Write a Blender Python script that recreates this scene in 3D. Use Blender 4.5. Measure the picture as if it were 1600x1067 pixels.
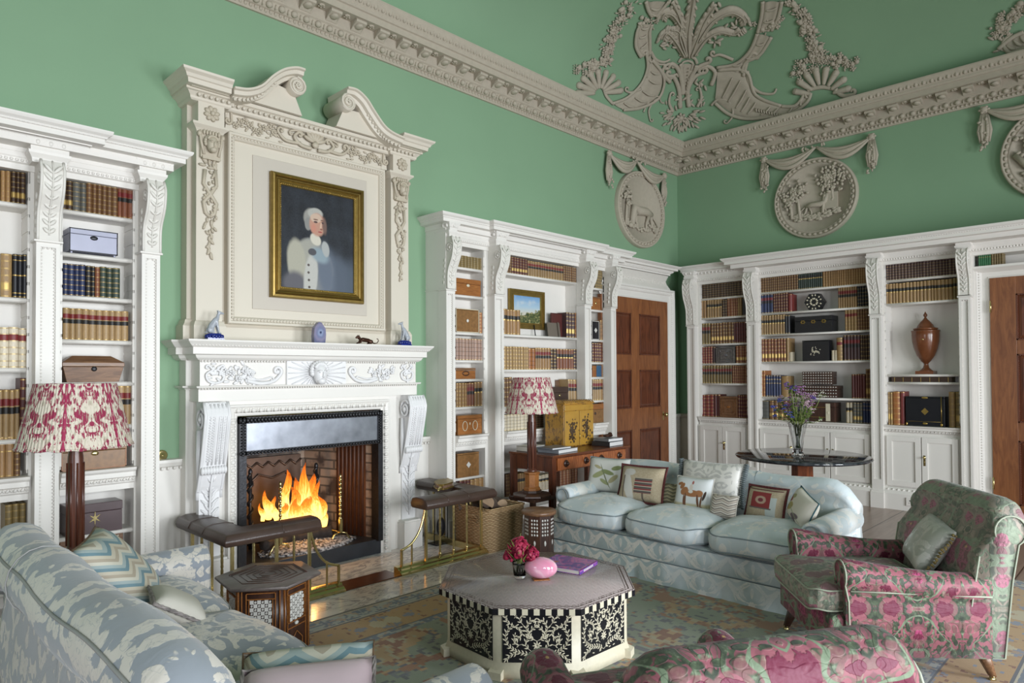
import bpy, math, random
from math import sin, cos, pi, radians, sqrt, atan2
from mathutils import Matrix, Vector, Euler
random.seed(7)
SC = bpy.context.scene
COL = SC.collection
for _o in list(bpy.data.objects): bpy.data.objects.remove(_o)

# ------------------------------------------------------------------ camera
YAW, PIT, ROL = radians(45.65820733), radians(1.00691744), radians(-0.31370774)
FPX, CXP, CYP, EYE = 1055.64, 800.0, 564.1, 1.5
FW = Vector((sin(YAW)*cos(PIT), cos(YAW)*cos(PIT), sin(PIT)))
_r = Vector((cos(YAW), -sin(YAW), 0)); _u = _r.cross(FW)
RT = _r*cos(ROL) + _u*sin(ROL); UP = -_r*sin(ROL) + _u*cos(ROL)
cam_d = bpy.data.cameras.new('camera'); cam = bpy.data.objects.new('camera', cam_d); COL.objects.link(cam)
cam.matrix_world = Matrix(((RT.x, UP.x, -FW.x, 0), (RT.y, UP.y, -FW.y, 0), (RT.z, UP.z, -FW.z, EYE), (0, 0, 0, 1)))
cam_d.sensor_width = 36.0; cam_d.lens = 36.0*FPX/1600.0
cam_d.shift_y = (CYP-533.5)/1600.0
cam_d.clip_start = 0.02; cam_d.clip_end = 60
SC.camera = cam
def ray(px, py): return FW + RT*((px-CXP)/FPX) - UP*((py-CYP)/FPX)
def onz(px, py, z=0.0):
    d = ray(px, py); return Vector((0, 0, EYE)) + d*((z-EYE)/d.z)
def onx(px, py, x):
    d = ray(px, py); return Vector((0, 0, EYE)) + d*(x/d.x)
def ony(px, py, y):
    d = ray(px, py); return Vector((0, 0, EYE)) + d*(y/d.y)

# ------------------------------------------------------------------ world, lights, exposure
W1, W2 = 5.0, 8.5          # fireplace wall is the plane y=W1, end wall the plane x=W2
w = bpy.data.worlds.new('world'); SC.world = w; w.use_nodes = True
w.node_tree.nodes['Background'].inputs[0].default_value = (0.86, 0.93, 1.0, 1)
w.node_tree.nodes['Background'].inputs[1].default_value = 0.22
def area(name, loc, tgt, sx, sy, power, col):
    l = bpy.data.lights.new(name, 'AREA'); l.shape = 'RECTANGLE'; l.size = sx; l.size_y = sy
    l.energy = power; l.color = col; l.spread = radians(125)
    o = bpy.data.objects.new(name, l); COL.objects.link(o); o.location = loc
    o.rotation_euler = (Vector(tgt)-Vector(loc)).to_track_quat('-Z', 'Y').to_euler()
    return o
for i, wx in enumerate((-0.6, 2.3, 5.2)):   # daylight of the three tall windows in the wall behind the camera
    area('window_daylight', (wx, -4.2, 1.55), (wx+0.6, 5.0, 0.0), 1.5, 2.5, 128, (0.90, 0.95, 1.0))
area('window_daylight', (-3.6, 0.6, 1.8), (5.0, 2.2, 1.3), 1.5, 2.6, 22, (0.92, 0.96, 1.0))
SC.view_settings.view_transform = 'Standard'; SC.view_settings.look = 'None'
SC.view_settings.gamma = 1; SC.view_settings.use_curve_mapping = False
SC.view_settings.exposure = 0.4
try:
    SC.cycles.max_bounces = 6; SC.cycles.diffuse_bounces = 3; SC.cycles.glossy_bounces = 3
    SC.cycles.transmission_bounces = 6; SC.cycles.transparent_max_bounces = 8
    SC.cycles.caustics_reflective = False; SC.cycles.caustics_refractive = False
    SC.cycles.sample_clamp_indirect = 4
except Exception: pass

# ------------------------------------------------------------------ objects and tags
def tag(o, label=None, cat=None, group=None, kind=None):
    if label: o['label'] = label
    if cat: o['category'] = cat
    if group: o['group'] = group
    if kind: o['kind'] = kind
    return o
def root(name, label, cat, loc=(0, 0, 0), rz=0.0, group=None, kind=None):
    o = bpy.data.objects.new(name, None); COL.objects.link(o)
    o.empty_display_size = 0.1; o.location = loc; o.rotation_euler = (0, 0, rz)
    return tag(o, label, cat, group, kind)
def copy_tree(o, parent=None):
    c = o.copy(); COL.objects.link(c)
    if parent: c.parent = parent
    for ch in [x for x in bpy.data.objects if x.parent == o]: copy_tree(ch, c)
    return c
class MB:
    """collects geometry; build() links it as one mesh object"""
    def __init__(s, M=None): s.v = []; s.f = []; s.mi = []; s.sm = []; s.M = M
    def add(s, vs, fs, mi=0, smooth=False, M=None):
        n = len(s.v)
        for p in vs:
            p = Vector(p)
            if M is not None: p = M @ p
            if s.M is not None: p = s.M @ p
            s.v.append(p)
        for f in fs:
            s.f.append(tuple(i+n for i in f)); s.mi.append(mi); s.sm.append(smooth)
    def box(s, x0, x1, y0, y1, z0, z1, mi=0, M=None):
        s.add([(x0,y0,z0),(x1,y0,z0),(x1,y1,z0),(x0,y1,z0),(x0,y0,z1),(x1,y0,z1),(x1,y1,z1),(x0,y1,z1)],
              [(0,3,2,1),(4,5,6,7),(0,1,5,4),(1,2,6,5),(2,3,7,6),(3,0,4,7)], mi, False, M)
    def prism(s, pts, a, b, ax=1, mi=0, smooth=False, M=None):
        """pts 2D polygon; extruded from a to b along axis ax (0:x,(y,z)) (1:y,(x,z)) (2:z,(x,y))"""
        n = len(pts)
        def P(p, t): return ((t, p[0], p[1]), (p[0], t, p[1]), (p[0], p[1], t))[ax]
        vs = [P(p, a) for p in pts] + [P(p, b) for p in pts]
        s.add(vs, [(i, (i+1) % n, n+(i+1) % n, n+i) for i in range(n)], mi, smooth, M)
        s.add(vs, [tuple(range(n)), tuple(range(2*n-1, n-1, -1))], mi, False, M)
    def grid(s, fn, nu, nv, mi=0, smooth=True, cu=False, cv=False, M=None):
        vs = [fn(i/(nu if not cu else nu), j/(nv if not cv else nv)) for i in range(nu+(0 if cu else 1)) for j in range(nv+(0 if cv else 1))]
        U = nu if cu else nu+1; V = nv if cv else nv+1
        fs = []
        for i in range(nu):
            for j in range(nv):
                a = i*V+j; b = ((i+1) % U)*V+j; c = ((i+1) % U)*V+(j+1) % V; d = i*V+(j+1) % V
                fs.append((a, b, c, d))
        s.add(vs, fs, mi, smooth, M)
    def tube(s, pts, r, seg=6, mi=0, closed=False, flat=1.0, M=None, nrm=None):
        pts = [Vector(p) for p in pts]; n = len(pts)
        if n < 2: return
        rs = r if isinstance(r, (list, tuple)) else [r]*n
        vs = []; up = Vector(nrm) if nrm else None
        for i, p in enumerate(pts):
            if closed: t = pts[(i+1) % n]-pts[i-1]
            else: t = pts[min(i+1, n-1)]-pts[max(i-1, 0)]
            if t.length < 1e-9: t = Vector((0, 0, 1))
            t.normalize()
            if up is None:
                up = Vector((0, 0, 1)) if abs(t.z) < 0.9 else Vector((1, 0, 0))
            a = t.cross(up)
            if a.length < 1e-6: a = t.cross(Vector((0.3, 0.8, 0.5)))
            a.normalize(); b = a.cross(t).normalized()
            if not nrm: up = b
            for k in range(seg):
                th = 2*pi*k/seg
                vs.append(p + a*(cos(th)*rs[i]) + b*(sin(th)*rs[i]*flat))
        fs = []
        m = n if closed else n-1
        for i in range(m):
            for k in range(seg):
                j = (i+1) % n
                fs.append((i*seg+k, i*seg+(k+1) % seg, j*seg+(k+1) % seg, j*seg+k))
        if not closed: fs += [tuple(range(seg-1, -1, -1)), tuple((n-1)*seg+k for k in range(seg))]
        s.add(vs, fs, mi, True, M)
    def lathe(s, prof, c=(0, 0, 0), seg=20, mi=0, smooth=True, M=None, ph=0.0, sx=1, sy=1):
        n = len(prof); vs = []; fs = []
        for (r, z) in prof:
            for k in range(seg):
                th = 2*pi*k/seg+ph
                vs.append((c[0]+r*cos(th)*sx, c[1]+r*sin(th)*sy, c[2]+z))
        for i in range(n-1):
            for k in range(seg):
                fs.append((i*seg+k, i*seg+(k+1) % seg, (i+1)*seg+(k+1) % seg, (i+1)*seg+k))
        if prof[0][0] > 1e-5: fs.append(tuple(range(seg-1, -1, -1)))
        if prof[-1][0] > 1e-5: fs.append(tuple((n-1)*seg+k for k in range(seg)))
        s.add(vs, fs, mi, smooth, M)
    def ell(s, c, r, nu=7, nv=5, mi=0, M=None, R=None, e=1.0):
        c = Vector(c); r = (r, r, r) if not isinstance(r, (tuple, list)) else r
        vs = []; fs = []
        def pw(x): return math.copysign(abs(x)**e, x)
        for j in range(nv+1):
            ph = pi*j/nv-pi/2
            for i in range(nu):
                th = 2*pi*i/nu
                q = Vector((r[0]*pw(cos(ph))*pw(cos(th)), r[1]*pw(cos(ph))*pw(sin(th)), r[2]*pw(sin(ph))))
                if R is not None: q = R @ q
                vs.append(c+q)
        for j in range(nv):
            for i in range(nu):
                fs.append((j*nu+i, j*nu+(i+1) % nu, (j+1)*nu+(i+1) % nu, (j+1)*nu+i))
        s.add(vs, fs, mi, True, M)
    def mould(s, path, prof, closed=False, mi=0, side=1, M=None, caps=True, smooth=False):
        """path: plan polyline [(a,b)], prof: [(offset, z)]; offset goes to the left of travel * side"""
        n = len(path); P = [Vector(p) for p in path]; nr = []
        for i in range(n):
            if closed or 0 < i < n-1:
                d1 = (P[i]-P[i-1]).normalized(); d2 = (P[(i+1) % n]-P[i]).normalized()
            elif i == 0: d1 = d2 = (P[1]-P[0]).normalized()
            else: d1 = d2 = (P[-1]-P[-2]).normalized()
            n1 = Vector((-d1.y, d1.x)); n2 = Vector((-d2.y, d2.x))
            m = n1+n2
            m = m*(2/m.length_squared) if m.length > 1e-6 else n1
            nr.append(m*side)
        k = len(prof); vs = []
        for i in range(n):
            for (o, z) in prof:
                q = P[i]+nr[i]*o; vs.append((q.x, q.y, z))
        fs = []
        for i in range(n if closed else n-1):
            j = (i+1) % n
            for a in range(k-1): fs.append((i*k+a, i*k+a+1, j*k+a+1, j*k+a))
            fs.append((i*k+k-1, i*k, j*k, j*k+k-1))
        if not closed and caps: fs += [tuple(range(k)), tuple(range(n*k-1, (n-1)*k-1, -1))]
        s.add(vs, fs, mi, smooth, M)
    def build(s, name, mats, parent=None, label=None, cat=None, group=None, kind=None, bevel=0, sub=0, local=False, keep=False, weld=False, seg=2):
        me = bpy.data.meshes.new(name)
        if not s.v: s.v = [Vector((0, 0, 0))]
        P = parent; off = Vector((0, 0, 0))
        if P is not None and not local:
            q = P
            while q is not None: off += q.location; q = q.parent
        vs = [p-off for p in s.v]
        lo = [min(p[i] for p in vs) for i in range(3)]; hi = [max(p[i] for p in vs) for i in range(3)]
        c = Vector((0, 0, 0)) if keep else Vector(((lo[0]+hi[0])/2, (lo[1]+hi[1])/2, lo[2]))
        me.from_pydata([p-c for p in vs], [], s.f)
        me.polygons.foreach_set('material_index', s.mi)
        me.polygons.foreach_set('use_smooth', s.sm)
        if not isinstance(mats, (list, tuple)): mats = [mats]
        for m in mats: me.materials.append(m)
        import bmesh
        b = bmesh.new(); b.from_mesh(me)
        if weld: bmesh.ops.remove_doubles(b, verts=b.verts, dist=1e-5)
        bmesh.ops.recalc_face_normals(b, faces=b.faces); b.to_mesh(me); b.free()
        o = bpy.data.objects.new(name, me); COL.objects.link(o); o.location = c
        if P is not None: o.parent = P
        if bevel:
            m = o.modifiers.new('b', 'BEVEL'); m.width = bevel; m.segments = seg; m.limit_method = 'ANGLE'; m.angle_limit = radians(40)
        if sub:
            m = o.modifiers.new('s', 'SUBSURF'); m.levels = sub; m.render_levels = sub
        return tag(o, label, cat, group, kind)
ML = Matrix(((1, 0, 0, 0), (0, -1, 0, W1), (0, 0, 1, 0), (0, 0, 0, 1)))      # (u,d,z) on the fireplace wall
MR = Matrix(((0, -1, 0, W2), (-1, 0, 0, W1), (0, 0, 1, 0), (0, 0, 0, 1)))    # (u,d,z) on the end wall, u from the corner
def T(x, y, z): return Matrix.Translation((x, y, z))
def RZ(a): return Matrix.Rotation(a, 4, 'Z')
def RX(a): return Matrix.Rotation(a, 4, 'X')
def RY(a): return Matrix.Rotation(a, 4, 'Y')
def spline(pts, n=8):
    """Catmull-Rom through pts (tuples of any dimension)"""
    out = []; m = len(pts); k = len(pts[0])
    for i in range(m-1):
        a = pts[max(i-1, 0)]; b = pts[i]; c = pts[i+1]; d = pts[min(i+2, m-1)]
        for j in range(n):
            t = j/n
            out.append(tuple(0.5*((2*b[q])+(-a[q]+c[q])*t+(2*a[q]-5*b[q]+4*c[q]-d[q])*t*t+(-a[q]+3*b[q]-3*c[q]+d[q])*t**3) for q in range(k)))
    out.append(tuple(pts[-1])); return out

def loft(m, secs, mi=0, caps=True):
    """secs: list of closed sections (lists of points of equal length)"""
    n = len(secs[0]); vs = [p for s_ in secs for p in s_]
    fs = [(i*n+k, i*n+(k+1) % n, (i+1)*n+(k+1) % n, (i+1)*n+k) for i in range(len(secs)-1) for k in range(n)]
    if caps: fs += [tuple(range(n)), tuple(range(len(secs)*n-1, (len(secs)-1)*n-1, -1))]
    m.add(vs, fs, mi, True)
def arch3(m, u0, u1, z1, prof, left=True, a=1.0):
    """three-sided mitred surround; prof [(offset, d)]"""
    S = [[(u1+o, d, 0) for o, d in prof], [(u1+o, d, z1+o) for o, d in prof], [((u0-o if left else u0), d, z1+o) for o, d in prof]]
    if left: S.append([(u0-o, d, 0) for o, d in prof])
    n = len(prof); vs = [p for s_ in S for p in s_]
    m.add(vs, [(i*n+k, i*n+(k+1) % n, (i+1)*n+(k+1) % n, (i+1)*n+k) for i in range(len(S)-1) for k in range(n)])
# ------------------------------------------------------------------ materials
class NT:
    def __init__(s, name):
        s.m = bpy.data.materials.new(name); s.m.use_nodes = True; s.t = s.m.node_tree
        s.b = s.t.nodes['Principled BSDF']; s.o = s.t.nodes['Material Output']; s._oc = None
    def n(s, typ, out=0, props=None, **ins):
        nd = s.t.nodes.new(typ)
        for k, v in (props or {}).items(): setattr(nd, k, v)
        for k, v in ins.items():
            k2 = int(k[1:]) if k[0] == 'i' and k[1:].isdigit() else k.replace('_', ' ')
            s.put(nd.inputs[k2], v)
        return nd.outputs[out]
    def put(s, sock, v):
        if isinstance(v, bpy.types.NodeSocket): s.t.links.new(v, sock)
        elif v is not None:
            if isinstance(v, (tuple, list)) and len(v) == 3 and sock.type == 'RGBA': v = (*v, 1)
            sock.default_value = v
    def oc(s):
        if s._oc is None: s._oc = s.n('ShaderNodeTexCoord', out=3)
        return s._oc
    def gen(s): return s.n('ShaderNodeTexCoord', out=0)
    def xyz(s, v=None):
        nd = s.t.nodes.new('ShaderNodeSeparateXYZ'); s.put(nd.inputs[0], v or s.oc()); return nd.outputs[0], nd.outputs[1], nd.outputs[2]
    def comb(s, x, y, z): return s.n('ShaderNodeCombineXYZ', i0=x, i1=y, i2=z)
    def map(s, v=None, sc=(1, 1, 1), rot=(0, 0, 0), loc=(0, 0, 0)):
        return s.n('ShaderNodeMapping', Vector=v or s.oc(), Scale=sc, Rotation=rot, Location=loc)
    def ma(s, op, a, b=None, c=None, clamp=False):
        nd = s.t.nodes.new('ShaderNodeMath'); nd.operation = op; nd.use_clamp = clamp
        s.put(nd.inputs[0], a)
        if b is not None: s.put(nd.inputs[1], b)
        if c is not None: s.put(nd.inputs[2], c)
        return nd.outputs[0]
    def noise(s, sc, v=None, det=2, ro=0.5, dist=0.0, col=False):
        return s.n('ShaderNodeTexNoise', out=1 if col else 0, Vector=v or s.oc(), Scale=sc, Detail=det, Roughness=ro, Distortion=dist)
    def voro(s, sc, v=None, feat='F1', out=0, rnd=1.0):
        return s.n('ShaderNodeTexVoronoi', out=out, props={'feature': feat}, Vector=v or s.oc(), Scale=sc, Randomness=rnd)
    def wave(s, sc, v=None, dist=0, prof='SIN', typ='BANDS', dr='X', dsc=1.0):
        return s.n('ShaderNodeTexWave', out=1, props={'wave_type': typ, 'bands_direction': dr, 'wave_profile': prof}, Vector=v or s.oc(), Scale=sc, Distortion=dist, Detail_Scale=dsc)
    def ramp(s, f, stops, interp='LINEAR'):
        nd = s.t.nodes.new('ShaderNodeValToRGB'); s.put(nd.inputs[0], f); r = nd.color_ramp; r.interpolation = interp
        while len(r.elements) < len(stops): r.elements.new(0.5)
        for e, (p, c) in zip(r.elements, stops):
            e.position = p; e.color = (c, c, c, 1) if isinstance(c, (int, float)) else (*c, 1)
        return nd.outputs[0]
    def mix(s, f, a, b, mode='MIX'):
        nd = s.t.nodes.new('ShaderNodeMix'); nd.data_type = 'RGBA'; nd.blend_type = mode
        s.put(nd.inputs[0], f); s.put(nd.inputs[6], a); s.put(nd.inputs[7], b); return nd.outputs[2]
    def step(s, f, lo, hi):
        return s.n('ShaderNodeMapRange', props={'interpolation_type': 'SMOOTHSTEP'}, i0=f, i1=lo, i2=hi, i3=0.0, i4=1.0)
    def bump(s, h, st=0.3, d=0.01):
        s.put(s.b.inputs['Normal'], s.n('ShaderNodeBump', Height=h, Strength=st, Distance=d)); return s
    def set(s, col=None, ro=None, me=None, **kw):
        if col is not None: s.put(s.b.inputs['Base Color'], col)
        if ro is not None: s.put(s.b.inputs['Roughness'], ro)
        if me is not None: s.put(s.b.inputs['Metallic'], me)
        for k, v in kw.items(): s.put(s.b.inputs[k.replace('_', ' ')], v)
        return s
def plain(name, col, ro=0.5, me=0.0, var=0.12, sc=6.0, bump=0.0, bsc=60, **kw):
    t = NT(name); f = t.noise(sc, det=4)
    c2 = tuple(max(0, x*(1-2*var)) for x in col)
    t.set(t.mix(f, col, c2), ro, me, **kw)
    if bump: t.bump(t.noise(bsc, det=3), bump, 0.004)
    return t.m
def wood(name, a, b, ro=0.35, sc=1.0, axis='Z', fig=1.0):
    t = NT(name); scl = {'X': (1.2, 9, 9), 'Y': (9, 1.2, 9), 'Z': (9, 9, 1.2)}[axis]
    v = t.map(sc=tuple(x*sc for x in scl))
    f = t.noise(2.2, v, det=6, ro=0.62, dist=1.4*fig); g = t.noise(22, v, det=2)
    c = t.ramp(f, [(0.3, b), (0.5, tuple((x+y)/2 for x, y in zip(a, b))), (0.7, a)])
    t.set(t.mix(t.ma('MULTIPLY', g, 0.25), c, b), ro, 0); t.bump(g, 0.08, 0.002)
    return t.m
M = {}
M['white'] = plain('painted_wood', (0.78, 0.75, 0.70), 0.45, var=0.03, sc=3)
M['whitec'] = plain('carved_painted_wood', (0.76, 0.73, 0.67), 0.5, var=0.06, sc=30)
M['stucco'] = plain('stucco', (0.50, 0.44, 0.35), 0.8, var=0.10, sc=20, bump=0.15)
M['marblew'] = plain('white_marble_carving', (0.80, 0.79, 0.79), 0.35, var=0.05, sc=14)
def wallmat(name, col):
    t = NT(name); f = t.noise(1.1, det=5); g = t.noise(90, det=2)
    c = t.mix(t.step(f, 0.35, 0.7), col, tuple(x*0.95 for x in col))
    t.set(t.mix(t.ma('MULTIPLY', g, 0.12), c, tuple(x*0.8 for x in col)), 0.75); t.bump(g, 0.08, 0.002); return t.m
M['green'] = wallmat('green_wall_paint', (0.232, 0.375, 0.232))
M['gold'] = plain('gilding', (0.62, 0.42, 0.12), 0.28, 0.9, var=0.2, sc=40)
M['golddk'] = plain('aged_gilding', (0.38, 0.26, 0.075), 0.36, 0.8, var=0.25, sc=30)
M['brass'] = plain('brass', (0.66, 0.54, 0.25), 0.22, 0.95, var=0.12, sc=10)
M['steel'] = plain('polished_steel', (0.40, 0.42, 0.47), 0.34, 0.9, var=0.33, sc=9)
M['iron'] = plain('cast_iron', (0.05, 0.05, 0.055), 0.4, 0.7, var=0.3, sc=30, bump=0.3)
M['black'] = plain('black_lacquer', (0.012, 0.012, 0.016), 0.25, var=0.2)
M['slate'] = plain('black_slate', (0.035, 0.04, 0.05), 0.4, var=0.3, sc=9)
M['ivory'] = plain('bone_inlay', (0.72, 0.66, 0.50), 0.4, var=0.12, sc=50)
M['pearl'] = plain('mother_of_pearl', (0.75, 0.73, 0.68), 0.25, var=0.15, sc=60)
M['mahog'] = wood('mahogany', (0.20, 0.055, 0.02), (0.055, 0.015, 0.008), 0.25)
M['mahogx'] = wood('mahogany_crossways', (0.19, 0.06, 0.022), (0.07, 0.018, 0.008), 0.25, axis='X')
M['doorst'] = wood('door_mahogany', (0.32, 0.125, 0.045), (0.15, 0.05, 0.02), 0.35)
M['doorpn'] = wood('door_panel_mahogany', (0.20, 0.06, 0.026), (0.05, 0.015, 0.008), 0.3, fig=2.2, sc=0.6)
M['walnut'] = wood('walnut', (0.30, 0.16, 0.08), (0.10, 0.045, 0.022), 0.35, axis='X', sc=2)
M['burr'] = plain('burr_walnut', (0.34, 0.17, 0.06), 0.3, var=0.33, sc=38)
M['box_or'] = wood('satinwood_box', (0.42, 0.17, 0.045), (0.20, 0.07, 0.02), 0.3, axis='X', sc=3)
M['dkwood'] = wood('dark_stained_wood', (0.09, 0.04, 0.025), (0.025, 0.012, 0.01), 0.35)
M['leather'] = plain('brown_leather', (0.085, 0.05, 0.038), 0.38, var=0.3, sc=9, bump=0.25, bsc=120)
M['leatherw'] = plain('worn_leather', (0.22, 0.13, 0.08), 0.4, var=0.3, sc=12, bump=0.2, bsc=120)
# ================================================================== the room
def floor_mat():
    t = NT('floorboards'); x, y, z = t.xyz(t.n('ShaderNodeNewGeometry', out=0))
    pid = t.ma('FLOOR', t.ma('MULTIPLY', y, 2.4)); fr = t.ma('FRACT', t.ma('MULTIPLY', y, 2.4))
    rnd = t.n('ShaderNodeTexWhiteNoise', out=0, props={'noise_dimensions': '1D'}, W=pid)
    v = t.comb(t.ma('MULTIPLY', x, 0.8), t.ma('MULTIPLY', y, 7.0), rnd)
    g = t.noise(3, v, det=6, ro=0.6, dist=0.6)
    c = t.ramp(g, [(0.3, (0.27, 0.19, 0.155)), (0.7, (0.40, 0.30, 0.25))])
    c = t.mix(t.ma('MULTIPLY', rnd, 0.35), c, (0.24, 0.15, 0.10))
    gap = t.step(t.ma('ABSOLUTE', t.ma('SUBTRACT', fr, 0.5)), 0.478, 0.495)
    t.set(t.mix(gap, c, (0.05, 0.03, 0.02)), 0.28); t.bump(t.ma('SUBTRACT', 1.0, gap), 0.4, 0.003); return t.m
m = MB(); m.box(-3.2, 8.9, -4.6, 5.4, -0.1, 0.0); m.build('floor', floor_mat(), kind='structure')
# walls, the fireplace wall with the opening of the firebox
FX0, FX1, FZ = 2.09, 3.25, 1.10
m = MB()
m.box(-3.2, FX0, W1, W1+0.25, 0, 4.7); m.box(FX1, W2+0.3, W1, W1+0.25, 0, 4.7); m.box(FX0, FX1, W1, W1+0.25, FZ, 4.7)
m.build('wall_left', M['green'], kind='structure')
m = MB(); m.box(W2, W2+0.25, -4.6, W1, 0, 4.7); m.build('wall_back', M['green'], kind='structure')
# dado and chair rail
m = MB(ML); P = [(0.0, 0.0), (0.03, 0.0), (0.03, 0.86), (0.045, 0.87), (0.06, 0.895), (0.06, 0.915), (0.0, 0.92)]
for a, b in ((1.54, 1.78), (3.64, 3.97), (8.1, 8.5)):
    m.prism([(p[0], p[1]) for p in P], a, b, 0, M=None)
for a, b in ((1.54, 1.78), (3.64, 3.97)):
    k = int((b-a)/0.035)
    for i in range(k): m.ell((a+(i+.5)*(b-a)/k, 0.045, 0.855), (0.011, 0.012, 0.012), 6, 4)
m.prism([(0, 0), (0.06, 0), (0.06, 0.14), (0.035, 0.17), (0, 0.17)], 3.64, 3.97, 0)
m.prism([(0, 0), (0.06, 0), (0.06, 0.14), (0.035, 0.17), (0, 0.17)], 1.54, 1.78, 0)
m.build('trim_1', M['white'], kind='structure')
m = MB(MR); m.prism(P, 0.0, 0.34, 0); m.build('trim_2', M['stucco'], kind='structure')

# main cornice, mitred in the corner
CORN = [(0, 4.285), (0.02, 4.285), (0.03, 4.30), (0.03, 4.325), (0.045, 4.33), (0.06, 4.345), (0.07, 4.375), (0.085, 4.385),
        (0.085, 4.47), (0.20, 4.475), (0.20, 4.53), (0.215, 4.535), (0.225, 4.55), (0.225, 4.565), (0.255, 4.60), (0.275, 4.635), (0.275, 4.65), (0, 4.66)]
tr = root('trim_3', None, None, (5.0, 4.9, 4.28), kind='structure')
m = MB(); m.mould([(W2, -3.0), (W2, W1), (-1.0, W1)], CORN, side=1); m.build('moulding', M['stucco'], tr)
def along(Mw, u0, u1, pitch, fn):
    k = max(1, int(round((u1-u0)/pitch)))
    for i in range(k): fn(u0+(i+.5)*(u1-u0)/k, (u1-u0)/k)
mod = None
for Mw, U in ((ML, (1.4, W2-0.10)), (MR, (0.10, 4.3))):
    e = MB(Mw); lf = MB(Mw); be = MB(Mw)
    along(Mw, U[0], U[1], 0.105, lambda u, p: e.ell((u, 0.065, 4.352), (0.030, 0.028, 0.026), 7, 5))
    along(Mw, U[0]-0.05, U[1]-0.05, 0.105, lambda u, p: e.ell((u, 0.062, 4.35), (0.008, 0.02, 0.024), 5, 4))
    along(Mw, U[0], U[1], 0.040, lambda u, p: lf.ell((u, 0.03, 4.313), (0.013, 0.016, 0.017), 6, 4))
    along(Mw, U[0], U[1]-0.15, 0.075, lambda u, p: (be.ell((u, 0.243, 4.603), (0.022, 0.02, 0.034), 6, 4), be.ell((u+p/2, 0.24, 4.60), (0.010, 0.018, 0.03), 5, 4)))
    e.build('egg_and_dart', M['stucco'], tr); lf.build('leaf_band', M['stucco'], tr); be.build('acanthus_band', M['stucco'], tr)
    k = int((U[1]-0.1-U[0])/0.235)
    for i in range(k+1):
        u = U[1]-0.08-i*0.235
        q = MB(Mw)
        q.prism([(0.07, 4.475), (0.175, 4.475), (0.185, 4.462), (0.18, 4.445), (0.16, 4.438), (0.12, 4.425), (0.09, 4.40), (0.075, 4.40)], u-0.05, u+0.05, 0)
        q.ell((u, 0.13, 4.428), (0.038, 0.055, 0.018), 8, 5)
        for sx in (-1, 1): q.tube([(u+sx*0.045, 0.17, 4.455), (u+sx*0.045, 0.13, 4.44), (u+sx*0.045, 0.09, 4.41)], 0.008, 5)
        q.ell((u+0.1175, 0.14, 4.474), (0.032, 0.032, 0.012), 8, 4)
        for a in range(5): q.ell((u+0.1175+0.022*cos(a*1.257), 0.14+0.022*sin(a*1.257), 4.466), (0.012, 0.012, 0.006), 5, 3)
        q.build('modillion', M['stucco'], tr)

# coved ceiling
def cove_d(x, y):
    k = 5.0; dx = W2-x; dy = W1-y
    return -math.log(math.exp(-k*dx)+math.exp(-k*dy))/k
def cove_z(x, y):
    s = cove_d(x, y)-0.10
    if s < 0: return 4.60+s*0.1
    q = min(s/1.9, 1.0)
    return 4.60+1.25*sqrt(max(0.0, 1-(1-q)**2.0))*1.0
def oncove(px, py):
    d = ray(px, py); lo = 3.0; o = Vector((0, 0, EYE)); t = 3.0
    while t < 16:
        p = o+d*t
        if p.z > cove_z(p.x, p.y) or p.x > W2-0.05 or p.y > W1-0.05: break
        t += 0.05
    a, b = t-0.05, t
    for _ in range(14):
        c = (a+b)/2; p = o+d*c
        if p.z > cove_z(p.x, p.y) or p.x > W2-0.05 or p.y > W1-0.05: b = c
        else: a = c
    p = o+d*b; e = 0.02
    n = Vector((cove_z(p.x+e, p.y)-cove_z(p.x-e, p.y), cove_z(p.x, p.y+e)-cove_z(p.x, p.y-e), -2*e)).normalized()
    return p, n
def coords(hi, lo, n):
    return [hi-(hi-lo)*((i/n)**1.7) for i in range(n+1)]
xs = coords(W2-0.05, -3.2, 110); ys = coords(W1-0.05, -4.6, 100)
m = MB(); vs = [(x, y, cove_z(x, y)) for x in xs for y in ys]
fs = [(i*101+j, i*101+j+1, (i+1)*101+j+1, (i+1)*101+j) for i in range(110) for j in range(100)]
m.add(vs, fs, 0, True); m.build('ceiling', M['green'], kind='structure')

# hearth stone (marble), let into the floor in front of the fireplace
def marble():
    t = NT('veined_marble'); v = t.map(sc=(1.0, 2.2, 1))
    a = t.noise(3.0, v, det=8, ro=0.65, dist=1.8)
    vein = t.step(t.ma('ABSOLUTE', t.ma('SUBTRACT', a, 0.5)), 0.0, 0.05)
    c = t.mix(vein, (0.40, 0.39, 0.41), (0.80, 0.77, 0.74))
    t.set(t.mix(t.step(t.noise(1.5, det=3), 0.4, 0.65), c, (0.80, 0.72, 0.65), 'MULTIPLY'), 0.16); return t.m
M['marble'] = marble()
m = MB(); m.box(1.30, 4.3, 3.55, 4.20, 0.0, 0.008); m.box(1.72, 3.95, 4.20, 4.95, 0.0, 0.010); tag(m.build('trim_4', M['marble']), kind='structure')

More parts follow.
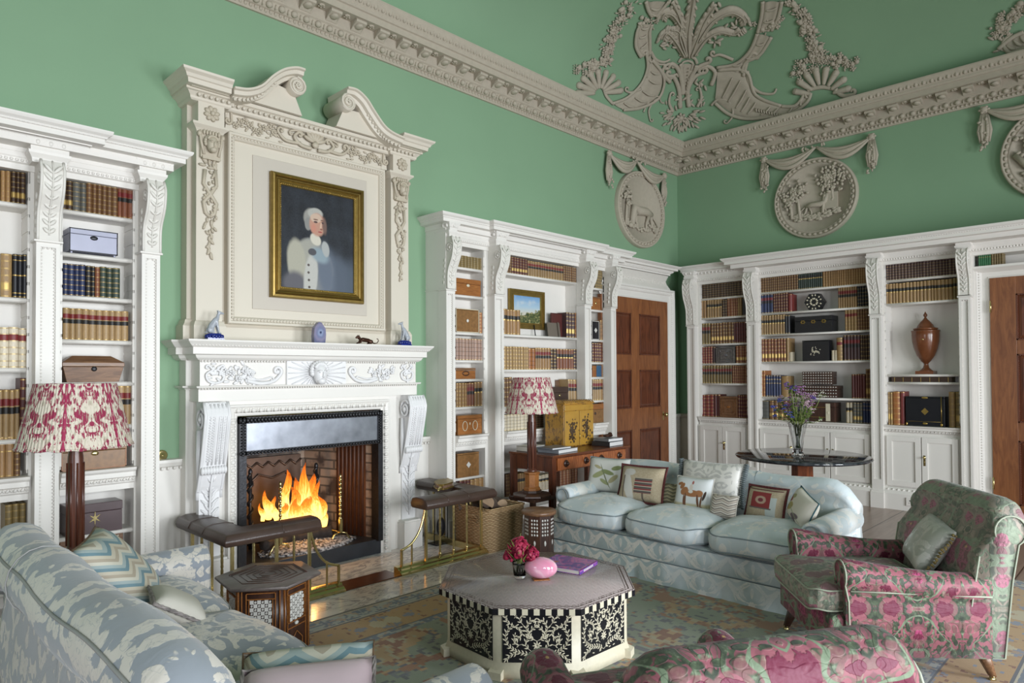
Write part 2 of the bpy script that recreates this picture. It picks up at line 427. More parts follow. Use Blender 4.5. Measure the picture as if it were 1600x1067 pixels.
# doors
def beads(m, pts, r, pitch):
    L = 0
    for a, b in zip(pts[:-1], pts[1:]):
        a = Vector(a); b = Vector(b); k = max(1, int((b-a).length/pitch))
        for i in range(k): m.ell(a+(b-a)*((i+.5)/k), r, 5, 4)
def door(name, Mw, u0, u1, d, z1, rows, cols, hinge, ffr, pos):
    t = root(name, None, None, tuple(Mw @ Vector(((u0+u1)/2, d, 0))), kind='structure')
    m = MB(Mw); m.box(u0, u1, d-0.045, d-0.012, 0.01, z1)
    st = [u0]+[c for ab in cols for c in ab]+[u1]
    for i in range(0, len(st), 2): m.box(st[i], st[i+1], d-0.012, d+0.008, 0.01, z1)
    zz = [0.01]+[c for ab in rows for c in ab]+[z1]
    for i in range(0, len(zz), 2):
        for (a, b) in cols: m.box(a, b, d-0.012, d+0.006, zz[i], zz[i+1])
    m.build('door_leaf', M['doorst'], t, bevel=0.003)
    for (a, b) in cols:
        for (c, e) in rows:
            p = MB(Mw); q = 0.045
            p.add([(a, d-0.010, c), (b, d-0.010, c), (b, d-0.010, e), (a, d-0.010, e), (a+q, d+0.004, c+q), (b-q, d+0.004, c+q), (b-q, d+0.004, e-q), (a+q, d+0.004, e-q)],
                  [(0, 1, 5, 4), (1, 2, 6, 5), (2, 3, 7, 6), (3, 0, 4, 7), (4, 5, 6, 7)])
            p.build('door_panel', M['doorpn'], t)
            g = MB(Mw); w_ = 0.012
            for s0, s1, s2, s3 in ((a, b, c, c+w_), (a, b, e-w_, e), (a, a+w_, c, e), (b-w_, b, c, e)): g.box(s0, s1, d-0.01, d+0.010, s2, s3)
            beads(g, [(a+w_, d+0.006, c+w_), (a+w_, d+0.006, e-w_), (b-w_, d+0.006, e-w_), (b-w_, d+0.006, c+w_), (a+w_, d+0.006, c+w_)], 0.007, 0.022)
            g.build('beaded_moulding', M['doorpn'], t)
    k = MB(Mw); ku = hinge; kz = 0.93
    k.box(ku-0.012, ku+0.012, d+0.006, d+0.012, kz-0.06, kz+0.05)
    k.M = Mw @ T(ku, d+0.01, kz+0.01) @ RX(-pi/2)
    k.lathe([(0.012, 0), (0.010, 0.02), (0.025, 0.035), (0.03, 0.05), (0.024, 0.065), (0.0, 0.07)], seg=12)
    k.build('door_knob', M['brass'], t)
    h = MB(Mw)
    for z in (0.3, z1-0.35): h.tube([(pos, d+0.012, z), (pos, d+0.012, z+0.12)], 0.009, 6)
    h.build('hinge', M['brass'], t)
    return t
RW = [(0.16, 0.78), (1.05, 1.53), (1.72, 2.24)]
door('door_1', ML, 6.46, 7.935, 0.16, 2.435, RW, [(6.60, 7.08), (7.26, 7.74)], 7.80, 0, 6.50)
RW2 = [(0.16, 0.80), (0.98, 1.66), (1.80, 2.26)]
door('door_2', MR, 3.685, 5.0, 0.20, 2.435, RW2, [(3.90, 4.28), (4.44, 4.82)], 4.92, 0, 3.69)
# door surrounds
def surround(name, Mw, u0, u1, z1, d0, wd, left=True, top=True):
    m = MB(Mw); prof = [(0, d0), (0, d0+0.02), (0.012, d0+0.022), (0.02, d0+0.012), (wd*0.55, d0+0.012), (wd*0.6, d0+0.03), (wd*0.8, d0+0.04), (wd*0.85, d0+0.055), (wd, d0+0.055), (wd, 0.0), (0, 0)]
    arch3(m, u0, u1, z1, prof, left)
    be = [(u1+wd*0.7, d0+0.036, 0.02), (u1+wd*0.7, d0+0.036, z1+wd*0.7), (u0-(wd*0.7 if left else 0), d0+0.036, z1+wd*0.7)]
    if left: be.append((u0-wd*0.7, d0+0.036, 0.02))
    beads(m, be, 0.009, 0.028)
    return m.build(name, M['white'], kind='structure')
surround('trim_5', ML, 6.46, 7.935, 2.435, 0.13, 0.165, left=False)
surround('trim_6', MR, 3.685, 5.0, 2.435, 0.17, 0.125)
# ================================================================== built-in bookcases
def corbel(Mw, u0, u1, par, z0=2.29, z1=2.74, d0=0.30, mat=None, name='corbel', bul=0.10):
    m = MB(Mw); H = z1-z0
    def prof(t):   # t 0 bottom .. 1 top
        return d0+0.012+0.004*cos(t*6)+bul*(1/(1+math.exp(-(t-0.48)*13)))*(1-0.35*max(0, t-0.86)/0.14)
    pts = [(d0-0.12, z0)]+[(prof(i/16), z0+H*i/16) for i in range(17)]+[(d0-0.12, z1)]
    m.prism(pts, u0+0.006, u1-0.006, 0, smooth=False)
    for u in (u0+0.004, u1-0.004):
        m.tube([(u, prof(i/16), z0+H*i/16) for i in range(17)], 0.008, 6)
        cz = z1-0.10; cd = prof(0.85)-0.055
        sp = [(u, cd+0.045*(1-k/26)*cos(k*0.5+0.6), cz+0.045*(1-k/26)*sin(k*0.5+0.6)) for k in range(24)]
        m.tube(sp, 0.006, 5); m.ell((u, cd, cz), (0.014, 0.014, 0.014), 8, 5)
        for k in range(5): m.ell((u, d0-0.04+0.02*(k/5), z0+0.06+k*0.05), (0.008, 0.016, 0.022), 6, 4)
    uc = (u0+u1)/2; hw = (u1-u0)/2-0.014
    m.tube([(uc, prof(i/16)+0.004, z0+H*i/16) for i in range(1, 17)], 0.004, 5)
    for i in range(8):
        t = 0.10+i*0.108; z = z0+H*t
        sl = atan2(prof(t+0.03)-prof(t-0.03), H*0.06)
        for sx in (-1, 1):
            R = RX(-sl).to_3x3() @ RY(sx*radians(-38)).to_3x3()
            # M maps d outward; build in (u,d,z)
            wl = hw*(0.55+0.45*min(1, t*2.2))
            m.ell((uc+sx*wl*0.52, prof(t)+0.004, z+0.012), (0.011, 0.007, wl*0.72), 6, 5, R=Matrix.Rotation(sx*radians(42), 3, 'Y'))
    return m.build(name, mat or M['whitec'], par)
def pilaster(Mw, u0, u1, z0, z1, par, d0=0.2, d1=0.30, base=True):
    m = MB(Mw); s = 0.022
    m.box(u0, u1, d0-0.02, d1-0.014, z0, z1)
    m.box(u0, u0+s, d1-0.014, d1, z0, z1); m.box(u1-s, u1, d1-0.014, d1, z0, z1)
    m.box(u0+s, u1-s, d1-0.014, d1, z1-0.03, z1); m.box(u0+s, u1-s, d1-0.014, d1, z0, z0+0.12)
    beads(m, [(u0+s+0.004, d1-0.008, z0+0.13), (u0+s+0.004, d1-0.008, z1-0.035), (u1-s-0.004, d1-0.008, z1-0.035), (u1-s-0.004, d1-0.008, z0+0.13)], 0.006, 0.02)
    m.mould([(u0, d0), (u0, d1), (u1, d1), (u1, d0)], [(0, z1-0.004), (0.012, z1), (0.012, z1+0.010), (0.004, z1+0.014), (0, z1+0.014)], side=-1 if False else 1)
    m.build('pilaster', M['white'], par)
    if base:
        m = MB(Mw); m.box(u0-0.01, u1+0.01, d0-0.02, d1+0.03, 0, 0.17); m.box(u0-0.006, u1+0.006, d0-0.02, d1+0.015, 0.17, 0.19)
        m.build('plinth_block', M['white'], par)
def shelf(Mw, u0, u1, z, par, dep=0.185, th=0.026):
    m = MB(Mw); m.box(u0, u1, 0.012, dep-0.01, z-th, z); m.tube([(u0, dep-0.012, z-th/2), (u1, dep-0.012, z-th/2)], th/2, 8)
    m.build('shelf', M['white'], par)
def ladder(Mw, u0, u1, z0, z1, par, dep=0.19):
    for a, b in ((u1-0.010, u1), (u0, u0+0.010)):
        m = MB(Mw); m.box(a+0.003, b-0.003, 0.012, dep-0.006, z0, z1)
        for i in range(int((z1-z0)/0.10)): z = z0+0.02+i*0.10; m.box(a, b, 0.013, dep-0.004, z, z+0.082)
        m.build('shelf_ladder', M['white'], par)
def rail(Mw, u0, u1, z0, z1, d, par, cut=True):
    m = MB(Mw); h = z1-z0
    m.prism([(d-0.05, z0), (d, z0), (d, z0+h*0.25), (d+0.012, z0+h*0.32), (d+0.016, z0+h*0.52), (d+0.034, z0+h*0.58), (d+0.034, z0+h*0.78), (d+0.05, z0+h*0.88), (d+0.055, z1), (d-0.05, z1)], u0, u1, 0)
    along(Mw, u0+0.005, u1-0.005, 0.034, lambda u, p: (m.ell((u-p*0.2, d+0.018, z0+h*0.45), (0.009, 0.010, h*0.10), 6, 4, R=Matrix.Rotation(0.5, 3, 'Y')), m.ell((u+p*0.25, d+0.018, z0+h*0.45), (0.006, 0.009, h*0.09), 5, 4, R=Matrix.Rotation(-0.5, 3, 'Y'))))
    m.build('carved_rail', M['white'], par)
CROWN = [(0, 2.865), (0.0, 2.872), (0.055, 2.875), (0.055, 2.905), (0.063, 2.908), (0.068, 2.918), (0.085, 2.930), (0.092, 2.942), (0.092, 2.952), (-0.10, 2.956)]
def egg_band(m, path, z, r, pitch, off=0.0):
    for a, b in zip(path[:-1], path[1:]):
        a = Vector(a); b = Vector(b); L = (b-a).length
        if L < 0.05: continue
        k = max(1, int(L/pitch)); dr = (b-a)/L; nn = Vector((-dr.y, dr.x))
        for i in range(k):
            p = a+dr*((i+.5)*L/k)+nn*off
            m.ell((p.x, p.y, z), (r*0.8, r*0.8, r), 6, 5)
            q = a+dr*((i+1.0)*L/k)+nn*off
            if i < k-1: m.ell((q.x, q.y, z), (r*0.22, r*0.6, r*0.9) if abs(dr.x) > 0.5 else (r*0.6, r*0.22, r*0.9), 4, 4)
def entab(Mw, path, par, fr, caps, zo=0.0, crown=True):
    """path: crown plan line in (u,d); fr: (u0,u1,frame depth)"""
    m = MB(Mw); u0, u1, d = fr
    m.prism([(0.0, 2.70+zo), (d+0.012, 2.70+zo), (d+0.012, 2.735+zo), (d+0.028, 2.742+zo), (d+0.030, 2.765+zo), (d+0.036, 2.772+zo), (d+0.036, 2.83+zo), (0, 2.83+zo)], u0, u1, 0)
    along(Mw, u0, u1, 0.026, lambda u, p: m.ell((u, d+0.030, 2.753+zo), (0.010, 0.008, 0.010), 5, 4))
    m.build('architrave', M['white'], par)
    m = MB(Mw); m.mould(path, [(o, z+zo) for o, z in CROWN], side=1); 
    for p, q in zip(path[:-1], path[1:]):
        p = Vector(p); q = Vector(q)
        if (q-p).length > 0.1:
            k = int((q-p).length/0.022); dr = (q-p).normalized(); nn = Vector((-dr.y, dr.x))
            for i in range(k): s_ = p+dr*((i+.5)*(q-p).length/k)+nn*0.062; m.ell((s_.x, s_.y, 2.911+zo), (0.007, 0.007, 0.006), 4, 3)
    us = [p[0] for p in path]; dd = min(p[1] for p in path if p[1] > 0.05)
    m.box(min(us)+0.001, max(us)-0.001, 0.0, dd-0.001, 2.826+zo, 2.95+zo)
    m.build('cornice', M['white'], par)
    m = MB(Mw); dd = d+0.04
    bp = [(u0, dd)]
    for (a, b) in caps: bp += [(a, dd), (a, dd+0.10), (b, dd+0.10), (b, dd)]
    bp.append((u1, dd)); bp2 = []
    for p in bp:
        if not bp2 or (Vector(p)-Vector(bp2[-1])).length > 1e-4: bp2.append(p)
    m.mould(bp2, [(-0.03, 2.80+zo), (0.0, 2.80+zo), (0.0, 2.825+zo), (0.008, 2.83+zo), (0.022, 2.862+zo), (0.022, 2.872+zo), (-0.03, 2.872+zo)], side=1)
    egg_band(m, bp2, 2.846+zo, 0.019, 0.05, 0.012)
    for (a, b) in caps:
        m.box(a+0.001, b-0.001, 0.1, dd+0.099, 2.80+zo, 2.87+zo)
        m.mould([(a+0.012, 0.15), (a+0.012, dd+0.08), (b-0.012, dd+0.08), (b-0.012, 0.15)], [(-0.01, 2.735+zo), (0, 2.735+zo), (0.004, 2.76+zo), (0.02, 2.785+zo), (0.022, 2.80+zo), (-0.01, 2.80+zo)], side=1)
        m.box(a+0.014, b-0.014, 0.1, dd+0.078, 2.737+zo, 2.80+zo)
    m.build('egg_and_dart_capital', M['white'], par)
def bay(Mw, u0, u1, zs, z_top, par, dep, fr, rail_z=None, low=None):
    m = MB(Mw); m.box(u0-0.004, u1+0.004, 0.0, 0.012, 0.0, z_top+0.01); m.build('back_panel', M['white'], par)
    for z in zs: shelf(Mw, u0, u1, z, par, dep-0.015)
    ladder(Mw, u0, u1, 0.93, z_top, par, dep)
def frame(Mw, segs, par, dep, z1=2.71):
    for a, b in segs:
        m = MB(Mw); m.box(a, b, 0.0, dep, 0.0, z1); m.build('upright', M['white'], par)

# ---- bookcase left of the fireplace
lb = root('bookcase', 'white carved built-in bookcase at the left edge, left of the fireplace', 'bookcase', (0.9, 4.9, 0))
frame(ML, [(0.28, 0.42), (0.854, 1.010), (1.417, 1.535)], lb, 0.20)
ZA = [2.51, 1.955, 1.545, 1.13]; ZB = [2.515, 2.252, 1.99, 1.72, 1.457, 1.183]
bay(ML, 0.42, 0.854, ZA, 2.70, lb, 0.20, 0.2); bay(ML, 1.010, 1.417, ZB, 2.70, lb, 0.20, 0.2)
for a, b in ((0.42, 0.854), (1.010, 1.417)):
    rail(ML, a-0.0, b+0.0, 0.775, 0.915, 0.205, lb); shelf(ML, a, b, 0.515, lb); shelf(ML, a, b, 0.25, lb)
    q = MB(ML); q.box(a, b, 0.0, 0.2, 0, 0.12); q.build('plinth', M['white'], lb)
for a, b in ((0.30, 0.41), (0.867, 0.986), (1.429, 1.538)):
    pilaster(ML, a, b, 0.17, 2.28, lb); corbel(ML, a, b, lb)
entab(ML, [(0.2, 0.41), (1.12, 0.41), (1.12, 0.36), (1.60, 0.36), (1.60, 0.0)], lb, (0.28, 1.545, 0.2), [(0.83, 1.02), (1.40, 1.56)])

# ---- bookcase right of the fireplace
rb = root('bookcase', 'white carved built-in bookcase between the fireplace and the mahogany door', 'bookcase', (5.2, 4.9, 0))
frame(ML, [(3.965, 4.148), (4.53, 4.792), (6.0, 6.226), (6.491, 6.575)], rb, 0.20)
ZC = [2.51, 2.245, 1.89, 1.625, 1.445, 1.181]; ZD = [2.522, 1.894, 1.536, 1.158]; ZE = [2.493, 2.236, 1.885, 1.621, 1.447, 1.175]
for (a, b), z in (((4.148, 4.53), ZC), ((4.792, 6.0), ZD), ((6.226, 6.491), ZE)):
    bay(ML, a, b, z, 2.70, rb, 0.20, 0.2)
    rail(ML, a, b, 0.775, 0.915, 0.205, rb); shelf(ML, a, b, 0.512, rb); shelf(ML, a, b, 0.25, rb)
    q = MB(ML); q.box(a, b, 0.0, 0.2, 0, 0.10); q.build('plinth', M['white'], rb)
for a, b in ((3.962, 4.061), (4.572, 4.691), (5.98, 6.097), (6.475, 6.575)):
    pilaster(ML, a, b, 0.17, 2.255, rb); corbel(ML, a, b, rb, z0=2.27, bul=0.085)
entab(ML, [(3.955, 0.0), (3.955, 0.28), (4.53, 0.28), (4.53, 0.34), (6.18, 0.34), (6.18, 0.29), (6.80, 0.29), (6.80, 0.0)], rb, (3.965, 6.575, 0.2), [(3.97, 4.06), (4.565, 4.70), (5.97, 6.105), (6.465, 6.57)])
q = MB(ML); q.box(3.963, 3.975, 0.0, 0.29, 0, 2.83); q.box(3.955, 3.97, 0.0, 0.295, 2.262, 2.275); q.build('side_panel', M['white'], rb)

# ---- overdoor of the mahogany door
ov = root('overdoor', 'white carved frieze panel and cornice above the mahogany door', 'overdoor', (7.3, 4.9, 2.6))
m = MB(ML); m.prism([(0, 2.60), (0.15, 2.60), (0.10, 2.70), (0.16, 2.79), (0.16, 2.80), (0, 2.80)], 6.58, 7.98, 0)
random.seed(3)
for i in range(150):
    u = random.uniform(6.6, 7.95); z = random.uniform(2.62, 2.78); dd = 0.13-0.035*(1-abs(z-2.70)/0.1)
    m.ell((u, dd, z), (0.028, 0.012, 0.012), 6, 4, R=Matrix.Rotation(random.uniform(0, 3.1), 3, 'Y'))
for s_ in (7.98,): m.prism([(s_-0.02, 2.60), (s_+0.12, 2.60), (s_+0.10, 2.63), (s_+0.02, 2.68), (s_-0.02, 2.74)], 0.0, 0.12, 1)
m.build('carved_frieze', M['whitec'], ov)
m = MB(ML); m.mould([(6.60, 0.20), (7.96, 0.20), (7.96, 0.0)], [(-0.02, 2.79), (0.0, 2.79), (0.0, 2.81), (0.03, 2.83), (0.035, 2.845), (0.075, 2.85), (0.075, 2.872), (0.085, 2.876), (0.11, 2.895), (0.115, 2.905), (-0.1, 2.908)], side=1)
m.box(6.6, 7.955, 0.0, 0.195, 2.79, 2.905)
along(ML, 6.62, 7.95, 0.034, lambda u, p: m.ell((u, 0.215, 2.822), (0.013, 0.013, 0.013), 6, 4))
m.build('cornice', M['white'], ov)

# ---- bookcase on the end wall
bb = root('bookcase', 'long white built-in bookcase with cupboards on the end wall', 'bookcase', (8.3, 3.2, 0))
BAYS = ((0.475, 1.128, [2.482, 2.222, 1.872, 1.612, 1.349]), (1.296, 2.582, [2.495, 2.232, 1.965, 1.623, 1.187]), (2.726, 3.424, [2.505, 2.245, 1.462, 1.377]))
frame(MR, [(0.335, 0.475), (1.128, 1.296), (2.582, 2.726), (3.424, 3.56)], bb, 0.25)
for a, b, z in BAYS:
    bay(MR, a, b, z, 2.695, bb, 0.25, 0.25)
    rail(MR, a-0.01, b+0.01, 0.80, 0.905, 0.27, bb)
    q = MB(MR); q.box(a-0.02, b+0.02, 0.0, 0.29, 0.0, 0.80); q.build('cupboard', M['white'], bb)
    q = MB(MR); q.box(a-0.02, b+0.02, 0.0, 0.36, 0.0, 0.17); q.prism([(0.29, 0.17), (0.36, 0.17), (0.345, 0.20), (0.31, 0.235), (0.29, 0.24)], a-0.02, b+0.02, 0)
    along(MR, a, b, 0.05, lambda u, p: q.ell((u, 0.335, 0.205), (0.016, 0.008, 0.022), 6, 4, R=Matrix.Rotation(0.6, 3, 'Y')))
    q.build('plinth', M['white'], bb)
def cup_door(Mw, u0, u1, z0, z1, d, par, kside, knob=True):
    m = MB(Mw); s = 0.055
    m.box(u0, u1, d, d+0.006, z0, z1)
    m.box(u0, u0+s, d+0.006, d+0.02, z0, z1); m.box(u1-s, u1, d+0.006, d+0.02, z0, z1)
    m.box(u0+s, u1-s, d+0.006, d+0.02, z0, z0+s); m.box(u0+s, u1-s, d+0.006, d+0.02, z1-s, z1)
    o = m.build('cupboard_door', M['white'], par, bevel=0.002)
    if knob:
        k = MB(Mw); ku = u1-0.025 if kside > 0 else u0+0.025
        k.M = Mw @ T(ku, d+0.02, (z0+z1)/2+0.06) @ RX(-pi/2)
        k.lathe([(0.016, 0), (0.014, 0.003), (0.006, 0.006), (0.005, 0.015), (0.012, 0.024), (0.009, 0.032), (0, 0.034)], seg=10)
        k.M = Mw; k.box(ku-0.010, ku+0.010, d+0.02, d+0.023, (z0+z1)/2-0.03, (z0+z1)/2+0.08); k.ell((ku, d+0.024, (z0+z1)/2+0.01), (0.004, 0.002, 0.008), 6, 4)
        k.build('door_knob', M['brass'], o)
for a, b, c in ((0.49, 0.80, 1), (0.805, 1.115, -1), (1.31, 1.72, 1), (1.725, 2.14, 1), (2.15, 2.57, -1), (2.74, 3.07, 1), (3.08, 3.41, -1)):
    cup_door(MR, a, b, 0.25, 0.79, 0.29, bb, c, knob=not (a in (0.49, 2.74)))
for a, b in ((0.331, 0.445), (1.175, 1.290), (2.600, 2.715), (3.443, 3.545)):
    z1 = 2.115
    pilaster(MR, a, b, 0.19, z1 if a < 3.4 else 2.25, bb, 0.25, 0.35); corbel(MR, a, b, bb, z0=z1+0.015 if a < 3.4 else 2.27, z1=2.735, d0=0.35)
def entab2():
    entab(MR, [(0.30, 0.0), (0.30, 0.30), (0.99, 0.30)], bb, (0.335, 1.13, 0.25), [(0.32, 0.455)], zo=-0.03)
    entab(MR, [(1.02, 0.0), (1.02, 0.47), (4.9, 0.47)], bb, (1.13, 4.9, 0.25), [(1.16, 1.31), (2.585, 2.73), (3.43, 3.56)], zo=-0.025)
entab2()
# overdoor shelf with books above the right-hand door
q = MB(MR); q.box(3.56, 4.95, 0.0, 0.02, 2.55, 2.70); q.box(3.56, 4.95, 0.0, 0.25, 2.535, 2.562); q.prism([(0.0, 2.50), (0.20, 2.50), (0.26, 2.535), (0.0, 2.535)], 3.56, 4.95, 0); q.build('overdoor_shelf', M['white'], bb)

# ================================================================== books
BC = {'tan': (0.34, 0.19, 0.075), 'calf': (0.40, 0.26, 0.12), 'brown': (0.15, 0.07, 0.028), 'dbrown': (0.055, 0.028, 0.017), 'red': (0.19, 0.03, 0.026), 'dred': (0.105, 0.024, 0.02),
      'orange': (0.36, 0.13, 0.035), 'black': (0.018, 0.018, 0.022), 'navy': (0.022, 0.035, 0.10), 'dgreen': (0.03, 0.05, 0.035), 'green': (0.03, 0.16, 0.06), 'cream': (0.60, 0.52, 0.38),
      'vellum': (0.66, 0.58, 0.44), 'gold': (0.33, 0.205, 0.085), 'pink': (0.38, 0.24, 0.18), 'purple': (0.07, 0.035, 0.035), 'olive': (0.20, 0.14, 0.05), 'grey': (0.10, 0.10, 0.09), 'blue': (0.03, 0.10, 0.20), 'rbrown': (0.22, 0.075, 0.035)}
BM = {}
def leathermat(k):
    if k not in BM:
        t = NT('book_leather_'+k); c = BC[k]
        r = t.n('ShaderNodeObjectInfo', out=5); f = t.noise(9, t.n('ShaderNodeVectorMath', out=0, props={'operation': 'ADD'}, i0=t.oc(), i1=t.comb(r, r, r)), det=4)
        a = t.mix(f, tuple(min(1, x*1.35) for x in c), tuple(x*0.6 for x in c))
        a = t.mix(t.ma('MULTIPLY', r, 0.45), a, tuple(x*0.62 for x in c))
        t.set(a, 0.48); BM[k] = t.m
    return BM[k]
M['gilt'] = plain('book_gilt', (0.55, 0.38, 0.13), 0.4, 0.6, var=0.2)
M['lred'] = plain('book_label_red', (0.20, 0.02, 0.02), 0.5); M['lblk'] = plain('book_label_black', (0.02, 0.018, 0.016), 0.5)
M['page'] = plain('book_pages', (0.45, 0.38, 0.26), 0.8, var=0.15, sc=60)
BK = {}
def bookmesh(col, pat):
    k = (col, pat)
    if k in BK: return BK[k]
    m = MB(); lab = {}
    ribs = [0.17, 0.34, 0.50, 0.66, 0.83] if pat in ('ribbed', 'label2', 'label1', 'giltpan') else ([0.2, 0.4, 0.6, 0.8] if pat == 'lined' else [])
    zs = [0, 0.02, 0.035, 0.965, 0.98, 1.0]
    for r in ribs: zs += [r-0.014, r-0.006, r+0.006, r+0.014] if pat != 'lined' else [r-0.008, r+0.008]
    if pat == 'band': zs += [0.55, 0.60, 0.70, 0.75]
    if pat == 'tall': zs += [0.10, 0.12, 0.50, 0.515, 0.53, 0.85, 0.87]
    if pat == 'title': zs += [0.62, 0.64, 0.80, 0.82]
    zs = sorted(set(round(z, 4) for z in zs))
    def segm(z):
        if 0.02 <= z <= 0.035 or 0.965 <= z <= 0.98: return 1, 0
        for r in ribs:
            if pat == 'lined':
                if abs(z-r) < 0.008: return 3, 0
            else:
                if abs(z-r) < 0.006: return 0, 1
                if abs(z-r) < 0.014: return (1 if pat != 'label2' else 0), 0.5
        if pat == 'label2' and 0.68 < z < 0.82: return 2, 0
        if pat == 'label2' and 0.52 < z < 0.655: return 3, 0
        if pat == 'label1' and 0.68 < z < 0.82: return 2, 0
        if pat == 'giltpan' and 0.19 < z < 0.33: return 1, 0
        if pat == 'band' and 0.55 < z < 0.60: return 1, 0
        if pat == 'band' and 0.60 < z < 0.75: return 3, 0
        if pat == 'tall' and (0.10 < z < 0.12 or 0.5 < z < 0.53 or 0.85 < z < 0.87): return 1, 0
        if pat == 'title' and (0.62 < z < 0.64 or 0.80 < z < 0.82): return 1, 0
        return 0, 0
    nx = 5; xs_ = [-0.5+i/nx for i in range(nx+1)]
    def bul(x): return -0.07*sqrt(max(0, 1-(2*x)**2))
    for a, b in zip(zs[:-1], zs[1:]):
        mi, rb_ = segm((a+b)/2); e = rb_*0.012
        vs = [(x*(1+e), bul(x)-e, a) for x in xs_]+[(x*(1+e), bul(x)-e, b) for x in xs_]
        m.add(vs, [(i, i+1, nx+2+i, nx+1+i) for i in range(nx)], mi, True)
        if rb_: m.add(vs+[(xs_[0], 0, a), (xs_[-1], 0, a), (xs_[0], 0, b), (xs_[-1], 0, b)], [tuple(range(nx+1)), tuple(range(2*nx+1, nx, -1))], mi)
    m.box(-0.5, -0.42, 0, 1, 0, 1); m.box(0.42, 0.5, 0, 1, 0, 1); m.box(-0.42, 0.42, 0.02, 0.96, 0.015, 0.975, 4)
    m.add([(x, bul(x), 1.0) for x in xs_]+[(0.5, 0.03, 1), (-0.5, 0.03, 1)], [tuple(range(nx+3))], 0)
    me = bpy.data.meshes.new('book'); me.from_pydata(m.v, [], m.f); me.polygons.foreach_set('material_index', m.mi); me.polygons.foreach_set('use_smooth', m.sm)
    for q in (leathermat(col), M['gilt'], M['lred'], M['lblk'], M['page']): me.materials.append(q)
    BK[k] = me; return me
BOOKS = []; RUNS = {}
def px2u(side, px, py=600, d=0.17):
    return ony(px, py, W1-d).x if side == 'L' else W1-onx(px, py, W2-d).y
def z_at(side, px, py, d=0.17):
    return ony(px, py, W1-d).z if side == 'L' else onx(px, py, W2-d).z
DESC = {'tan': 'tan leather', 'calf': 'pale calf', 'brown': 'brown leather', 'dbrown': 'very dark brown leather', 'red': 'red leather', 'dred': 'dark red leather', 'orange': 'orange-brown leather',
        'black': 'black', 'navy': 'navy blue', 'dgreen': 'dark green leather', 'green': 'bright green', 'cream': 'cream', 'vellum': 'cream vellum', 'gold': 'gold-tooled tan', 'pink': 'pinkish tan ribbed', 'purple': 'purple-brown leather', 'olive': 'olive-brown leather', 'grey': 'dark grey', 'blue': 'blue', 'rbrown': 'reddish-brown leather'}
CROP = [0, 0, 1]
def run(side, z, x0, x1, ytop, n, col, pat, where, hs=1.0):
    """a run of n books between crop columns x0 and x1 on the shelf at height z, tops at crop row ytop at x0"""
    d = 0.165 if side == 'L' else 0.21
    c = CROP; p0 = c[0]+x0/c[2]; p1 = c[0]+x1/c[2]; yt = c[1]+ytop/c[2]
    u0, u1 = px2u(side, p0, yt, d), px2u(side, p1, yt, d); h = max(0.08, z_at(side, p0, yt, d)-z)*hs
    ws = [random.uniform(0.8, 1.2) for _ in range(n)]; s_ = (u1-u0)/sum(ws); u = u0
    for i, w_ in enumerate(ws):
        if i == 0: RUNS.setdefault((where, col), []).append(1)
        q = 'leftmost of ' if i == 0 and n > 1 else ('rightmost of ' if i == n-1 and n > 1 else (ORD[i]+' from left of ' if n > 1 else ''))
        BOOKS.append([side, u+w_*s_/2, w_*s_*0.96, z, h*random.uniform(0.975, 1.0), d, col, pat, where, q, RUNS.setdefault((where, col), []), len(RUNS[(where, col)])]); u += w_*s_
LW = 'left bookcase'; RW_ = 'middle bookcase'; EW = 'end wall bookcase'
ORD = ['', 'second', 'third', 'fourth', 'fifth', 'sixth', 'seventh', 'eighth', 'ninth', 'tenth', 'eleventh', 'twelfth', 'thirteenth', 'fourteenth', 'fifteenth', 'sixteenth', 'seventeenth', 'eighteenth', 'nineteenth', 'twentieth', 'twenty-first', 'twenty-second', 'twenty-third', 'twenty-fourth']
def crop(x, y, s): CROP[:] = [x, y, s]
# left bookcase, left bay
crop(0, 230, 6.275); run('L', 2.51, -120, 2, 205, 4, 'brown', 'ribbed', 'top shelf, left bay, '+LW); run('L', 2.51, 5, 105, 222, 2, 'tan', 'ribbed', 'top shelf, left bay, '+LW); run('L', 2.51, 110, 252, 228, 3, 'dbrown', 'giltpan', 'top shelf at left edge, '+LW)
crop(0, 380, 5.925); run('L', 1.955, 6, 112, 88, 1, 'gold', 'giltpan', 'left bay, '+LW); run('L', 1.955, 118, 250, 90, 3, 'black', 'tall', 'left bay beside gold volume, '+LW); run('L', 1.545, -95, 248, 765, 4, 'vellum', 'label1', 'left bay, '+LW)
crop(0, 560, 4.85); run('L', 1.13, -60, 150, 235, 5, 'calf', 'label2', 'left bay above the lamp shade, '+LW); run('L', 1.13, 152, 203, 140, 1, 'dred', 'ribbed', 'tall, left bay above the lamp shade, '+LW); run('L', 0.915, -60, 106, 590, 3, 'tan', 'title', 'tall, left bay behind the lamp shade, '+LW); run('L', 0.915, 108, 155, 632, 1, 'brown', 'ribbed', 'left bay behind the lamp shade, '+LW)
crop(0, 650, 2.56); run('L', 0.515, 20, 104, 352, 3, 'olive', 'ribbed', 'below the rail, left bay, '+LW)
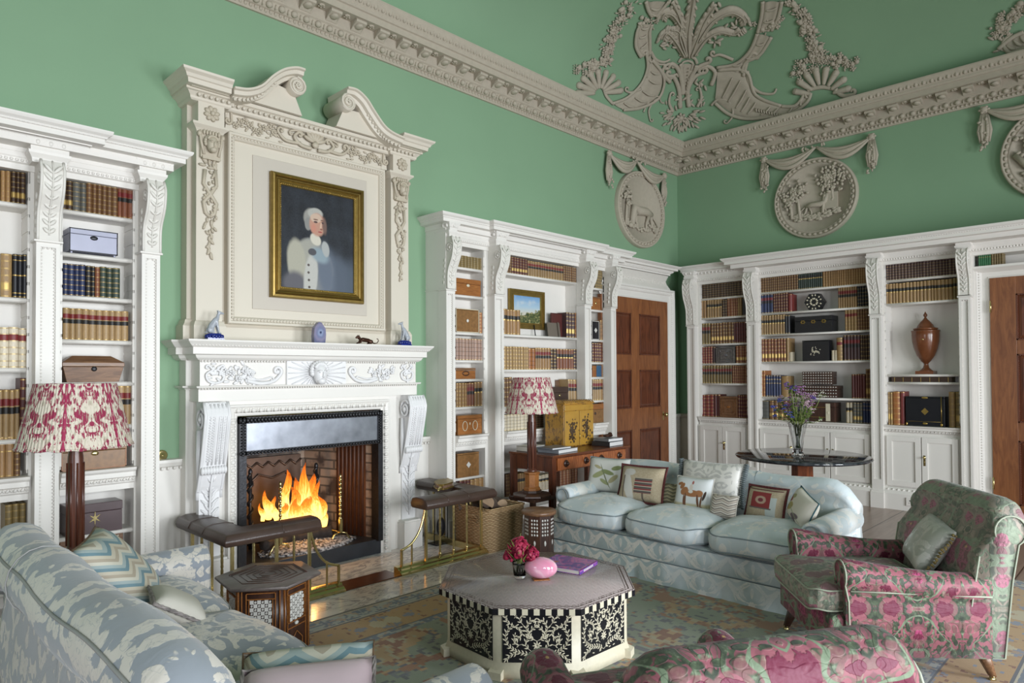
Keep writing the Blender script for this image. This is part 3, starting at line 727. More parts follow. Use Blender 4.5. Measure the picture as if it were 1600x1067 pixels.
# left bookcase, right bay
crop(0, 150, 3.5575); W_ = ', right bay, '+LW
run('L', 2.515, 340, 405, 462, 2, 'dbrown', 'giltpan', 'top shelf'+W_); run('L', 2.515, 405, 480, 475, 2, 'grey', 'ribbed', 'top shelf'+W_); run('L', 2.515, 480, 655, 480, 6, 'brown', 'ribbed', 'top shelf'+W_); run('L', 2.515, 655, 742, 500, 3, 'rbrown', 'label2', 'top shelf'+W_)
crop(0, 400, 3.5575)
run('L', 1.99, 350, 475, 38, 4, 'navy', 'ribbed', 'third shelf'+W_); run('L', 1.99, 478, 528, 52, 2, 'black', 'ribbed', 'third shelf'+W_); run('L', 1.99, 528, 556, 58, 1, 'rbrown', 'ribbed', 'third shelf'+W_); run('L', 1.99, 556, 668, 58, 3, 'dgreen', 'ribbed', 'third shelf'+W_)
run('L', 1.72, 350, 714, 286, 10, 'calf', 'label2', 'fourth shelf'+W_); run('L', 1.183, 350, 728, 722, 11, 'calf', 'label2', 'behind the lamp shade'+W_)
# right bookcase, narrow left bay
crop(640, 330, 6.67); W_ = ', narrow left bay, '+RW_
run('L', 2.51, 470, 766, 447, 9, 'olive', 'ribbed', 'top shelf'+W_)
crop(690, 480, 6.67)
run('L', 1.89, 392, 432, 50, 1, 'orange', 'ribbed', 'third shelf'+W_); run('L', 1.625, 148, 446, 320, 9, 'pink', 'lined', 'fourth shelf'+W_)
run('L', 1.181, 150, 262, 785, 4, 'tan', 'ribbed', 'sixth shelf'+W_); run('L', 1.181, 262, 340, 787, 3, 'rbrown', 'label2', 'sixth shelf'+W_); run('L', 1.181, 342, 442, 775, 3, 'tan', 'band', 'sixth shelf'+W_)
crop(600, 640, 6.67); run('L', 0.25, 785, 900, 735, 3, 'dred', 'ribbed', 'lowest shelf'+W_); run('L', 0.25, 900, 1045, 725, 3, 'tan', 'giltpan', 'lowest shelf'+W_)
# right bookcase, wide bay
crop(780, 360, 6.67); W_ = ', wide bay, '+RW_
run('L', 2.522, 80, 130, 265, 2, 'brown', 'ribbed', 'top shelf'+W_); run('L', 2.522, 130, 295, 275, 6, 'dred', 'giltpan', 'top shelf'+W_); run('L', 2.522, 297, 668, 312, 14, 'gold', 'label2', 'top shelf'+W_); run('L', 2.522, 670, 828, 368, 7, 'brown', 'ribbed', 'top shelf'+W_)
run('L', 1.894, 42, 218, 815, 5, 'tan', 'band', 'second shelf'+W_); run('L', 1.894, 700, 792, 852, 3, 'purple', 'giltpan', 'second shelf'+W_); run('L', 1.894, 792, 830, 852, 1, 'orange', 'ribbed', 'second shelf'+W_)
crop(780, 500, 7.622)
run('L', 1.536, 52, 350, 310, 9, 'gold', 'ribbed', 'third shelf'+W_); run('L', 1.536, 350, 430, 335, 2, 'orange', 'lined', 'third shelf'+W_); run('L', 1.536, 430, 612, 328, 6, 'tan', 'label2', 'third shelf'+W_)
run('L', 1.536, 614, 686, 340, 2, 'dbrown', 'ribbed', 'third shelf'+W_); run('L', 1.536, 688, 884, 340, 6, 'rbrown', 'band', 'third shelf'+W_); run('L', 1.536, 886, 962, 345, 3, 'purple', 'ribbed', 'third shelf'+W_)
run('L', 1.158, 54, 152, 678, 3, 'brown', 'ribbed', 'beside the lamp shade'+W_); run('L', 1.158, 820, 918, 705, 3, 'calf', 'label2', 'behind the yellow chest'+W_)
crop(700, 500, 5.336); run('L', 0.915, 468, 665, 790, 7, 'cream', 'lined', 'behind the lamp'+W_); run('L', 0.915, 668, 800, 790, 4, 'dbrown', 'ribbed', 'behind the lamp'+W_)
crop(780, 640, 4.85)
run('L', 0.25, 48, 80, 490, 1, 'brown', 'ribbed', 'beside the desk leg'+W_); run('L', 0.25, 125, 205, 485, 4, 'tan', 'band', 'under desk, left of lamp, '+RW_); run('L', 0.25, 276, 408, 500, 5, 'cream', 'band', 'under desk, right of lamp, '+RW_); run('L', 0.25, 460, 620, 462, 7, 'rbrown', 'ribbed', 'under the desk drawers'+W_)
# right bookcase, narrow right bay
crop(900, 380, 6.67); W_ = ', narrow right bay, '+RW_
run('L', 2.493, 200, 296, 276, 6, 'olive', 'ribbed', 'top shelf'+W_); run('L', 1.885, 250, 298, 800, 3, 'tan', 'lined', 'third shelf'+W_)
crop(780, 500, 7.622)
run('L', 1.621, 1108, 1248, 272, 5, 'dred', 'ribbed', 'fourth shelf'+W_); run('L', 1.447, 1110, 1158, 540, 1, 'orange', 'title', 'fifth shelf'+W_); run('L', 1.447, 1158, 1220, 535, 1, 'blue', 'plain', 'fifth shelf'+W_); run('L', 1.447, 1222, 1266, 530, 2, 'calf', 'lined', 'fifth shelf'+W_); run('L', 1.175, 1112, 1272, 705, 6, 'calf', 'label2', 'sixth shelf'+W_)
# end wall, left bay
W_ = ', left bay, '+EW
crop(1075, 400, 7.62)
run('R', 2.482, 125, 668, 352, 15, 'dbrown', 'ribbed', 'top shelf'+W_)
run('R', 2.222, 127, 215, 535, 3, 'tan', 'plain', 'second shelf'+W_); run('R', 2.222, 220, 402, 528, 6, 'gold', 'band', 'second shelf'+W_); run('R', 2.222, 405, 462, 520, 2, 'dbrown', 'ribbed', 'second shelf'+W_); run('R', 2.222, 465, 592, 510, 4, 'rbrown', 'ribbed', 'second shelf'+W_); run('R', 2.222, 592, 642, 498, 2, 'gold', 'ribbed', 'second shelf'+W_); run('R', 2.222, 645, 690, 495, 1, 'black', 'plain', 'second shelf'+W_)
run('R', 1.872, 135, 265, 805, 4, 'olive', 'label2', 'third shelf'+W_); run('R', 1.872, 268, 545, 800, 8, 'brown', 'giltpan', 'third shelf'+W_); run('R', 1.872, 545, 690, 785, 5, 'dred', 'lined', 'third shelf'+W_)
crop(1075, 520, 6.67)
run('R', 1.612, 120, 255, 148, 5, 'red', 'ribbed', 'fourth shelf'+W_); run('R', 1.612, 255, 284, 148, 1, 'purple', 'plain', 'fourth shelf'+W_); run('R', 1.612, 495, 616, 135, 4, 'rbrown', 'giltpan', 'fourth shelf'+W_)
run('R', 1.349, 120, 458, 342, 12, 'olive', 'label2', 'fifth shelf'+W_); run('R', 1.349, 460, 616, 340, 7, 'rbrown', 'ribbed', 'fifth shelf'+W_)
run('R', 0.905, 140, 268, 640, 3, 'red', 'ribbed', 'bottom shelf'+W_); run('R', 0.905, 268, 335, 640, 2, 'dred', 'plain', 'bottom shelf'+W_); run('R', 0.905, 516, 618, 645, 4, 'dred', 'ribbed', 'bottom shelf'+W_)
# end wall, wide bay
W_ = ', wide bay, '+EW
crop(1180, 400, 7.62)
run('R', 2.495, 57, 512, 245, 17, 'brown', 'ribbed', 'top shelf'+W_); run('R', 2.495, 512, 800, 190, 12, 'dgreen', 'band', 'top shelf'+W_); run('R', 2.495, 802, 1332, 175, 19, 'tan', 'ribbed', 'top shelf'+W_)
run('R', 2.232, 60, 212, 462, 4, 'navy', 'label2', 'second shelf'+W_); run('R', 2.232, 214, 386, 450, 6, 'dred', 'ribbed', 'second shelf'+W_); run('R', 2.232, 390, 436, 455, 1, 'red', 'plain', 'second shelf'+W_)
run('R', 2.232, 985, 1210, 375, 8, 'gold', 'label2', 'second shelf'+W_); run('R', 2.232, 1214, 1364, 352, 5, 'black', 'ribbed', 'second shelf'+W_)
run('R', 1.965, 66, 352, 712, 9, 'gold', 'band', 'third shelf'+W_); run('R', 1.965, 354, 412, 705, 2, 'black', 'plain', 'third shelf'+W_); run('R', 1.965, 1066, 1210, 640, 4, 'gold', 'label1', 'third shelf'+W_); run('R', 1.965, 1210, 1366, 628, 5, 'brown', 'ribbed', 'third shelf'+W_)
crop(1180, 520, 6.67)
run('R', 1.623, 62, 320, 65, 8, 'rbrown', 'giltpan', 'fourth shelf'+W_); run('R', 1.623, 322, 352, 55, 1, 'gold', 'plain', 'fourth shelf'+W_)
run('R', 1.623, 846, 908, 50, 1, 'gold', 'label1', 'fourth shelf'+W_); run('R', 1.623, 918, 1092, 25, 5, 'purple', 'label2', 'fourth shelf'+W_); run('R', 1.623, 1094, 1196, 20, 4, 'dbrown', 'ribbed', 'fourth shelf'+W_)
run('R', 1.623, 352, 384, 200, 1, 'cream', 'plain', 'small, fourth shelf, left'+W_); run('R', 1.623, 795, 855, 182, 2, 'cream', 'title', 'small, fourth shelf'+W_)
run('R', 1.187, 55, 105, 392, 2, 'orange', 'ribbed', 'fifth shelf'+W_); run('R', 1.187, 106, 268, 440, 6, 'navy', 'title', 'fifth shelf'+W_); run('R', 1.187, 270, 345, 448, 1, 'gold', 'plain', 'fifth shelf'+W_); run('R', 1.187, 1002, 1148, 428, 5, 'dred', 'plain', 'fifth shelf'+W_); run('R', 1.187, 1150, 1202, 372, 2, 'brown', 'giltpan', 'fifth shelf'+W_)
run('R', 0.905, 72, 142, 700, 1, 'grey', 'lined', 'bottom shelf'+W_); run('R', 0.905, 146, 332, 705, 4, 'brown', 'giltpan', 'bottom shelf'+W_); run('R', 0.905, 945, 1012, 722, 2, 'cream', 'band', 'bottom shelf'+W_); run('R', 0.905, 1015, 1118, 722, 3, 'grey', 'giltpan', 'bottom shelf'+W_); run('R', 0.905, 1120, 1214, 715, 3, 'navy', 'title', 'bottom shelf'+W_)
# end wall, urn bay and above the door
W_ = ', urn bay, '+EW
crop(1370, 380, 7.11)
run('R', 2.505, 100, 905, 238, 23, 'purple', 'ribbed', 'top shelf'+W_); run('R', 2.245, 98, 842, 455, 19, 'gold', 'band', 'second shelf'+W_); run('R', 2.245, 844, 915, 385, 2, 'olive', 'band', 'second shelf'+W_)
crop(1370, 560, 8.207)
run('R', 0.905, 140, 202, 425, 2, 'gold', 'giltpan', 'bottom shelf'+W_); run('R', 0.905, 204, 296, 420, 1, 'orange', 'ribbed', 'bottom shelf'+W_); run('R', 0.905, 298, 358, 418, 1, 'red', 'plain', 'bottom shelf'+W_); run('R', 0.905, 920, 1002, 425, 1, 'gold', 'ribbed', 'bottom shelf'+W_); run('R', 0.905, 1005, 1088, 420, 1, 'olive', 'giltpan', 'bottom shelf'+W_)
crop(1400, 340, 7.62); run('R', 2.562, 978, 1128, 415, 6, 'green', 'title', 'shelf above the right-hand door'); run('R', 2.562, 1130, 1280, 402, 5, 'olive', 'lined', 'shelf above the right-hand door')
def parea(b):
    p = (b[1], W1-b[5]) if b[0] == 'L' else (W2-b[5], W1-b[1])
    dep = p[0]*FW.x+p[1]*FW.y; fac = (p[1] if b[0] == 'L' else p[0])/sqrt(p[0]**2+p[1]**2)
    return b[2]*b[4]*fac/dep**2
random.seed(11)
order = sorted(BOOKS, key=parea, reverse=True)
thr = parea(order[min(299, len(order)-1)])
rest = MB()
for b in BOOKS:
    side, u, w_, z, h, d, col, pat, where, q_, rn, ri = b
    me = bookmesh(col, pat); dp = min(h*0.72, d-0.03)
    if side == 'L': Mx = T(u, W1-d-0.0, z) @ Matrix.Diagonal((w_, dp, h, 1))
    else: Mx = T(W2-d, W1-u, z) @ RZ(-pi/2) @ Matrix.Diagonal((w_, dp, h, 1))
    if parea(b) >= thr:
        o = bpy.data.objects.new('book', me); COL.objects.link(o); o.matrix_world = Mx
        ds = DESC[col].replace(' leather', '')
        if len(rn) > 1: ds = ('left-hand ', 'middle ' if len(rn) > 2 else 'right-hand ', 'right-hand ')[ri-1]+ds
        o['label'] = ('%s%s book%s, %s' % (q_, ds, 's' if q_ else '', where)); o['category'] = 'book'; o['group'] = '%s books, %s' % (DESC[col], where)
    else: rest.__dict__.setdefault('items', []).append((Mx, me))
import bmesh
if rest.__dict__.get('items'):
    mats = []; bmx = bmesh.new()
    rv, rf, rm, rs = [], [], [], []
    for Mx, me in rest.items:
        n = len(rv); rv += [Mx @ v.co for v in me.vertices]
        idx = []
        for q in me.materials:
            if q not in mats: mats.append(q)
            idx.append(mats.index(q))
        for p in me.polygons: rf.append([i+n for i in p.vertices]); rm.append(idx[p.material_index]); rs.append(p.use_smooth)
    r2 = MB(); r2.v = rv; r2.f = rf; r2.mi = rm; r2.sm = rs
    r2.build('books', mats, label='small distant leather-bound books packing the end wall bookcase and upper shelves', cat='books', kind='stuff')
print('BOOKS', len(BOOKS))
# ================================================================== boxes and other things on the shelves
def casket(side, z, x0, x1, ytop, body, lid=None, label='', name='wooden_box', cat='box', lidh=0.3, d=None, dp=None, orn=None, trim=None, taper=0.0, feet=False, esc=None):
    Mw = ML if side == 'L' else MR
    d = d or (0.18 if side == 'L' else 0.235); dp = dp or (0.15 if side == 'L' else 0.19)
    c = CROP; yt = c[1]+ytop/c[2]
    u0, u1 = px2u(side, c[0]+x0/c[2], yt, d), px2u(side, c[0]+x1/c[2], yt, d); h = max(0.05, z_at(side, c[0]+x0/c[2], yt, d)-z)
    r_ = root(name, label, cat, tuple(Mw @ Vector(((u0+u1)/2, d-dp/2, z))))
    zf = z+(0.012 if feet else 0.0); h -= (0.012 if feet else 0)
    zl = zf+h*(1-lidh); t_ = taper*(u1-u0)
    m = MB(Mw)
    vs = [(u0+t_, d-dp, zf), (u1-t_, d-dp, zf), (u1-t_, d-t_*0.5, zf), (u0+t_, d-t_*0.5, zf), (u0, d-dp, zl), (u1, d-dp, zl), (u1, d, zl), (u0, d, zl)]
    m.add(vs, [(0, 3, 2, 1), (4, 5, 6, 7), (0, 1, 5, 4), (1, 2, 6, 5), (2, 3, 7, 6), (3, 0, 4, 7)])
    if feet:
        for a in (u0+0.015, u1-0.015): m.ell((a, d-0.015, z+0.008), 0.008, 6, 4)
    m.build('body', body, r_, bevel=0.002)
    m = MB(Mw); e = 0.004
    if taper: m.add([(u0-e, d-dp, zl+0.002), (u1+e, d-dp, zl+0.002), (u1+e, d+e, zl+0.002), (u0-e, d+e, zl+0.002), (u0-e, d-dp, zl+h*lidh*0.4), (u1+e, d-dp, zl+h*lidh*0.4), (u1+e, d+e, zl+h*lidh*0.4), (u0-e, d+e, zl+h*lidh*0.4), (u0+0.06, d-dp+0.03, zf+h), (u1-0.06, d-dp+0.03, zf+h), (u1-0.06, d-0.05, zf+h), (u0+0.06, d-0.05, zf+h)],
               [(0, 1, 5, 4), (1, 2, 6, 5), (2, 3, 7, 6), (3, 0, 4, 7), (4, 5, 9, 8), (5, 6, 10, 9), (6, 7, 11, 10), (7, 4, 8, 11), (8, 9, 10, 11), (0, 3, 2, 1)])
    else: m.box(u0-e*0.5, u1+e*0.5, d-dp, d+e*0.5, zl+0.002, zf+h)
    m.build('lid', lid or body, r_, bevel=0.003)
    if trim:
        m = MB(Mw); w_ = 0.006
        for a, b, c_, e_ in ((u0, u1, zf, zf+w_), (u0, u1, zf+h-w_, zf+h), (u0, u0+w_, zf, zf+h), (u1-w_, u1, zf, zf+h)): m.box(a, b, d, d+0.003, c_, e_)
        m.build('edge_inlay', trim, r_)
    if orn:
        m = MB(Mw); uc = (u0+u1)/2; zc = zf+h/2; kind, mt = orn
        if kind == 'diamond': m.prism([(uc-0.028, zc), (uc, zc-0.03), (uc+0.028, zc), (uc, zc+0.03)], d, d+0.005, 1)
        if kind == 'dot': m.ell((uc, d+0.002, zc), (0.016, 0.006, 0.016), 10, 6)
        if kind == 'ovals':
            for s_ in (-1, 1): m.tube([(uc+s_*0.065+0.03*cos(a*0.45), d+0.003, zc-0.01+0.045*sin(a*0.45)) for a in range(14)], 0.0035, 5, closed=True)
            m.ell((uc, d+0.002, zc+0.01), (0.007, 0.004, 0.014), 8, 5)
        if kind == 'star':
            p = []
            for k in range(12): rr = 0.045 if k % 2 == 0 else 0.012; p.append((uc+rr*sin(k*pi/6)*0.8, zc+rr*cos(k*pi/6)))
            m.prism(p, d, d+0.004, 1)
        if kind == 'key': m.ell((uc, d+0.002, zl-0.015), (0.022, 0.005, 0.014), 10, 5)
        if kind == 'oval': m.tube([(uc+0.04*cos(a*0.45), d+0.002, zc+0.02*sin(a*0.45)) for a in range(14)], 0.005, 5, closed=True)
        if kind == 'flowers':
            for k in range(3):
                cc = u0+(u1-u0)*(0.22+0.28*k)
                for j in range(6): m.ell((cc+0.02*cos(j*1.05), d+0.002, zc+0.03+0.016*sin(j*1.05)), (0.011, 0.003, 0.009), 6, 4)
        if kind == 'spray':
            random.seed(5)
            for k in range(26): m.ell((uc-0.02+random.gauss(0, 0.028), d+0.002, zc-0.01+random.gauss(0, 0.022)), (0.009, 0.003, 0.005), 6, 4, R=Matrix.Rotation(random.uniform(0, 3), 3, 'Y'))
        if kind == 'pips':
            nr = max(2, int(h/0.03)); nc = max(5, int((u1-u0)/0.028))
            for a in range(nr):
                for b in range(nc): m.prism([(u0+(b+.5)*(u1-u0)/nc+0.009*q[0], zf+(a+.5)*h/nr+0.008*q[1]) for q in ((-1, 0), (0, -1), (1, 0), (0, 1))], d+0.001, d+0.004, 1)
        if kind == 'cam':
            m.box(uc+0.045, uc+0.095, d, d+0.004, zf+0.01, zf+h-0.012); m.ell((uc+0.07, d+0.004, zc-0.005), (0.014, 0.004, 0.018), 10, 6)
        if kind == 'fret':
            for k in range(2): m.tube([(uc+(u1-u0)*(0.40-k*0.12)*cx_, d+0.002, zc+h*(0.38-k*0.12)*cz_) for cx_, cz_ in ((-1, -1), (1, -1), (1, 1), (-1, 1))], 0.003, 4, closed=True)
            m.ell((uc, d+0.002, zc), (0.03, 0.004, 0.014), 8, 5)
        if kind == 'goldmounts':
            m.prism([(uc-0.035, zc), (uc, zc-0.038), (uc+0.035, zc), (uc, zc+0.038)], d, d+0.006, 1); m.ell((uc, d+0.003, zf+h-0.012), (0.032, 0.006, 0.012), 8, 5); m.ell((uc, d+0.003, zf+0.03), (0.026, 0.006, 0.012), 8, 5)
            m.tube([(u0+0.02, d+0.003, zf+0.05), (u1-0.03, d+0.003, zf+0.05)], 0.0018, 4); m.tube([(u1-0.03, d+0.003, zf), (u1-0.03, d+0.003, zf+h)], 0.004, 5); m.ell((u1-0.03, d+0.004, zf+0.02), (0.013, 0.006, 0.018), 8, 5); m.ell((u0+0.01, d+0.004, zf+0.02), (0.009, 0.006, 0.018), 8, 5)
        m.build({'key': 'escutcheon', 'goldmounts': 'gilt_mounts'}.get(kind, 'inlay'), mt, r_)
    return r_, (u0, u1, zf, zf+h, d, dp)
M['silverlav'] = plain('pale_lacquer_panel', (0.52, 0.53, 0.66), 0.25, 0.1, var=0.15, sc=5)
M['embsilver'] = plain('embossed_silver', (0.38, 0.39, 0.38), 0.35, 0.7, var=0.4, sc=45, bump=0.6)
M['dleather'] = plain('plum_leather', (0.13, 0.085, 0.09), 0.28, 0, var=0.3, sc=6)
L_ = 'left of the fireplace'; R_ = 'right of the fireplace'
crop(0, 150, 3.5575)
casket('L', 2.252, 385, 655, 728, M['silverlav'], M['silverlav'], 'pale silvery casket with black edges, on shelf of bookcase left of fireplace', 'tea_caddy', lidh=0.25, trim=M['black'], orn=('key', M['iron']), feet=True)
crop(0, 400, 3.5575)
casket('L', 1.457, 350, 688, 552, M['walnut'], M['walnut'], 'brown wooden tea caddy with a peaked lid, above the red patterned lamp shade', 'tea_caddy', lidh=0.42, taper=0.07, orn=('dot', M['iron']))
crop(90, 660, 4.85)
casket('L', 0.916, 30, 522, 160, M['burr'], M['burr'], 'walnut box with pale edge inlay and brass keyhole, behind the large lamp column', 'writing_box', lidh=0.35, trim=M['box_or'], orn=('key', M['brass']))
casket('L', 0.515, 65, 490, 640, M['dleather'], M['dleather'], 'plum-brown leather box with a star on its front, low shelf behind lamp column', 'leather_box', lidh=0.3, orn=('star', M['brass']))
r_, b_ = casket('L', 0.25, 20, 492, 905, M['walnut'], M['walnut'], 'wooden chest with pearl studs, lowest shelf behind the large lamp', 'studded_chest', lidh=0.25)
m = MB(ML); random.seed(2)
for i in range(60): m.ell((random.uniform(b_[0]+.01, b_[1]-.01), b_[4]+0.001, random.choice((b_[2]+0.015, b_[3]-0.015, random.uniform(b_[2], b_[3])))), (0.005, 0.003, 0.005), 5, 4)
m.build('studs', M['pearl'], r_)
crop(640, 330, 6.67)
casket('L', 2.245, 472, 740, 690, M['box_or'], M['box_or'], 'plain reddish-brown wooden box, second shelf of narrow bay right of fireplace', orn=('key', M['ivory']))
crop(690, 480, 6.67)
casket('L', 1.89, 148, 388, 8, M['burr'], M['burr'], 'burr wood box framed in black and ivory with pearl dot, narrow bay right of fireplace', lidh=0.06, trim=M['ivory'], orn=('dot', M['pearl']))
casket('L', 1.445, 148, 352, 632, M['box_or'], M['walnut'], 'small wooden box with an oval inlay, fifth shelf of narrow bay right of fireplace', lidh=0.25, orn=('oval', M['dkwood']))
crop(600, 640, 6.67)
casket('L', 0.914, 765, 1020, 62, M['box_or'], M['box_or'], 'satinwood box with two inlaid ovals, just above the carved rail right of fireplace', lidh=0.2, trim=M['burr'], orn=('ovals', M['ivory']))
casket('L', 0.512, 765, 990, 462, M['burr'], M['burr'], 'burr walnut box with a pearl diamond, below the rail right of fireplace', lidh=0.08, orn=('diamond', M['pearl']))
crop(900, 380, 6.67)
casket('L', 2.236, 158, 254, 552, M['box_or'], M['walnut'], 'small dark red-brown box on second shelf beside the mahogany door', lidh=0.1, orn=('dot', M['brass']))
casket('L', 1.885, 165, 240, 808, M['black'], M['black'], 'black box with a pearl diamond, third shelf beside the mahogany door', lidh=0.08, trim=M['pearl'], orn=('diamond', M['pearl']))
crop(700, 500, 5.336)
casket('L', 0.914, 1150, 1302, 705, M['burr'], M['box_or'], 'small inlaid wooden chest just behind the yellow cabinet, beside the door', lidh=0.3, orn=('dot', M['dkwood']))
crop(780, 500, 7.622)
casket('L', 1.158, 615, 822, 800, M['leather'], M['leather'], 'dark brown leather case between lamp shade and yellow chest', 'leather_case', lidh=0.35, orn=('dot', M['brass']))
casket('L', 1.158, 675, 815, 712, M['leatherw'], M['leatherw'], 'tall brown album standing behind the dark leather case', 'album', cat='album', lidh=0.03, d=0.03, dp=0.02)
W_ = 'end wall bookcase'
crop(1075, 520, 6.67)
casket('R', 1.612, 290, 484, 155, M['embsilver'], M['embsilver'], 'square silver-grey embossed box between red books, left bay of end wall', 'silver_box', lidh=0.08, orn=('fret', M['steel']))
casket('R', 0.905, 328, 512, 660, M['walnut'], M['walnut'], 'plain brown box between red books, bottom shelf of end wall left bay', lidh=0.1, orn=('fret', M['box_or']))
crop(1180, 400, 7.62)
# hexagonal inlaid box
m = MB(MR); u_ = (px2u('R', 1256, 458, .2)+px2u('R', 1287, 458, .2))/2; rr = 0.113
hx = root('hexagonal_box', 'hexagonal black box inlaid with pale lozenges, standing on edge in end wall bookcase', 'box', tuple(MR @ Vector((u_, 0.15, 2.232))))
m.prism([(u_+rr*cos(k*pi/3), 2.232+rr*0.87+rr*sin(k*pi/3)) for k in range(6)], 0.10, 0.20, 1); m.build('body', M['black'], hx)
m = MB(MR)
for k in range(6):
    for q in (0.35, 0.72):
        for o_ in (-0.22, 0.22):
            a = k*pi/3+pi/6+o_; m.ell((u_+rr*q*cos(a), 0.201, 2.232+rr*0.87+rr*q*sin(a)), (0.013, 0.003, 0.009), 6, 4, R=Matrix.Rotation(-a, 3, 'Y'))
m.build('inlay', M['ivory'], hx)
casket('R', 1.965, 470, 915, 728, M['black'], M['black'], 'long black lacquer box painted with flower sprays, third shelf of end wall', 'lacquer_box', lidh=0.3, orn=('flowers', M['golddk']))
crop(1180, 520, 6.67)
casket('R', 1.623, 490, 768, 82, M['black'], M['black'], 'square black lacquer box with gold flower spray, fourth shelf of end wall', 'lacquer_box', lidh=0.05, orn=('spray', M['ivory']), dp=0.12)
r_, b_ = casket('R', 1.187, 440, 855, 548, M['dkwood'], M['dkwood'], 'larger pearl-inlaid chest on fifth shelf of end wall behind the flowers', 'inlaid_chest', lidh=0.3, orn=('pips', M['pearl']))
zt = b_[3]
casket('R', zt+0.002, 492, 805, 405, M['dkwood'], M['dkwood'], 'smaller pearl-inlaid box resting on top of the larger inlaid chest', 'inlaid_box', lidh=0.4, orn=('pips', M['pearl']), d=0.2, dp=0.14, feet=True)
r_, b_ = casket('R', 0.905, 560, 830, 722, M['dkwood'], M['dkwood'], 'dark domed box with a pale medallion, bottom shelf of end wall by the flowers', 'domed_box', lidh=0.25, orn=('cam', M['ivory']))
m = MB(MR); m.box(b_[0]+0.03, b_[1]-0.1, b_[4], b_[4]+0.004, b_[2]+0.05, b_[2]+0.055); m.box(b_[0]+0.03, b_[1]-0.1, b_[4], b_[4]+0.004, b_[3]-0.06, b_[3]-0.055); m.build('gilt_line', M['gold'], r_)
crop(1370, 560, 8.207)
casket('R', 0.905, 368, 868, 485, M['black'], M['black'], 'black chest with gilt mounts and diamond plate under the urn', 'lacquer_chest', lidh=0.05, orn=('goldmounts', M['gold']))
# folio lying flat, under the urn
m = MB(MR); a_, b2_ = px2u('R', 1370+190/8.207, 592, .21), px2u('R', 1370+960/8.207, 592, .21)
m.box(a_, b2_, 0.03, 0.20, 1.377, 1.381); m.box(a_, b2_, 0.03, 0.20, 1.425, 1.430); m.box(a_, b2_, 0.195, 0.212, 1.377, 1.430); m.box(a_+0.004, b2_-0.004, 0.03, 0.195, 1.381, 1.425, 1)
for k in range(7): u = a_+0.03+(b2_-a_-0.06)*k/6; m.box(u-0.003, u+0.003, 0.212, 0.2145, 1.377, 1.430, 2)
m.build('folio_volume', [leathermat('dbrown'), M['page'], M['gilt']], label='long dark ribbed folio lying flat on the shelf directly below the urn', cat='book')
# slipcase and grey booklets beside the landscape painting
crop(780, 360, 6.67)
r_, b_ = casket('L', 1.894, 545, 698, 858, leathermat('dred'), leathermat('dred'), 'dark red folder with grey booklets leaning on it, right of the landscape painting', 'folder', cat='folder', lidh=0.03, d=0.10, dp=0.02)
m = MB(ML); u0_ = px2u('L', 780+545/6.67, 520); m.M = ML @ T(u0_, 0.12, 1.894) @ RX(radians(8)); m.box(0, 0.16, 0, 0.006, 0, 0.16); m.box(0.165, 0.178, -0.03, 0.02, 0, 0.165); m.box(0.18, 0.192, -0.03, 0.02, 0, 0.16)
m.build('booklets', [plain('grey_booklet', (0.17, 0.14, 0.11), 0.6)], r_)
# thick tan cover seen from the side, end wall
# urn
uy = px2u('R', 1446, 520, 0.13); c = MR @ Vector((uy, 0.125, 1.462))
ur = root('urn', 'lidded reddish-brown wooden urn standing alone in the end wall bookcase', 'urn', tuple(c))
M['urn'] = plain('urn_mahogany', (0.22, 0.075, 0.03), 0.18, var=0.25, sc=14)
m = MB(); s_ = 1.0
m.lathe([(0.105, 0.30), (0.112, 0.305), (0.112, 0.32), (0.108, 0.325)], (0, 0, 0)); 
m = MB(T(*c))
m.box(-0.085, 0.085, -0.085, 0.085, 0, 0.035); m.lathe([(0.07, 0.035), (0.055, 0.045), (0.03, 0.07), (0.022, 0.10), (0.022, 0.115), (0.03, 0.125), (0.045, 0.14), (0.085, 0.20), (0.112, 0.275), (0.128, 0.35), (0.133, 0.42), (0.133, 0.455), (0.137, 0.46), (0.137, 0.475), (0.0, 0.475)], seg=28)
m.build('body', M['urn'], ur)
m = MB(T(*c)); m.lathe([(0.100, 0.475), (0.118, 0.485), (0.118, 0.498), (0.085, 0.505), (0.075, 0.53), (0.05, 0.565), (0.022, 0.595), (0.012, 0.61), (0.010, 0.62), (0.018, 0.63), (0.020, 0.645), (0.010, 0.66), (0.004, 0.675), (0, 0.68)], seg=28); m.build('lid', M['urn'], ur)
m = MB(T(*c)); m.ell((-0.125, 0.0, 0.375), (0.006, 0.012, 0.012), 8, 6); m.build('escutcheon', M['brass'], ur)
# landscape painting on the shelf
def quadmap(Mw, u0, u1, z0, z1, d):
    return lambda s, t, e=0.0: (u0+(u1-u0)*s, d+e, z0+(z1-z0)*t)
def picframe(Mw, u0, u1, z0, z1, d, wd, par, mats, steps):
    for (a, b, e, mt) in steps:
        m = MB(Mw)
        for i in range(4):
            o = [(u0+a, z0+a), (u1-a, z0+a), (u1-a, z1-a), (u0+a, z1-a)]; q = [(u0+b, z0+b), (u1-b, z0+b), (u1-b, z1-b), (u0+b, z1-b)]
            j = (i+1) % 4
            pts = [o[i], o[j], q[j], q[i]]
            m.prism([(p[0], p[1]) for p in pts], d, d+e, 1)
        m.build('frame_moulding', mt, par, bevel=0.004)
crop(780, 360, 6.67)
u0_, u1_ = px2u('L', 780+120/6.67, 500, .06), px2u('L', 780+485/6.67, 500, .06); z1_ = z_at('L', 798, 360+600/6.67, .06); z0_ = z_at('L', 798, 360+1015/6.67, .06)
lp = root('landscape_painting', 'small framed landscape painting with blue sky and trees on the shelf', 'painting', tuple(ML @ Vector(((u0_+u1_)/2, 0.06, z0_))))
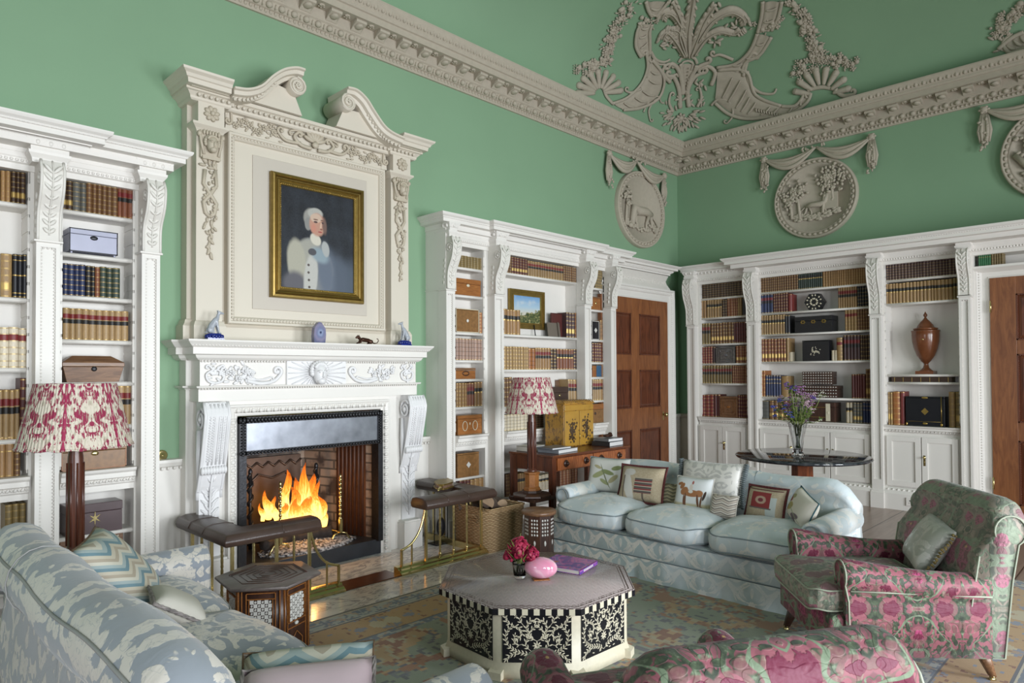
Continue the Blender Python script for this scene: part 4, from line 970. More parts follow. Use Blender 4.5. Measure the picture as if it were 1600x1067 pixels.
picframe(ML, u0_, u1_, z0_, z1_, 0.02, 0.05, lp, None, [(0, 0.025, 0.03, M['golddk']), (0.025, 0.055, 0.022, M['golddk']), (0.055, 0.065, 0.026, M['gold'])])
def landscape():
    t = NT('landscape_canvas'); g = t.gen(); x, y, z = t.xyz(g)
    sky = t.ramp(z, [(0.35, (0.62, 0.60, 0.50)), (0.6, (0.40, 0.55, 0.66)), (1.0, (0.16, 0.34, 0.60))])
    cl = t.step(t.noise(3.5, g, det=5), 0.5, 0.75); sky = t.mix(t.ma('MULTIPLY', cl, 0.55), sky, (0.70, 0.70, 0.66))
    hl = t.ma('ADD', t.ma('MULTIPLY', t.noise(7, g, det=5), 0.45), t.ma('MULTIPLY', x, 0.25))
    land = t.step(t.ma('SUBTRACT', hl, z), -0.02, 0.02)
    lc = t.ramp(t.noise(14, g, det=4), [(0.35, (0.03, 0.05, 0.02)), (0.55, (0.12, 0.14, 0.05)), (0.68, (0.50, 0.40, 0.20))])
    t.set(t.mix(land, sky, lc), 0.4); return t.m
m = MB(ML); m.box(u0_+0.06, u1_-0.06, 0.02, 0.032, z0_+0.06, z1_-0.06); m.build('canvas', landscape(), lp)
m = MB(ML); u = (u0_+u1_)/2+0.09; m.tube([(u, 0.075, 1.894), (u, 0.055, z0_+0.05)], 0.006, 6); m.tube([(u-0.012, 0.075, 1.90), (u+0.012, 0.075, 1.90)], 0.006, 6); m.tube([(u-0.25, 0.075, 1.90), (u-0.25, 0.055, z0_+0.02)], 0.005, 5); m.build('easel_foot', M['iron'], lp)
# ================================================================== chimneypiece
def U(px, d, py=600): return ony(px, py, W1-d).x
def uz(px, py, d): p = ony(px, py, W1-d); return (p.x, p.z)
fp = root('fireplace', 'carved white marble fireplace with scrolled consoles and a mask tablet', 'fireplace', (2.715, 4.8, 0))
XC = 2.715
m = MB(ML)
SH = [(0, 1.60), (0.02, 1.615), (0.03, 1.635), (0.055, 1.64), (0.055, 1.685), (0.065, 1.69), (0.08, 1.705), (0.098, 1.725), (0.10, 1.737), (-0.05, 1.738)]
m.mould([(1.742, 0), (1.742, 0.10), (1.785, 0.10), (1.785, 0.29), (3.645, 0.29), (3.645, 0.10), (3.69, 0.10), (3.69, 0)], SH, side=1)
m.box(1.745, 3.687, 0, 0.10, 1.60, 1.7375); m.box(1.79, 3.64, 0, 0.288, 1.60, 1.7375)
beads(m, [(1.71, 0.362, 1.700), (3.72, 0.362, 1.700)], 0.008, 0.022)
m.build('mantel_shelf', M['white'], fp)
m = MB(ML); m.box(1.765, 3.665, 0, 0.12, 1.40, 1.60); m.box(1.80, 3.63, 0.12, 0.275, 1.40, 1.60)
m.box(1.79, 3.64, 0.0, 0.278, 1.315, 1.40)
m.mould([(1.765, 0), (1.765, 0.12), (1.80, 0.12), (1.80, 0.275), (3.63, 0.275), (3.63, 0.12), (3.665, 0.12), (3.665, 0)], [(-0.02, 1.395), (0.004, 1.395), (0.012, 1.405), (0.03, 1.41), (0.034, 1.422), (-0.02, 1.424)], side=1)
beads(m, [(1.80, 0.295, 1.402), (3.63, 0.295, 1.402)], 0.007, 0.02); beads(m, [(1.80, 0.285, 1.592), (3.63, 0.285, 1.592)], 0.008, 0.022)
m.build('frieze', M['white'], fp)
def face(m, u, z, d, s, lean=0.0):
    """a small carved classical head facing outwards"""
    m.ell((u, d+0.006*s, z), (0.034*s, 0.032*s, 0.050*s), 14, 10); m.ell((u, d+0.020*s, z-0.033*s), (0.022*s, 0.02*s, 0.018*s), 10, 6)
    m.ell((u, d+0.036*s, z-0.004*s), (0.0065*s, 0.014*s, 0.017*s), 8, 6); m.ell((u, d+0.034*s, z-0.012*s), (0.009*s, 0.009*s, 0.006*s), 8, 5)
    for sx in (-1, 1):
        m.ell((u+sx*0.014*s, d+0.035*s, z+0.008*s), (0.0065*s, 0.005*s, 0.0035*s), 8, 5); m.tube([(u+sx*0.006*s, d+0.040*s, z+0.016*s), (u+sx*0.014*s, d+0.038*s, z+0.0185*s), (u+sx*0.024*s, d+0.029*s, z+0.014*s)], 0.0024*s, 5)
        m.ell((u+sx*0.036*s, d+0.0*s, z+0.0*s), (0.006*s, 0.01*s, 0.013*s), 6, 5)
    m.ell((u, d+0.038*s, z-0.0225*s), (0.010*s, 0.004*s, 0.0025*s), 8, 4); m.ell((u, d+0.035*s, z-0.0275*s), (0.008*s, 0.004*s, 0.0025*s), 8, 4)
    for k in range(13):
        a = radians(-20+k*220/12); m.ell((u+0.040*s*cos(a), d-0.002*s, z+0.014*s+0.040*s*sin(a)), (0.011*s, 0.013*s, 0.011*s), 7, 5)
    for k in range(9):
        a = radians(25+k*130/8); m.ell((u+0.030*s*cos(a), d+0.016*s, z+0.022*s+0.028*s*sin(a)), (0.009*s, 0.009*s, 0.008*s), 7, 5)
def flower(m, u, z, d, r, n=6):
    m.ell((u, d+r*0.25, z), (r*0.32, r*0.3, r*0.32), 7, 5)
    for k in range(n):
        a = k*2*pi/n+u*37; m.ell((u+r*0.62*cos(a), d, z+r*0.62*sin(a)), (r*0.42, r*0.25, r*0.30), 6, 4, R=Matrix.Rotation(-a, 3, 'Y'))
def scroll(m, pts, r0, r1, d, turns=1.3, R=0.05, hand=1, seg=7, flat=1.0):
    """tapering C-scroll through (u,z) points, ending in a volute"""
    P = spline(pts, 6); P = [(p[0], p[1]) for p in P]
    tx, tz = P[-1][0]-P[-2][0], P[-1][1]-P[-2][1]; L = sqrt(tx*tx+tz*tz) or 1; tx /= L; tz /= L
    cx, cz = P[-1][0]-tz*R*hand, P[-1][1]+tx*R*hand; a0 = atan2(P[-1][1]-cz, P[-1][0]-cx); n = int(16*turns)
    for k in range(1, n+1):
        t = k/n; rr = R*(1-0.82*t); a = a0+hand*2*pi*turns*t; P.append((cx+rr*cos(a), cz+rr*sin(a)))
    N = len(P); m.tube([(p[0], d, p[1]) for p in P], [r0+(r1-r0)*i/(N-1) for i in range(N)], seg, flat=flat, nrm=(0, 1, 0)); m.ell((cx, d, cz), R*0.25, 8, 5)
def leaf(m, u, z, d, a, L, w_, th=0.006):
    m.ell((u+cos(a)*L/2, d, z+sin(a)*L/2), (L/2, th, w_/2), 7, 5, R=Matrix.Rotation(-a, 3, 'Y'))
# tablet with radiant head, grotesques and sprays
c0, c1 = U(447, .28), U(539, .28); cm = (c0+c1)/2
m = MB(ML); m.box(c0, c1, 0.275, 0.295, 1.418, 1.598); m.build('mask_tablet', M['marblew'], fp)
m = MB(ML)
for k in range(34):
    a = 2*pi*k/34; ex = min((c1-c0)/2/max(abs(cos(a)), .01), 0.086/max(abs(sin(a)), .01))
    m.tube([(cm+0.05*cos(a), 0.298, 1.508+0.05*sin(a)), (cm+ex*0.97*cos(a), 0.296, 1.508+ex*0.97*sin(a))], [0.010, 0.004], 5)
face(m, cm, 1.500, 0.325, 1.6); m.build('radiant_mask', M['marblew'], fp)
for sg in (-1, 1):
    m = MB(ML); X = lambda q: cm+sg*q
    e0 = (c1-c0)/2
    scroll(m, [(X(e0+0.30), 1.455), (X(e0+0.20), 1.435), (X(e0+0.10), 1.45), (X(e0+0.045), 1.50)], 0.016, 0.010, 0.285, 1.2, 0.035, hand=-sg if sg > 0 else 1)
    scroll(m, [(X(e0+0.30), 1.47), (X(e0+0.2), 1.46), (X(e0+0.12), 1.48)], 0.008, 0.004, 0.285, 0.8, 0.02, hand=sg)
    random.seed(8 if sg < 0 else 9)
    for k in range(34): leaf(m, X(e0+0.26+random.uniform(0, 0.19)), 1.50+random.gauss(0, 0.035), 0.283, random.uniform(0, 6.28), 0.05, 0.022)
    for k in range(5): flower(m, X(e0+0.27+k*0.045), 1.50+0.03*sin(k*2.2), 0.29, 0.026)
    m.build('leafy_scroll', M['marblew'], fp)
    m = MB(ML); uc = 1.90 if sg < 0 else 3.53
    for s_ in (-1, 1):
        scroll(m, [(uc, 1.44), (uc+s_*0.045, 1.455), (uc+s_*0.06, 1.50), (uc+s_*0.02, 1.53)], 0.010, 0.006, 0.285, 1.0, 0.02, hand=s_)
        scroll(m, [(uc+s_*0.01, 1.53), (uc+s_*0.04, 1.56)], 0.009, 0.006, 0.285, 0.9, 0.016, hand=-s_)
    for k in range(16): leaf(m, uc+random.gauss(0, 0.02), 1.50+random.gauss(0, 0.035), 0.285, random.uniform(0, 6.28), 0.04, 0.018)
    m.build('leafy_knot', M['marblew'], fp)
# jambs with consoles
for sg in (-1, 1):
    X = lambda q: XC+sg*q
    a, b = sorted((X(0.95), X(0.655))); m = MB(ML); m.box(a, b, 0, 0.12, 0, 1.40); a, b = sorted((X(0.90), X(0.66))); m.box(a, b, 0.12, 0.245, 0.0, 1.315)
    a, b = sorted((X(0.93), X(0.74))); m.box(a, b, 0.2, 0.345, 0, 0.235); m.box(a+0.01, b-0.01, 0.2, 0.335, 0.235, 0.25)
    m.build('jamb', M['white'], fp)
    u0, u1 = sorted((X(0.925), X(0.765)))
    m = MB(ML); uc = (u0+u1)/2; hw = (u1-u0)/2
    def cp(t):  # depth of console front, t 0 at the floor leaf .. 1 at the top
        return 0.262+0.15*max(0, min(1, (t-0.42)/0.5))**0.75*(1-0.28*max(0, (t-0.88)/0.12)**2)
    z0, z1 = 0.25, 1.312; H = z1-z0
    pr = [(0.22, z0)]+[(cp(i/24), z0+H*i/24) for i in range(25)]+[(0.22, z1)]
    m.prism(pr, u0+0.01, u1-0.01, 0)
    for q in (u0, u1): 
        m.tube([(q, cp(i/24)-0.004, z0+H*i/24) for i in range(9, 25)], 0.011, 7)
        cz, cd = z1-0.115, cp(0.9)-0.085
        m.tube([(q, cd+0.065*(1-k/30)*cos(0.45*k+0.6), cz+0.08*(1-k/30)*sin(0.45*k+0.6)) for k in range(28)], 0.011, 6); m.ell((q, cd, cz), (0.02, 0.02, 0.022), 9, 6)
        m.tube([(q, 0.28, 0.62+0.5), (q, 0.285, 0.95), (q, 0.27, 0.7)], [0.014, 0.02, 0.006], 6)
    for k in range(-2, 3):
        if k: beads(m, [(uc+k*hw*0.30, cp(0.62)+0.003, z0+H*0.62), (uc+k*hw*0.30, cp(0.8)+0.004, z0+H*0.8), (uc+k*hw*0.30, cp(0.9)+0.002, z0+H*0.9), (uc+k*hw*0.30, cp(1.0), z1)], 0.0075, 0.017)
        m.tube([(uc+(k+.5)*hw*0.33, cp(t)+0.002, z0+H*t) for t in (0.6, 0.7, 0.8, 0.9, 0.99)], 0.006, 5)
    m.build('console', M['marblew'], fp)
    m = MB(ML)
    for k in range(9): m.ell((uc+(k-4)*hw*0.24, cp(0.58)+0.012, z0+H*0.565), (0.013, 0.022, 0.030), 7, 5)
    m.tube([(uc, cp(t)+0.008, z0+H*t) for t in (0.03, 0.15, 0.3, 0.45, 0.55)], [0.004, 0.008, 0.009, 0.008, 0.006], 6)
    for i in range(8):
        t = 0.05+i*0.062
        for s_ in (-1, 1):
            for o_ in (0, 1):
                a = radians(62-18*o_); L = hw*(0.85 if o_ == 0 else 0.95); st = (uc+s_*0.006, z0+H*(t+0.03*o_))
                m.ell((st[0]+s_*cos(a)*L*0.5, cp(t)+0.007, st[1]+sin(a)*L*0.5), (L*0.52, 0.008, 0.0085), 7, 5, R=Matrix.Rotation(-a if s_ > 0 else a, 3, 'Y'))
    m.build('acanthus_leaf', M['marblew'], fp)
# inner architrave with egg and dart
m = MB(ML); A = [(0, 0.0), (0, 0.265), (0.012, 0.27), (0.02, 0.27), (0.03, 0.285), (0.055, 0.29), (0.068, 0.30), (0.078, 0.30), (0.078, 0.12)]
I0, I1, IZ = 2.062, 3.272, 1.205
arch3(m, I0, I1, IZ, A)
along(ML, I0-0.03, I1+0.03, 0.055, lambda u, p: (m.ell((u, 0.288, IZ+0.04), (0.018, 0.014, 0.02), 8, 5), m.ell((u+p/2, 0.288, IZ+0.04), (0.005, 0.012, 0.02), 5, 4)))
for q in (I0-0.04, I1+0.04):
    for k in range(21): z = 0.05+k*0.0555; m.ell((q, 0.288, z), (0.02, 0.014, 0.018), 8, 5); m.ell((q, 0.288, z+0.028), (0.02, 0.012, 0.005), 5, 4)
m.build('egg_and_dart_architrave', M['white'], fp)
m = MB(ML); m.box(1.99, I0-0.05, 0.1, 0.251, 0, IZ+0.06); m.box(I1+0.05, 3.44, 0.1, 0.251, 0, IZ+0.06); m.box(1.99, 3.44, 0.1, 0.251, IZ+0.06, 1.316); m.build('slip', M['white'], fp)
# iron and steel register frame
FB = 5.55
m = MB(); zi = 1.195
m.box(2.065, 2.115, 4.70, 4.80, 0.12, zi); m.box(3.225, 3.27, 4.70, 4.80, 0.12, zi); m.box(2.065, 3.27, 4.70, 4.80, zi-0.045, zi); m.box(2.10, 3.24, 4.70, 4.78, 0.925, 0.955)
random.seed(4)
for k in range(46): u = 2.07+k*0.0262; m.ell((u, 4.697, zi-0.022), (0.014, 0.012, 0.020), 6, 4); m.ell((u, 4.697, 0.94), (0.013, 0.010, 0.012), 6, 4)
for k in range(12):
    for q in (2.09, 3.248): m.ell((q, 4.697, 0.93+k*0.021), (0.02, 0.010, 0.009), 6, 4)
m.build('iron_frame', M['iron'], fp)
m = MB(); m.box(2.115, 3.225, 4.715, 4.735, 0.955, zi-0.045); m.build('steel_hood', M['steel'], fp)
# firebox
def brick(name, a, b):
    t = NT(name); x, y, z = t.xyz()
    br = t.n('ShaderNodeTexBrick', out=0, Vector=t.comb(t.ma('ADD', x, y), z, 0.0), Color1=(*a, 1), Color2=(*b, 1), Mortar=(0.10, 0.085, 0.07, 1), Scale=1.0, i5=0.02)
    nd = t.t.nodes[-1]
    for n_ in t.t.nodes:
        if n_.type == 'TEX_BRICK': n_.inputs['Mortar Size'].default_value = 0.008; n_.inputs['Brick Width'].default_value = 0.22; n_.inputs['Row Height'].default_value = 0.075
    c = t.mix(t.step(t.noise(5, det=5), 0.45, 0.65), br, (0.06, 0.045, 0.04)); t.set(c, 0.85); t.bump(t.noise(40, det=4), 0.3, 0.004); return t.m
M['brick'] = brick('sooty_firebrick', (0.36, 0.29, 0.23), (0.25, 0.19, 0.15))
m = MB(); m.box(2.0, 3.4, FB, FB+0.05, 0, 1.3); m.add([(2.09, 4.80, 0), (2.33, FB, 0), (2.33, FB, 1.3), (2.09, 4.80, 1.3)], [(0, 1, 2, 3)]); m.add([(3.25, 4.80, 0), (3.02, FB, 0), (3.02, FB, 1.3), (3.25, 4.80, 1.3)], [(0, 1, 2, 3)])
m.box(2.0, 3.4, 4.80, FB+0.05, 1.28, 1.33); m.build('firebox_lining', M['brick'], fp)
m = MB(); m.add([(3.222, 4.88, 0.13), (3.128, 5.19, 0.13), (3.128, 5.19, 1.28), (3.222, 4.88, 1.28)], [(0, 1, 2, 3)])
for k in range(7): t = 0.10+k*0.075; m.tube([(3.228-0.17*t, 4.86+0.55*t, 0.13), (3.228-0.17*t, 4.86+0.55*t, 1.28)], 0.014, 6)
m.build('fluted_cheek', plain('rusty_iron', (0.11, 0.045, 0.025), 0.5, 0.3, var=0.3, sc=12), fp)
# cast iron fireback
m = MB(); m.box(2.42, 2.96, FB-0.05, FB-0.01, 0.13, 0.80)
for k in range(5): m.tube([(2.46+k*0.1, FB-0.055, 0.76), (2.51+k*0.1, FB-0.06, 0.72), (2.56+k*0.1, FB-0.055, 0.76)], 0.010, 6)
m.tube([(2.45, FB-0.055, 0.55), (2.57, FB-0.06, 0.66), (2.69, FB-0.06, 0.62), (2.81, FB-0.06, 0.66), (2.93, FB-0.055, 0.55)], 0.010, 6)
m.build('fireback', plain('warm_iron_plate', (0.17, 0.11, 0.08), 0.42, 0.6, var=0.35, sc=8), fp)
m = MB(); m.box(2.02, 3.315, 4.735, 5.56, 0.0, 0.128); m.build('slate_step', M['slate'], fp, bevel=0.004)

# ---- overmantel
om = root('overmantel', 'tall cream overmantel with broken scroll pediment above the mantel shelf', 'overmantel', (2.715, 4.9, 1.74))
Z0 = 1.738
M['cream'] = plain('cream_paint', (0.66, 0.60, 0.50), 0.5, var=0.03, sc=3); M['creamd'] = plain('cream_carving', (0.56, 0.49, 0.38), 0.55, var=0.10, sc=30); M['panelg'] = plain('grey_cream_paint', (0.56, 0.505, 0.43), 0.5, var=0.03)
m = MB(ML); m.box(1.775, 3.655, 0, 0.10, Z0, 3.44)
m.mould([(1.775, 0), (1.775, 0.10), (3.655, 0.10), (3.655, 0)], [(-0.01, Z0), (0.035, Z0), (0.035, 1.84), (0.02, 1.86), (0.012, 1.885), (0, 1.89), (-0.01, 1.89)], side=1); m.build('backboard', M['cream'], om)
PX = ((1.805, 1.985), (3.435, 3.62))
for a, b in PX:
    m = MB(ML); m.box(a, b, 0.1, 0.19, Z0, 3.42); m.mould([(a, 0.1), (a, 0.19), (b, 0.19), (b, 0.1)], [(-0.01, Z0), (0.02, Z0), (0.02, 1.84), (0.008, 1.87), (0, 1.875), (-0.01, 1.875)], side=1)
    m.mould([(a, 0.1), (a, 0.19), (b, 0.19), (b, 0.1)], [(-0.01, 3.20), (0.0, 3.20), (0.012, 3.215), (0.035, 3.235), (0.035, 3.25), (-0.01, 3.252)], side=1)
    m.box(a-0.0, b+0.0, 0.19, 0.222, 3.235, 3.40); m.build('pilaster', M['cream'], om)
    uc = (a+b)/2; m = MB(ML); flower(m, uc, 3.32, 0.235, 0.036, 7); flower(m, uc, 3.32, 0.232, 0.055, 8); m.build('rosette', M['creamd'], om)
    m = MB(ML); face(m, uc, 3.10, 0.235, 1.15)
    for s_ in (-1, 1):
        m.tube([(uc+s_*0.075, 0.215, 3.19-0.035*k/3+0.0) for k in range(2)]+[(uc+s_*0.07, 0.22, 3.12), (uc+s_*0.05, 0.22, 3.03)], 0.010, 6); m.ell((uc+s_*0.08, 0.215, 3.17), (0.016, 0.02, 0.02), 8, 5)
    for k in range(6): m.ell((uc+(k-2.5)*0.02, 0.225, 3.185), (0.010, 0.014, 0.02), 6, 5)
    m.box(uc-0.06, uc+0.06, 0.19, 0.225, 3.0, 3.02); m.box(uc-0.07, uc+0.07, 0.185, 0.215, 3.01, 3.20); m.build('carved_mask', M['creamd'], om)
    m = MB(ML); random.seed(int(a*10))
    for k in range(10): leaf(m, uc+random.uniform(-0.04, 0.04), 2.96+random.uniform(-0.03, 0.03), 0.20, random.uniform(0, 6.28), 0.055, 0.022, 0.012)
    for s_ in (-1, 1): m.tube([(uc+s_*0.035, 0.2, 2.93), (uc+s_*0.045, 0.2, 2.83), (uc, 0.205, 2.76), (uc-s_*0.045, 0.2, 2.70), (uc-s_*0.03, 0.2, 2.63), (uc, 0.2, 2.60)], [0.014, 0.012, 0.014, 0.014, 0.014, 0.012], 7)
    for k in range(22): leaf(m, uc+random.choice((-1, 1))*0.04*abs(sin(k*0.7))+random.gauss(0, .006), 2.93-k*0.0155, 0.203, random.uniform(-2.4, -0.7), 0.032, 0.016, 0.01)
    for k in range(26): z = 2.60-k*0.0105; leaf(m, uc+random.gauss(0, 0.016*(1-k/34)), z, 0.20, random.uniform(-2.3, -0.8), 0.04, 0.018, 0.010)
    m.build('leaf_drop', M['creamd'], om)
# panel
def rframe(Mw, u0, u1, z0, z1, prof, par, mt, name, bd=None):
    """mitred picture-frame moulding; prof [(inset, d)]"""
    m = MB(Mw); cs = [(u0, z0, 1, 1), (u1, z0, -1, 1), (u1, z1, -1, -1), (u0, z1, 1, -1)]; k = len(prof)
    vs = [(c[0]+c[2]*p[0], p[1], c[1]+c[3]*p[0]) for c in cs for p in prof]
    fs = [(i*k+a, i*k+a+1, ((i+1) % 4)*k+a+1, ((i+1) % 4)*k+a) for i in range(4) for a in range(k-1)]
    m.add(vs, fs)
    if bd:
        o, d, r, pt = bd; beads(m, [(u0+o, d, z0+o), (u1-o, d, z0+o), (u1-o, d, z1-o), (u0+o, d, z1-o), (u0+o, d, z0+o)], r, pt)
    return m.build(name, mt, par)
rframe(ML, 2.035, 3.39, 1.865, 3.256, [(0, 0.1), (0, 0.165), (0.006, 0.175), (0.02, 0.175), (0.026, 0.165), (0.042, 0.168), (0.05, 0.158), (0.055, 0.14)], om, M['cream'], 'panel_moulding', (0.033, 0.170, 0.0095, 0.025))
m = MB(ML); m.box(2.08, 3.345, 0.10, 0.142, 1.91, 3.21); m.build('panel', M['cream'], om)
m = MB(ML); m.box(2.225, 3.215, 0.142, 0.150, 1.985, 3.13); m.build('inner_panel', M['panelg'], om, bevel=0.004)
# carved frieze above the panel
m = MB(ML); m.box(2.02, 3.40, 0.1, 0.155, 3.256, 3.42)
for s_ in (-1, 1):
    q = XC+s_*0.70; m.prism([(q, 3.26), (q-s_*0.06, 3.26), (q-s_*0.06, 3.40), (q-s_*0.02, 3.40), (q-s_*0.01, 3.34)], 0.1, 0.16, 1)
m.build('frieze', M['cream'], om)
m = MB(ML); zc = 3.335
for k in range(7): a = radians(20+k*140/6); m.ell((XC+0.055*cos(a), 0.185, zc-0.01+0.055*sin(a)), (0.052, 0.016, 0.017), 8, 6, R=Matrix.Rotation(-a, 3, 'Y'))
m.ell((XC, 0.19, zc-0.03), (0.03, 0.02, 0.025), 9, 6)
for s_ in (-1, 1):
    scroll(m, [(XC+s_*0.03, zc-0.06), (XC+s_*0.12, zc-0.05), (XC+s_*0.17, zc), (XC+s_*0.14, zc+0.04)], 0.016, 0.008, 0.175, 0.9, 0.022, hand=s_)
    scroll(m, [(XC+s_*0.12, zc-0.04), (XC+s_*0.24, zc-0.045), (XC+s_*0.30, zc)], 0.014, 0.007, 0.175, 1.0, 0.03, hand=s_)
    scroll(m, [(XC+s_*0.08, zc+0.02), (XC+s_*0.13, zc+0.055), (XC+s_*0.20, zc+0.04)], 0.010, 0.006, 0.175, 0.8, 0.02, hand=-s_)
    random.seed(12)
    for k in range(9): flower(m, XC+s_*(0.33+k*0.037), zc+0.028*sin(k*1.3)-0.005, 0.168, 0.026)
    for k in range(40): leaf(m, XC+s_*random.uniform(0.28, 0.65), zc+random.gauss(0, 0.03), 0.165, random.uniform(0, 6.28), 0.034, 0.015)
    scroll(m, [(XC+s_*0.66, 3.40), (XC+s_*0.655, 3.33)], 0.01, 0.008, 0.168, 1.2, 0.026, hand=s_)
m.build('floral_carving', M['creamd'], om)
# entablature: continuous bed mould, crown over the pilasters
m = MB(ML); path = [(1.76, 0.0), (1.76, 0.22), (2.02, 0.22), (2.02, 0.19), (3.41, 0.19), (3.41, 0.22), (3.67, 0.22), (3.67, 0.0)]
m.mould(path, [(-0.05, 3.385), (0, 3.39), (0.01, 3.40), (0.012, 3.415), (0.035, 3.44), (0.05, 3.445), (0.05, 3.47), (-0.05, 3.475)], side=1); m.box(1.77, 3.66, 0, 0.19, 3.39, 3.47)
for k in range(46): u = 1.80+k*0.0407; m.ell((u, 0.255 if (u < 2.04 or u > 3.39) else 0.225, 3.425), (0.014, 0.013, 0.015), 6, 4)
m.build('bed_moulding', M['cream'], om)
CR = [(-0.04, 3.455), (0.03, 3.46), (0.035, 3.49), (0.045, 3.495), (0.055, 3.515), (0.075, 3.53), (0.08, 3.545), (-0.04, 3.548)]
for pth in ([(1.73, 0.0), (1.73, 0.30), (1.99, 0.30)], [(3.44, 0.30), (3.70, 0.30), (3.70, 0.0)]):
    m = MB(ML); m.mould(pth, CR, side=1); us = [p[0] for p in pth]; m.box(min(us)+.005, max(us)-.005, 0, 0.295, 3.455, 3.547); m.build('crown_moulding', M['cream'], om)
def swan(pix, vol, hand):
    P = [uz(x, y, 0.36) for x, y in pix]; P = spline(P, 7)
    cs = [(0.0, 0.06), (0.0, 0.375), (-0.014, 0.375), (-0.020, 0.355), (-0.045, 0.345), (-0.052, 0.315), (-0.075, 0.305), (-0.085, 0.06)]
    k = len(cs); n = len(P); vs = []
    for i in range(n):
        a = P[max(i-1, 0)]; b = P[min(i+1, n-1)]; tx, tz = b[0]-a[0], b[1]-a[1]; L = sqrt(tx*tx+tz*tz); nx, nz = -tz/L*hand, tx/L*hand
        if nz < 0 and i < n*0.7: nx, nz = -nx, -nz
        for o, d in cs: vs.append((P[i][0]+nx*o, d, P[i][1]+nz*o))
    fs = [(i*k+a, i*k+(a+1) % k, (i+1)*k+(a+1) % k, (i+1)*k+a) for i in range(n-1) for a in range(k)]+[tuple(range(k)), tuple(range(n*k-1, (n-1)*k-1, -1))]
    m = MB(ML); m.add(vs, fs)
    cu, cz = uz(vol[0], vol[1], 0.34); r = 0.066
    m.M = ML @ T(cu, 0, cz) @ RX(-pi/2)
    m.lathe([(r, 0.06), (r, 0.335), (r*0.9, 0.345), (r*0.84, 0.335), (0, 0.335)], seg=24); m.M = ML
    m.tube([(cu+r*(1-q/26)*cos(-hand*q*0.5+1.7), 0.34, cz+r*(1-q/26)*sin(-hand*q*0.5+1.7)) for q in range(24)], 0.010, 6)
    flower(m, cu, cz, 0.345, 0.026, 6)
    # tympanum between the scroll and the straight cornice
    lo = [(p[0], p[1]-0.06) for p in P[:int(n*0.62)]]
    m.prism([(lo[0][0], 3.475)]+lo+[(cu, cz-0.03), (cu+hand*0.07, 3.475)], 0.05, 0.27, 1)
    for q in range(2, int(n*0.6), 2): m.ell((P[q][0], 0.32, P[q][1]-0.07), (0.012, 0.012, 0.014), 6, 4)
    m.build('pediment_scroll', M['cream'], om)
swan([(366, 135.5), (388, 138), (408, 132.5), (426, 117), (444, 107), (463, 104.5), (476, 108)], (466, 134), 1)
swan([(632, 215), (613, 206), (600, 195), (585, 173), (573, 154), (558, 140), (543, 135.5)], (545, 159.5), -1)

# ---- portrait
pt = root('portrait_painting', 'gilt-framed oil portrait of a person in a pale coat above the mantel', 'painting', (2.755, 4.83, 2.08))
PU0, PU1, PZ0, PZ1 = 2.352, 3.163, 2.080, 3.03
rframe(ML, PU0, PU1, PZ0, PZ1, [(0, 0.15), (0, 0.185), (0.008, 0.20), (0.022, 0.203), (0.03, 0.190), (0.034, 0.176)], pt, M['golddk'], 'outer_frame')
rframe(ML, PU0+0.032, PU1-0.032, PZ0+0.032, PZ1-0.032, [(0, 0.15), (0, 0.185), (0.008, 0.195), (0.016, 0.19), (0.022, 0.178)], pt, M['golddk'], 'middle_frame')
rframe(ML, PU0+0.052, PU1-0.052, PZ0+0.052, PZ1-0.052, [(0, 0.15), (0, 0.19), (0.008, 0.196), (0.014, 0.188), (0.034, 0.172), (0.034, 0.155)], pt, M['gold'], 'inner_frame', (0.026, 0.178, 0.006, 0.015))
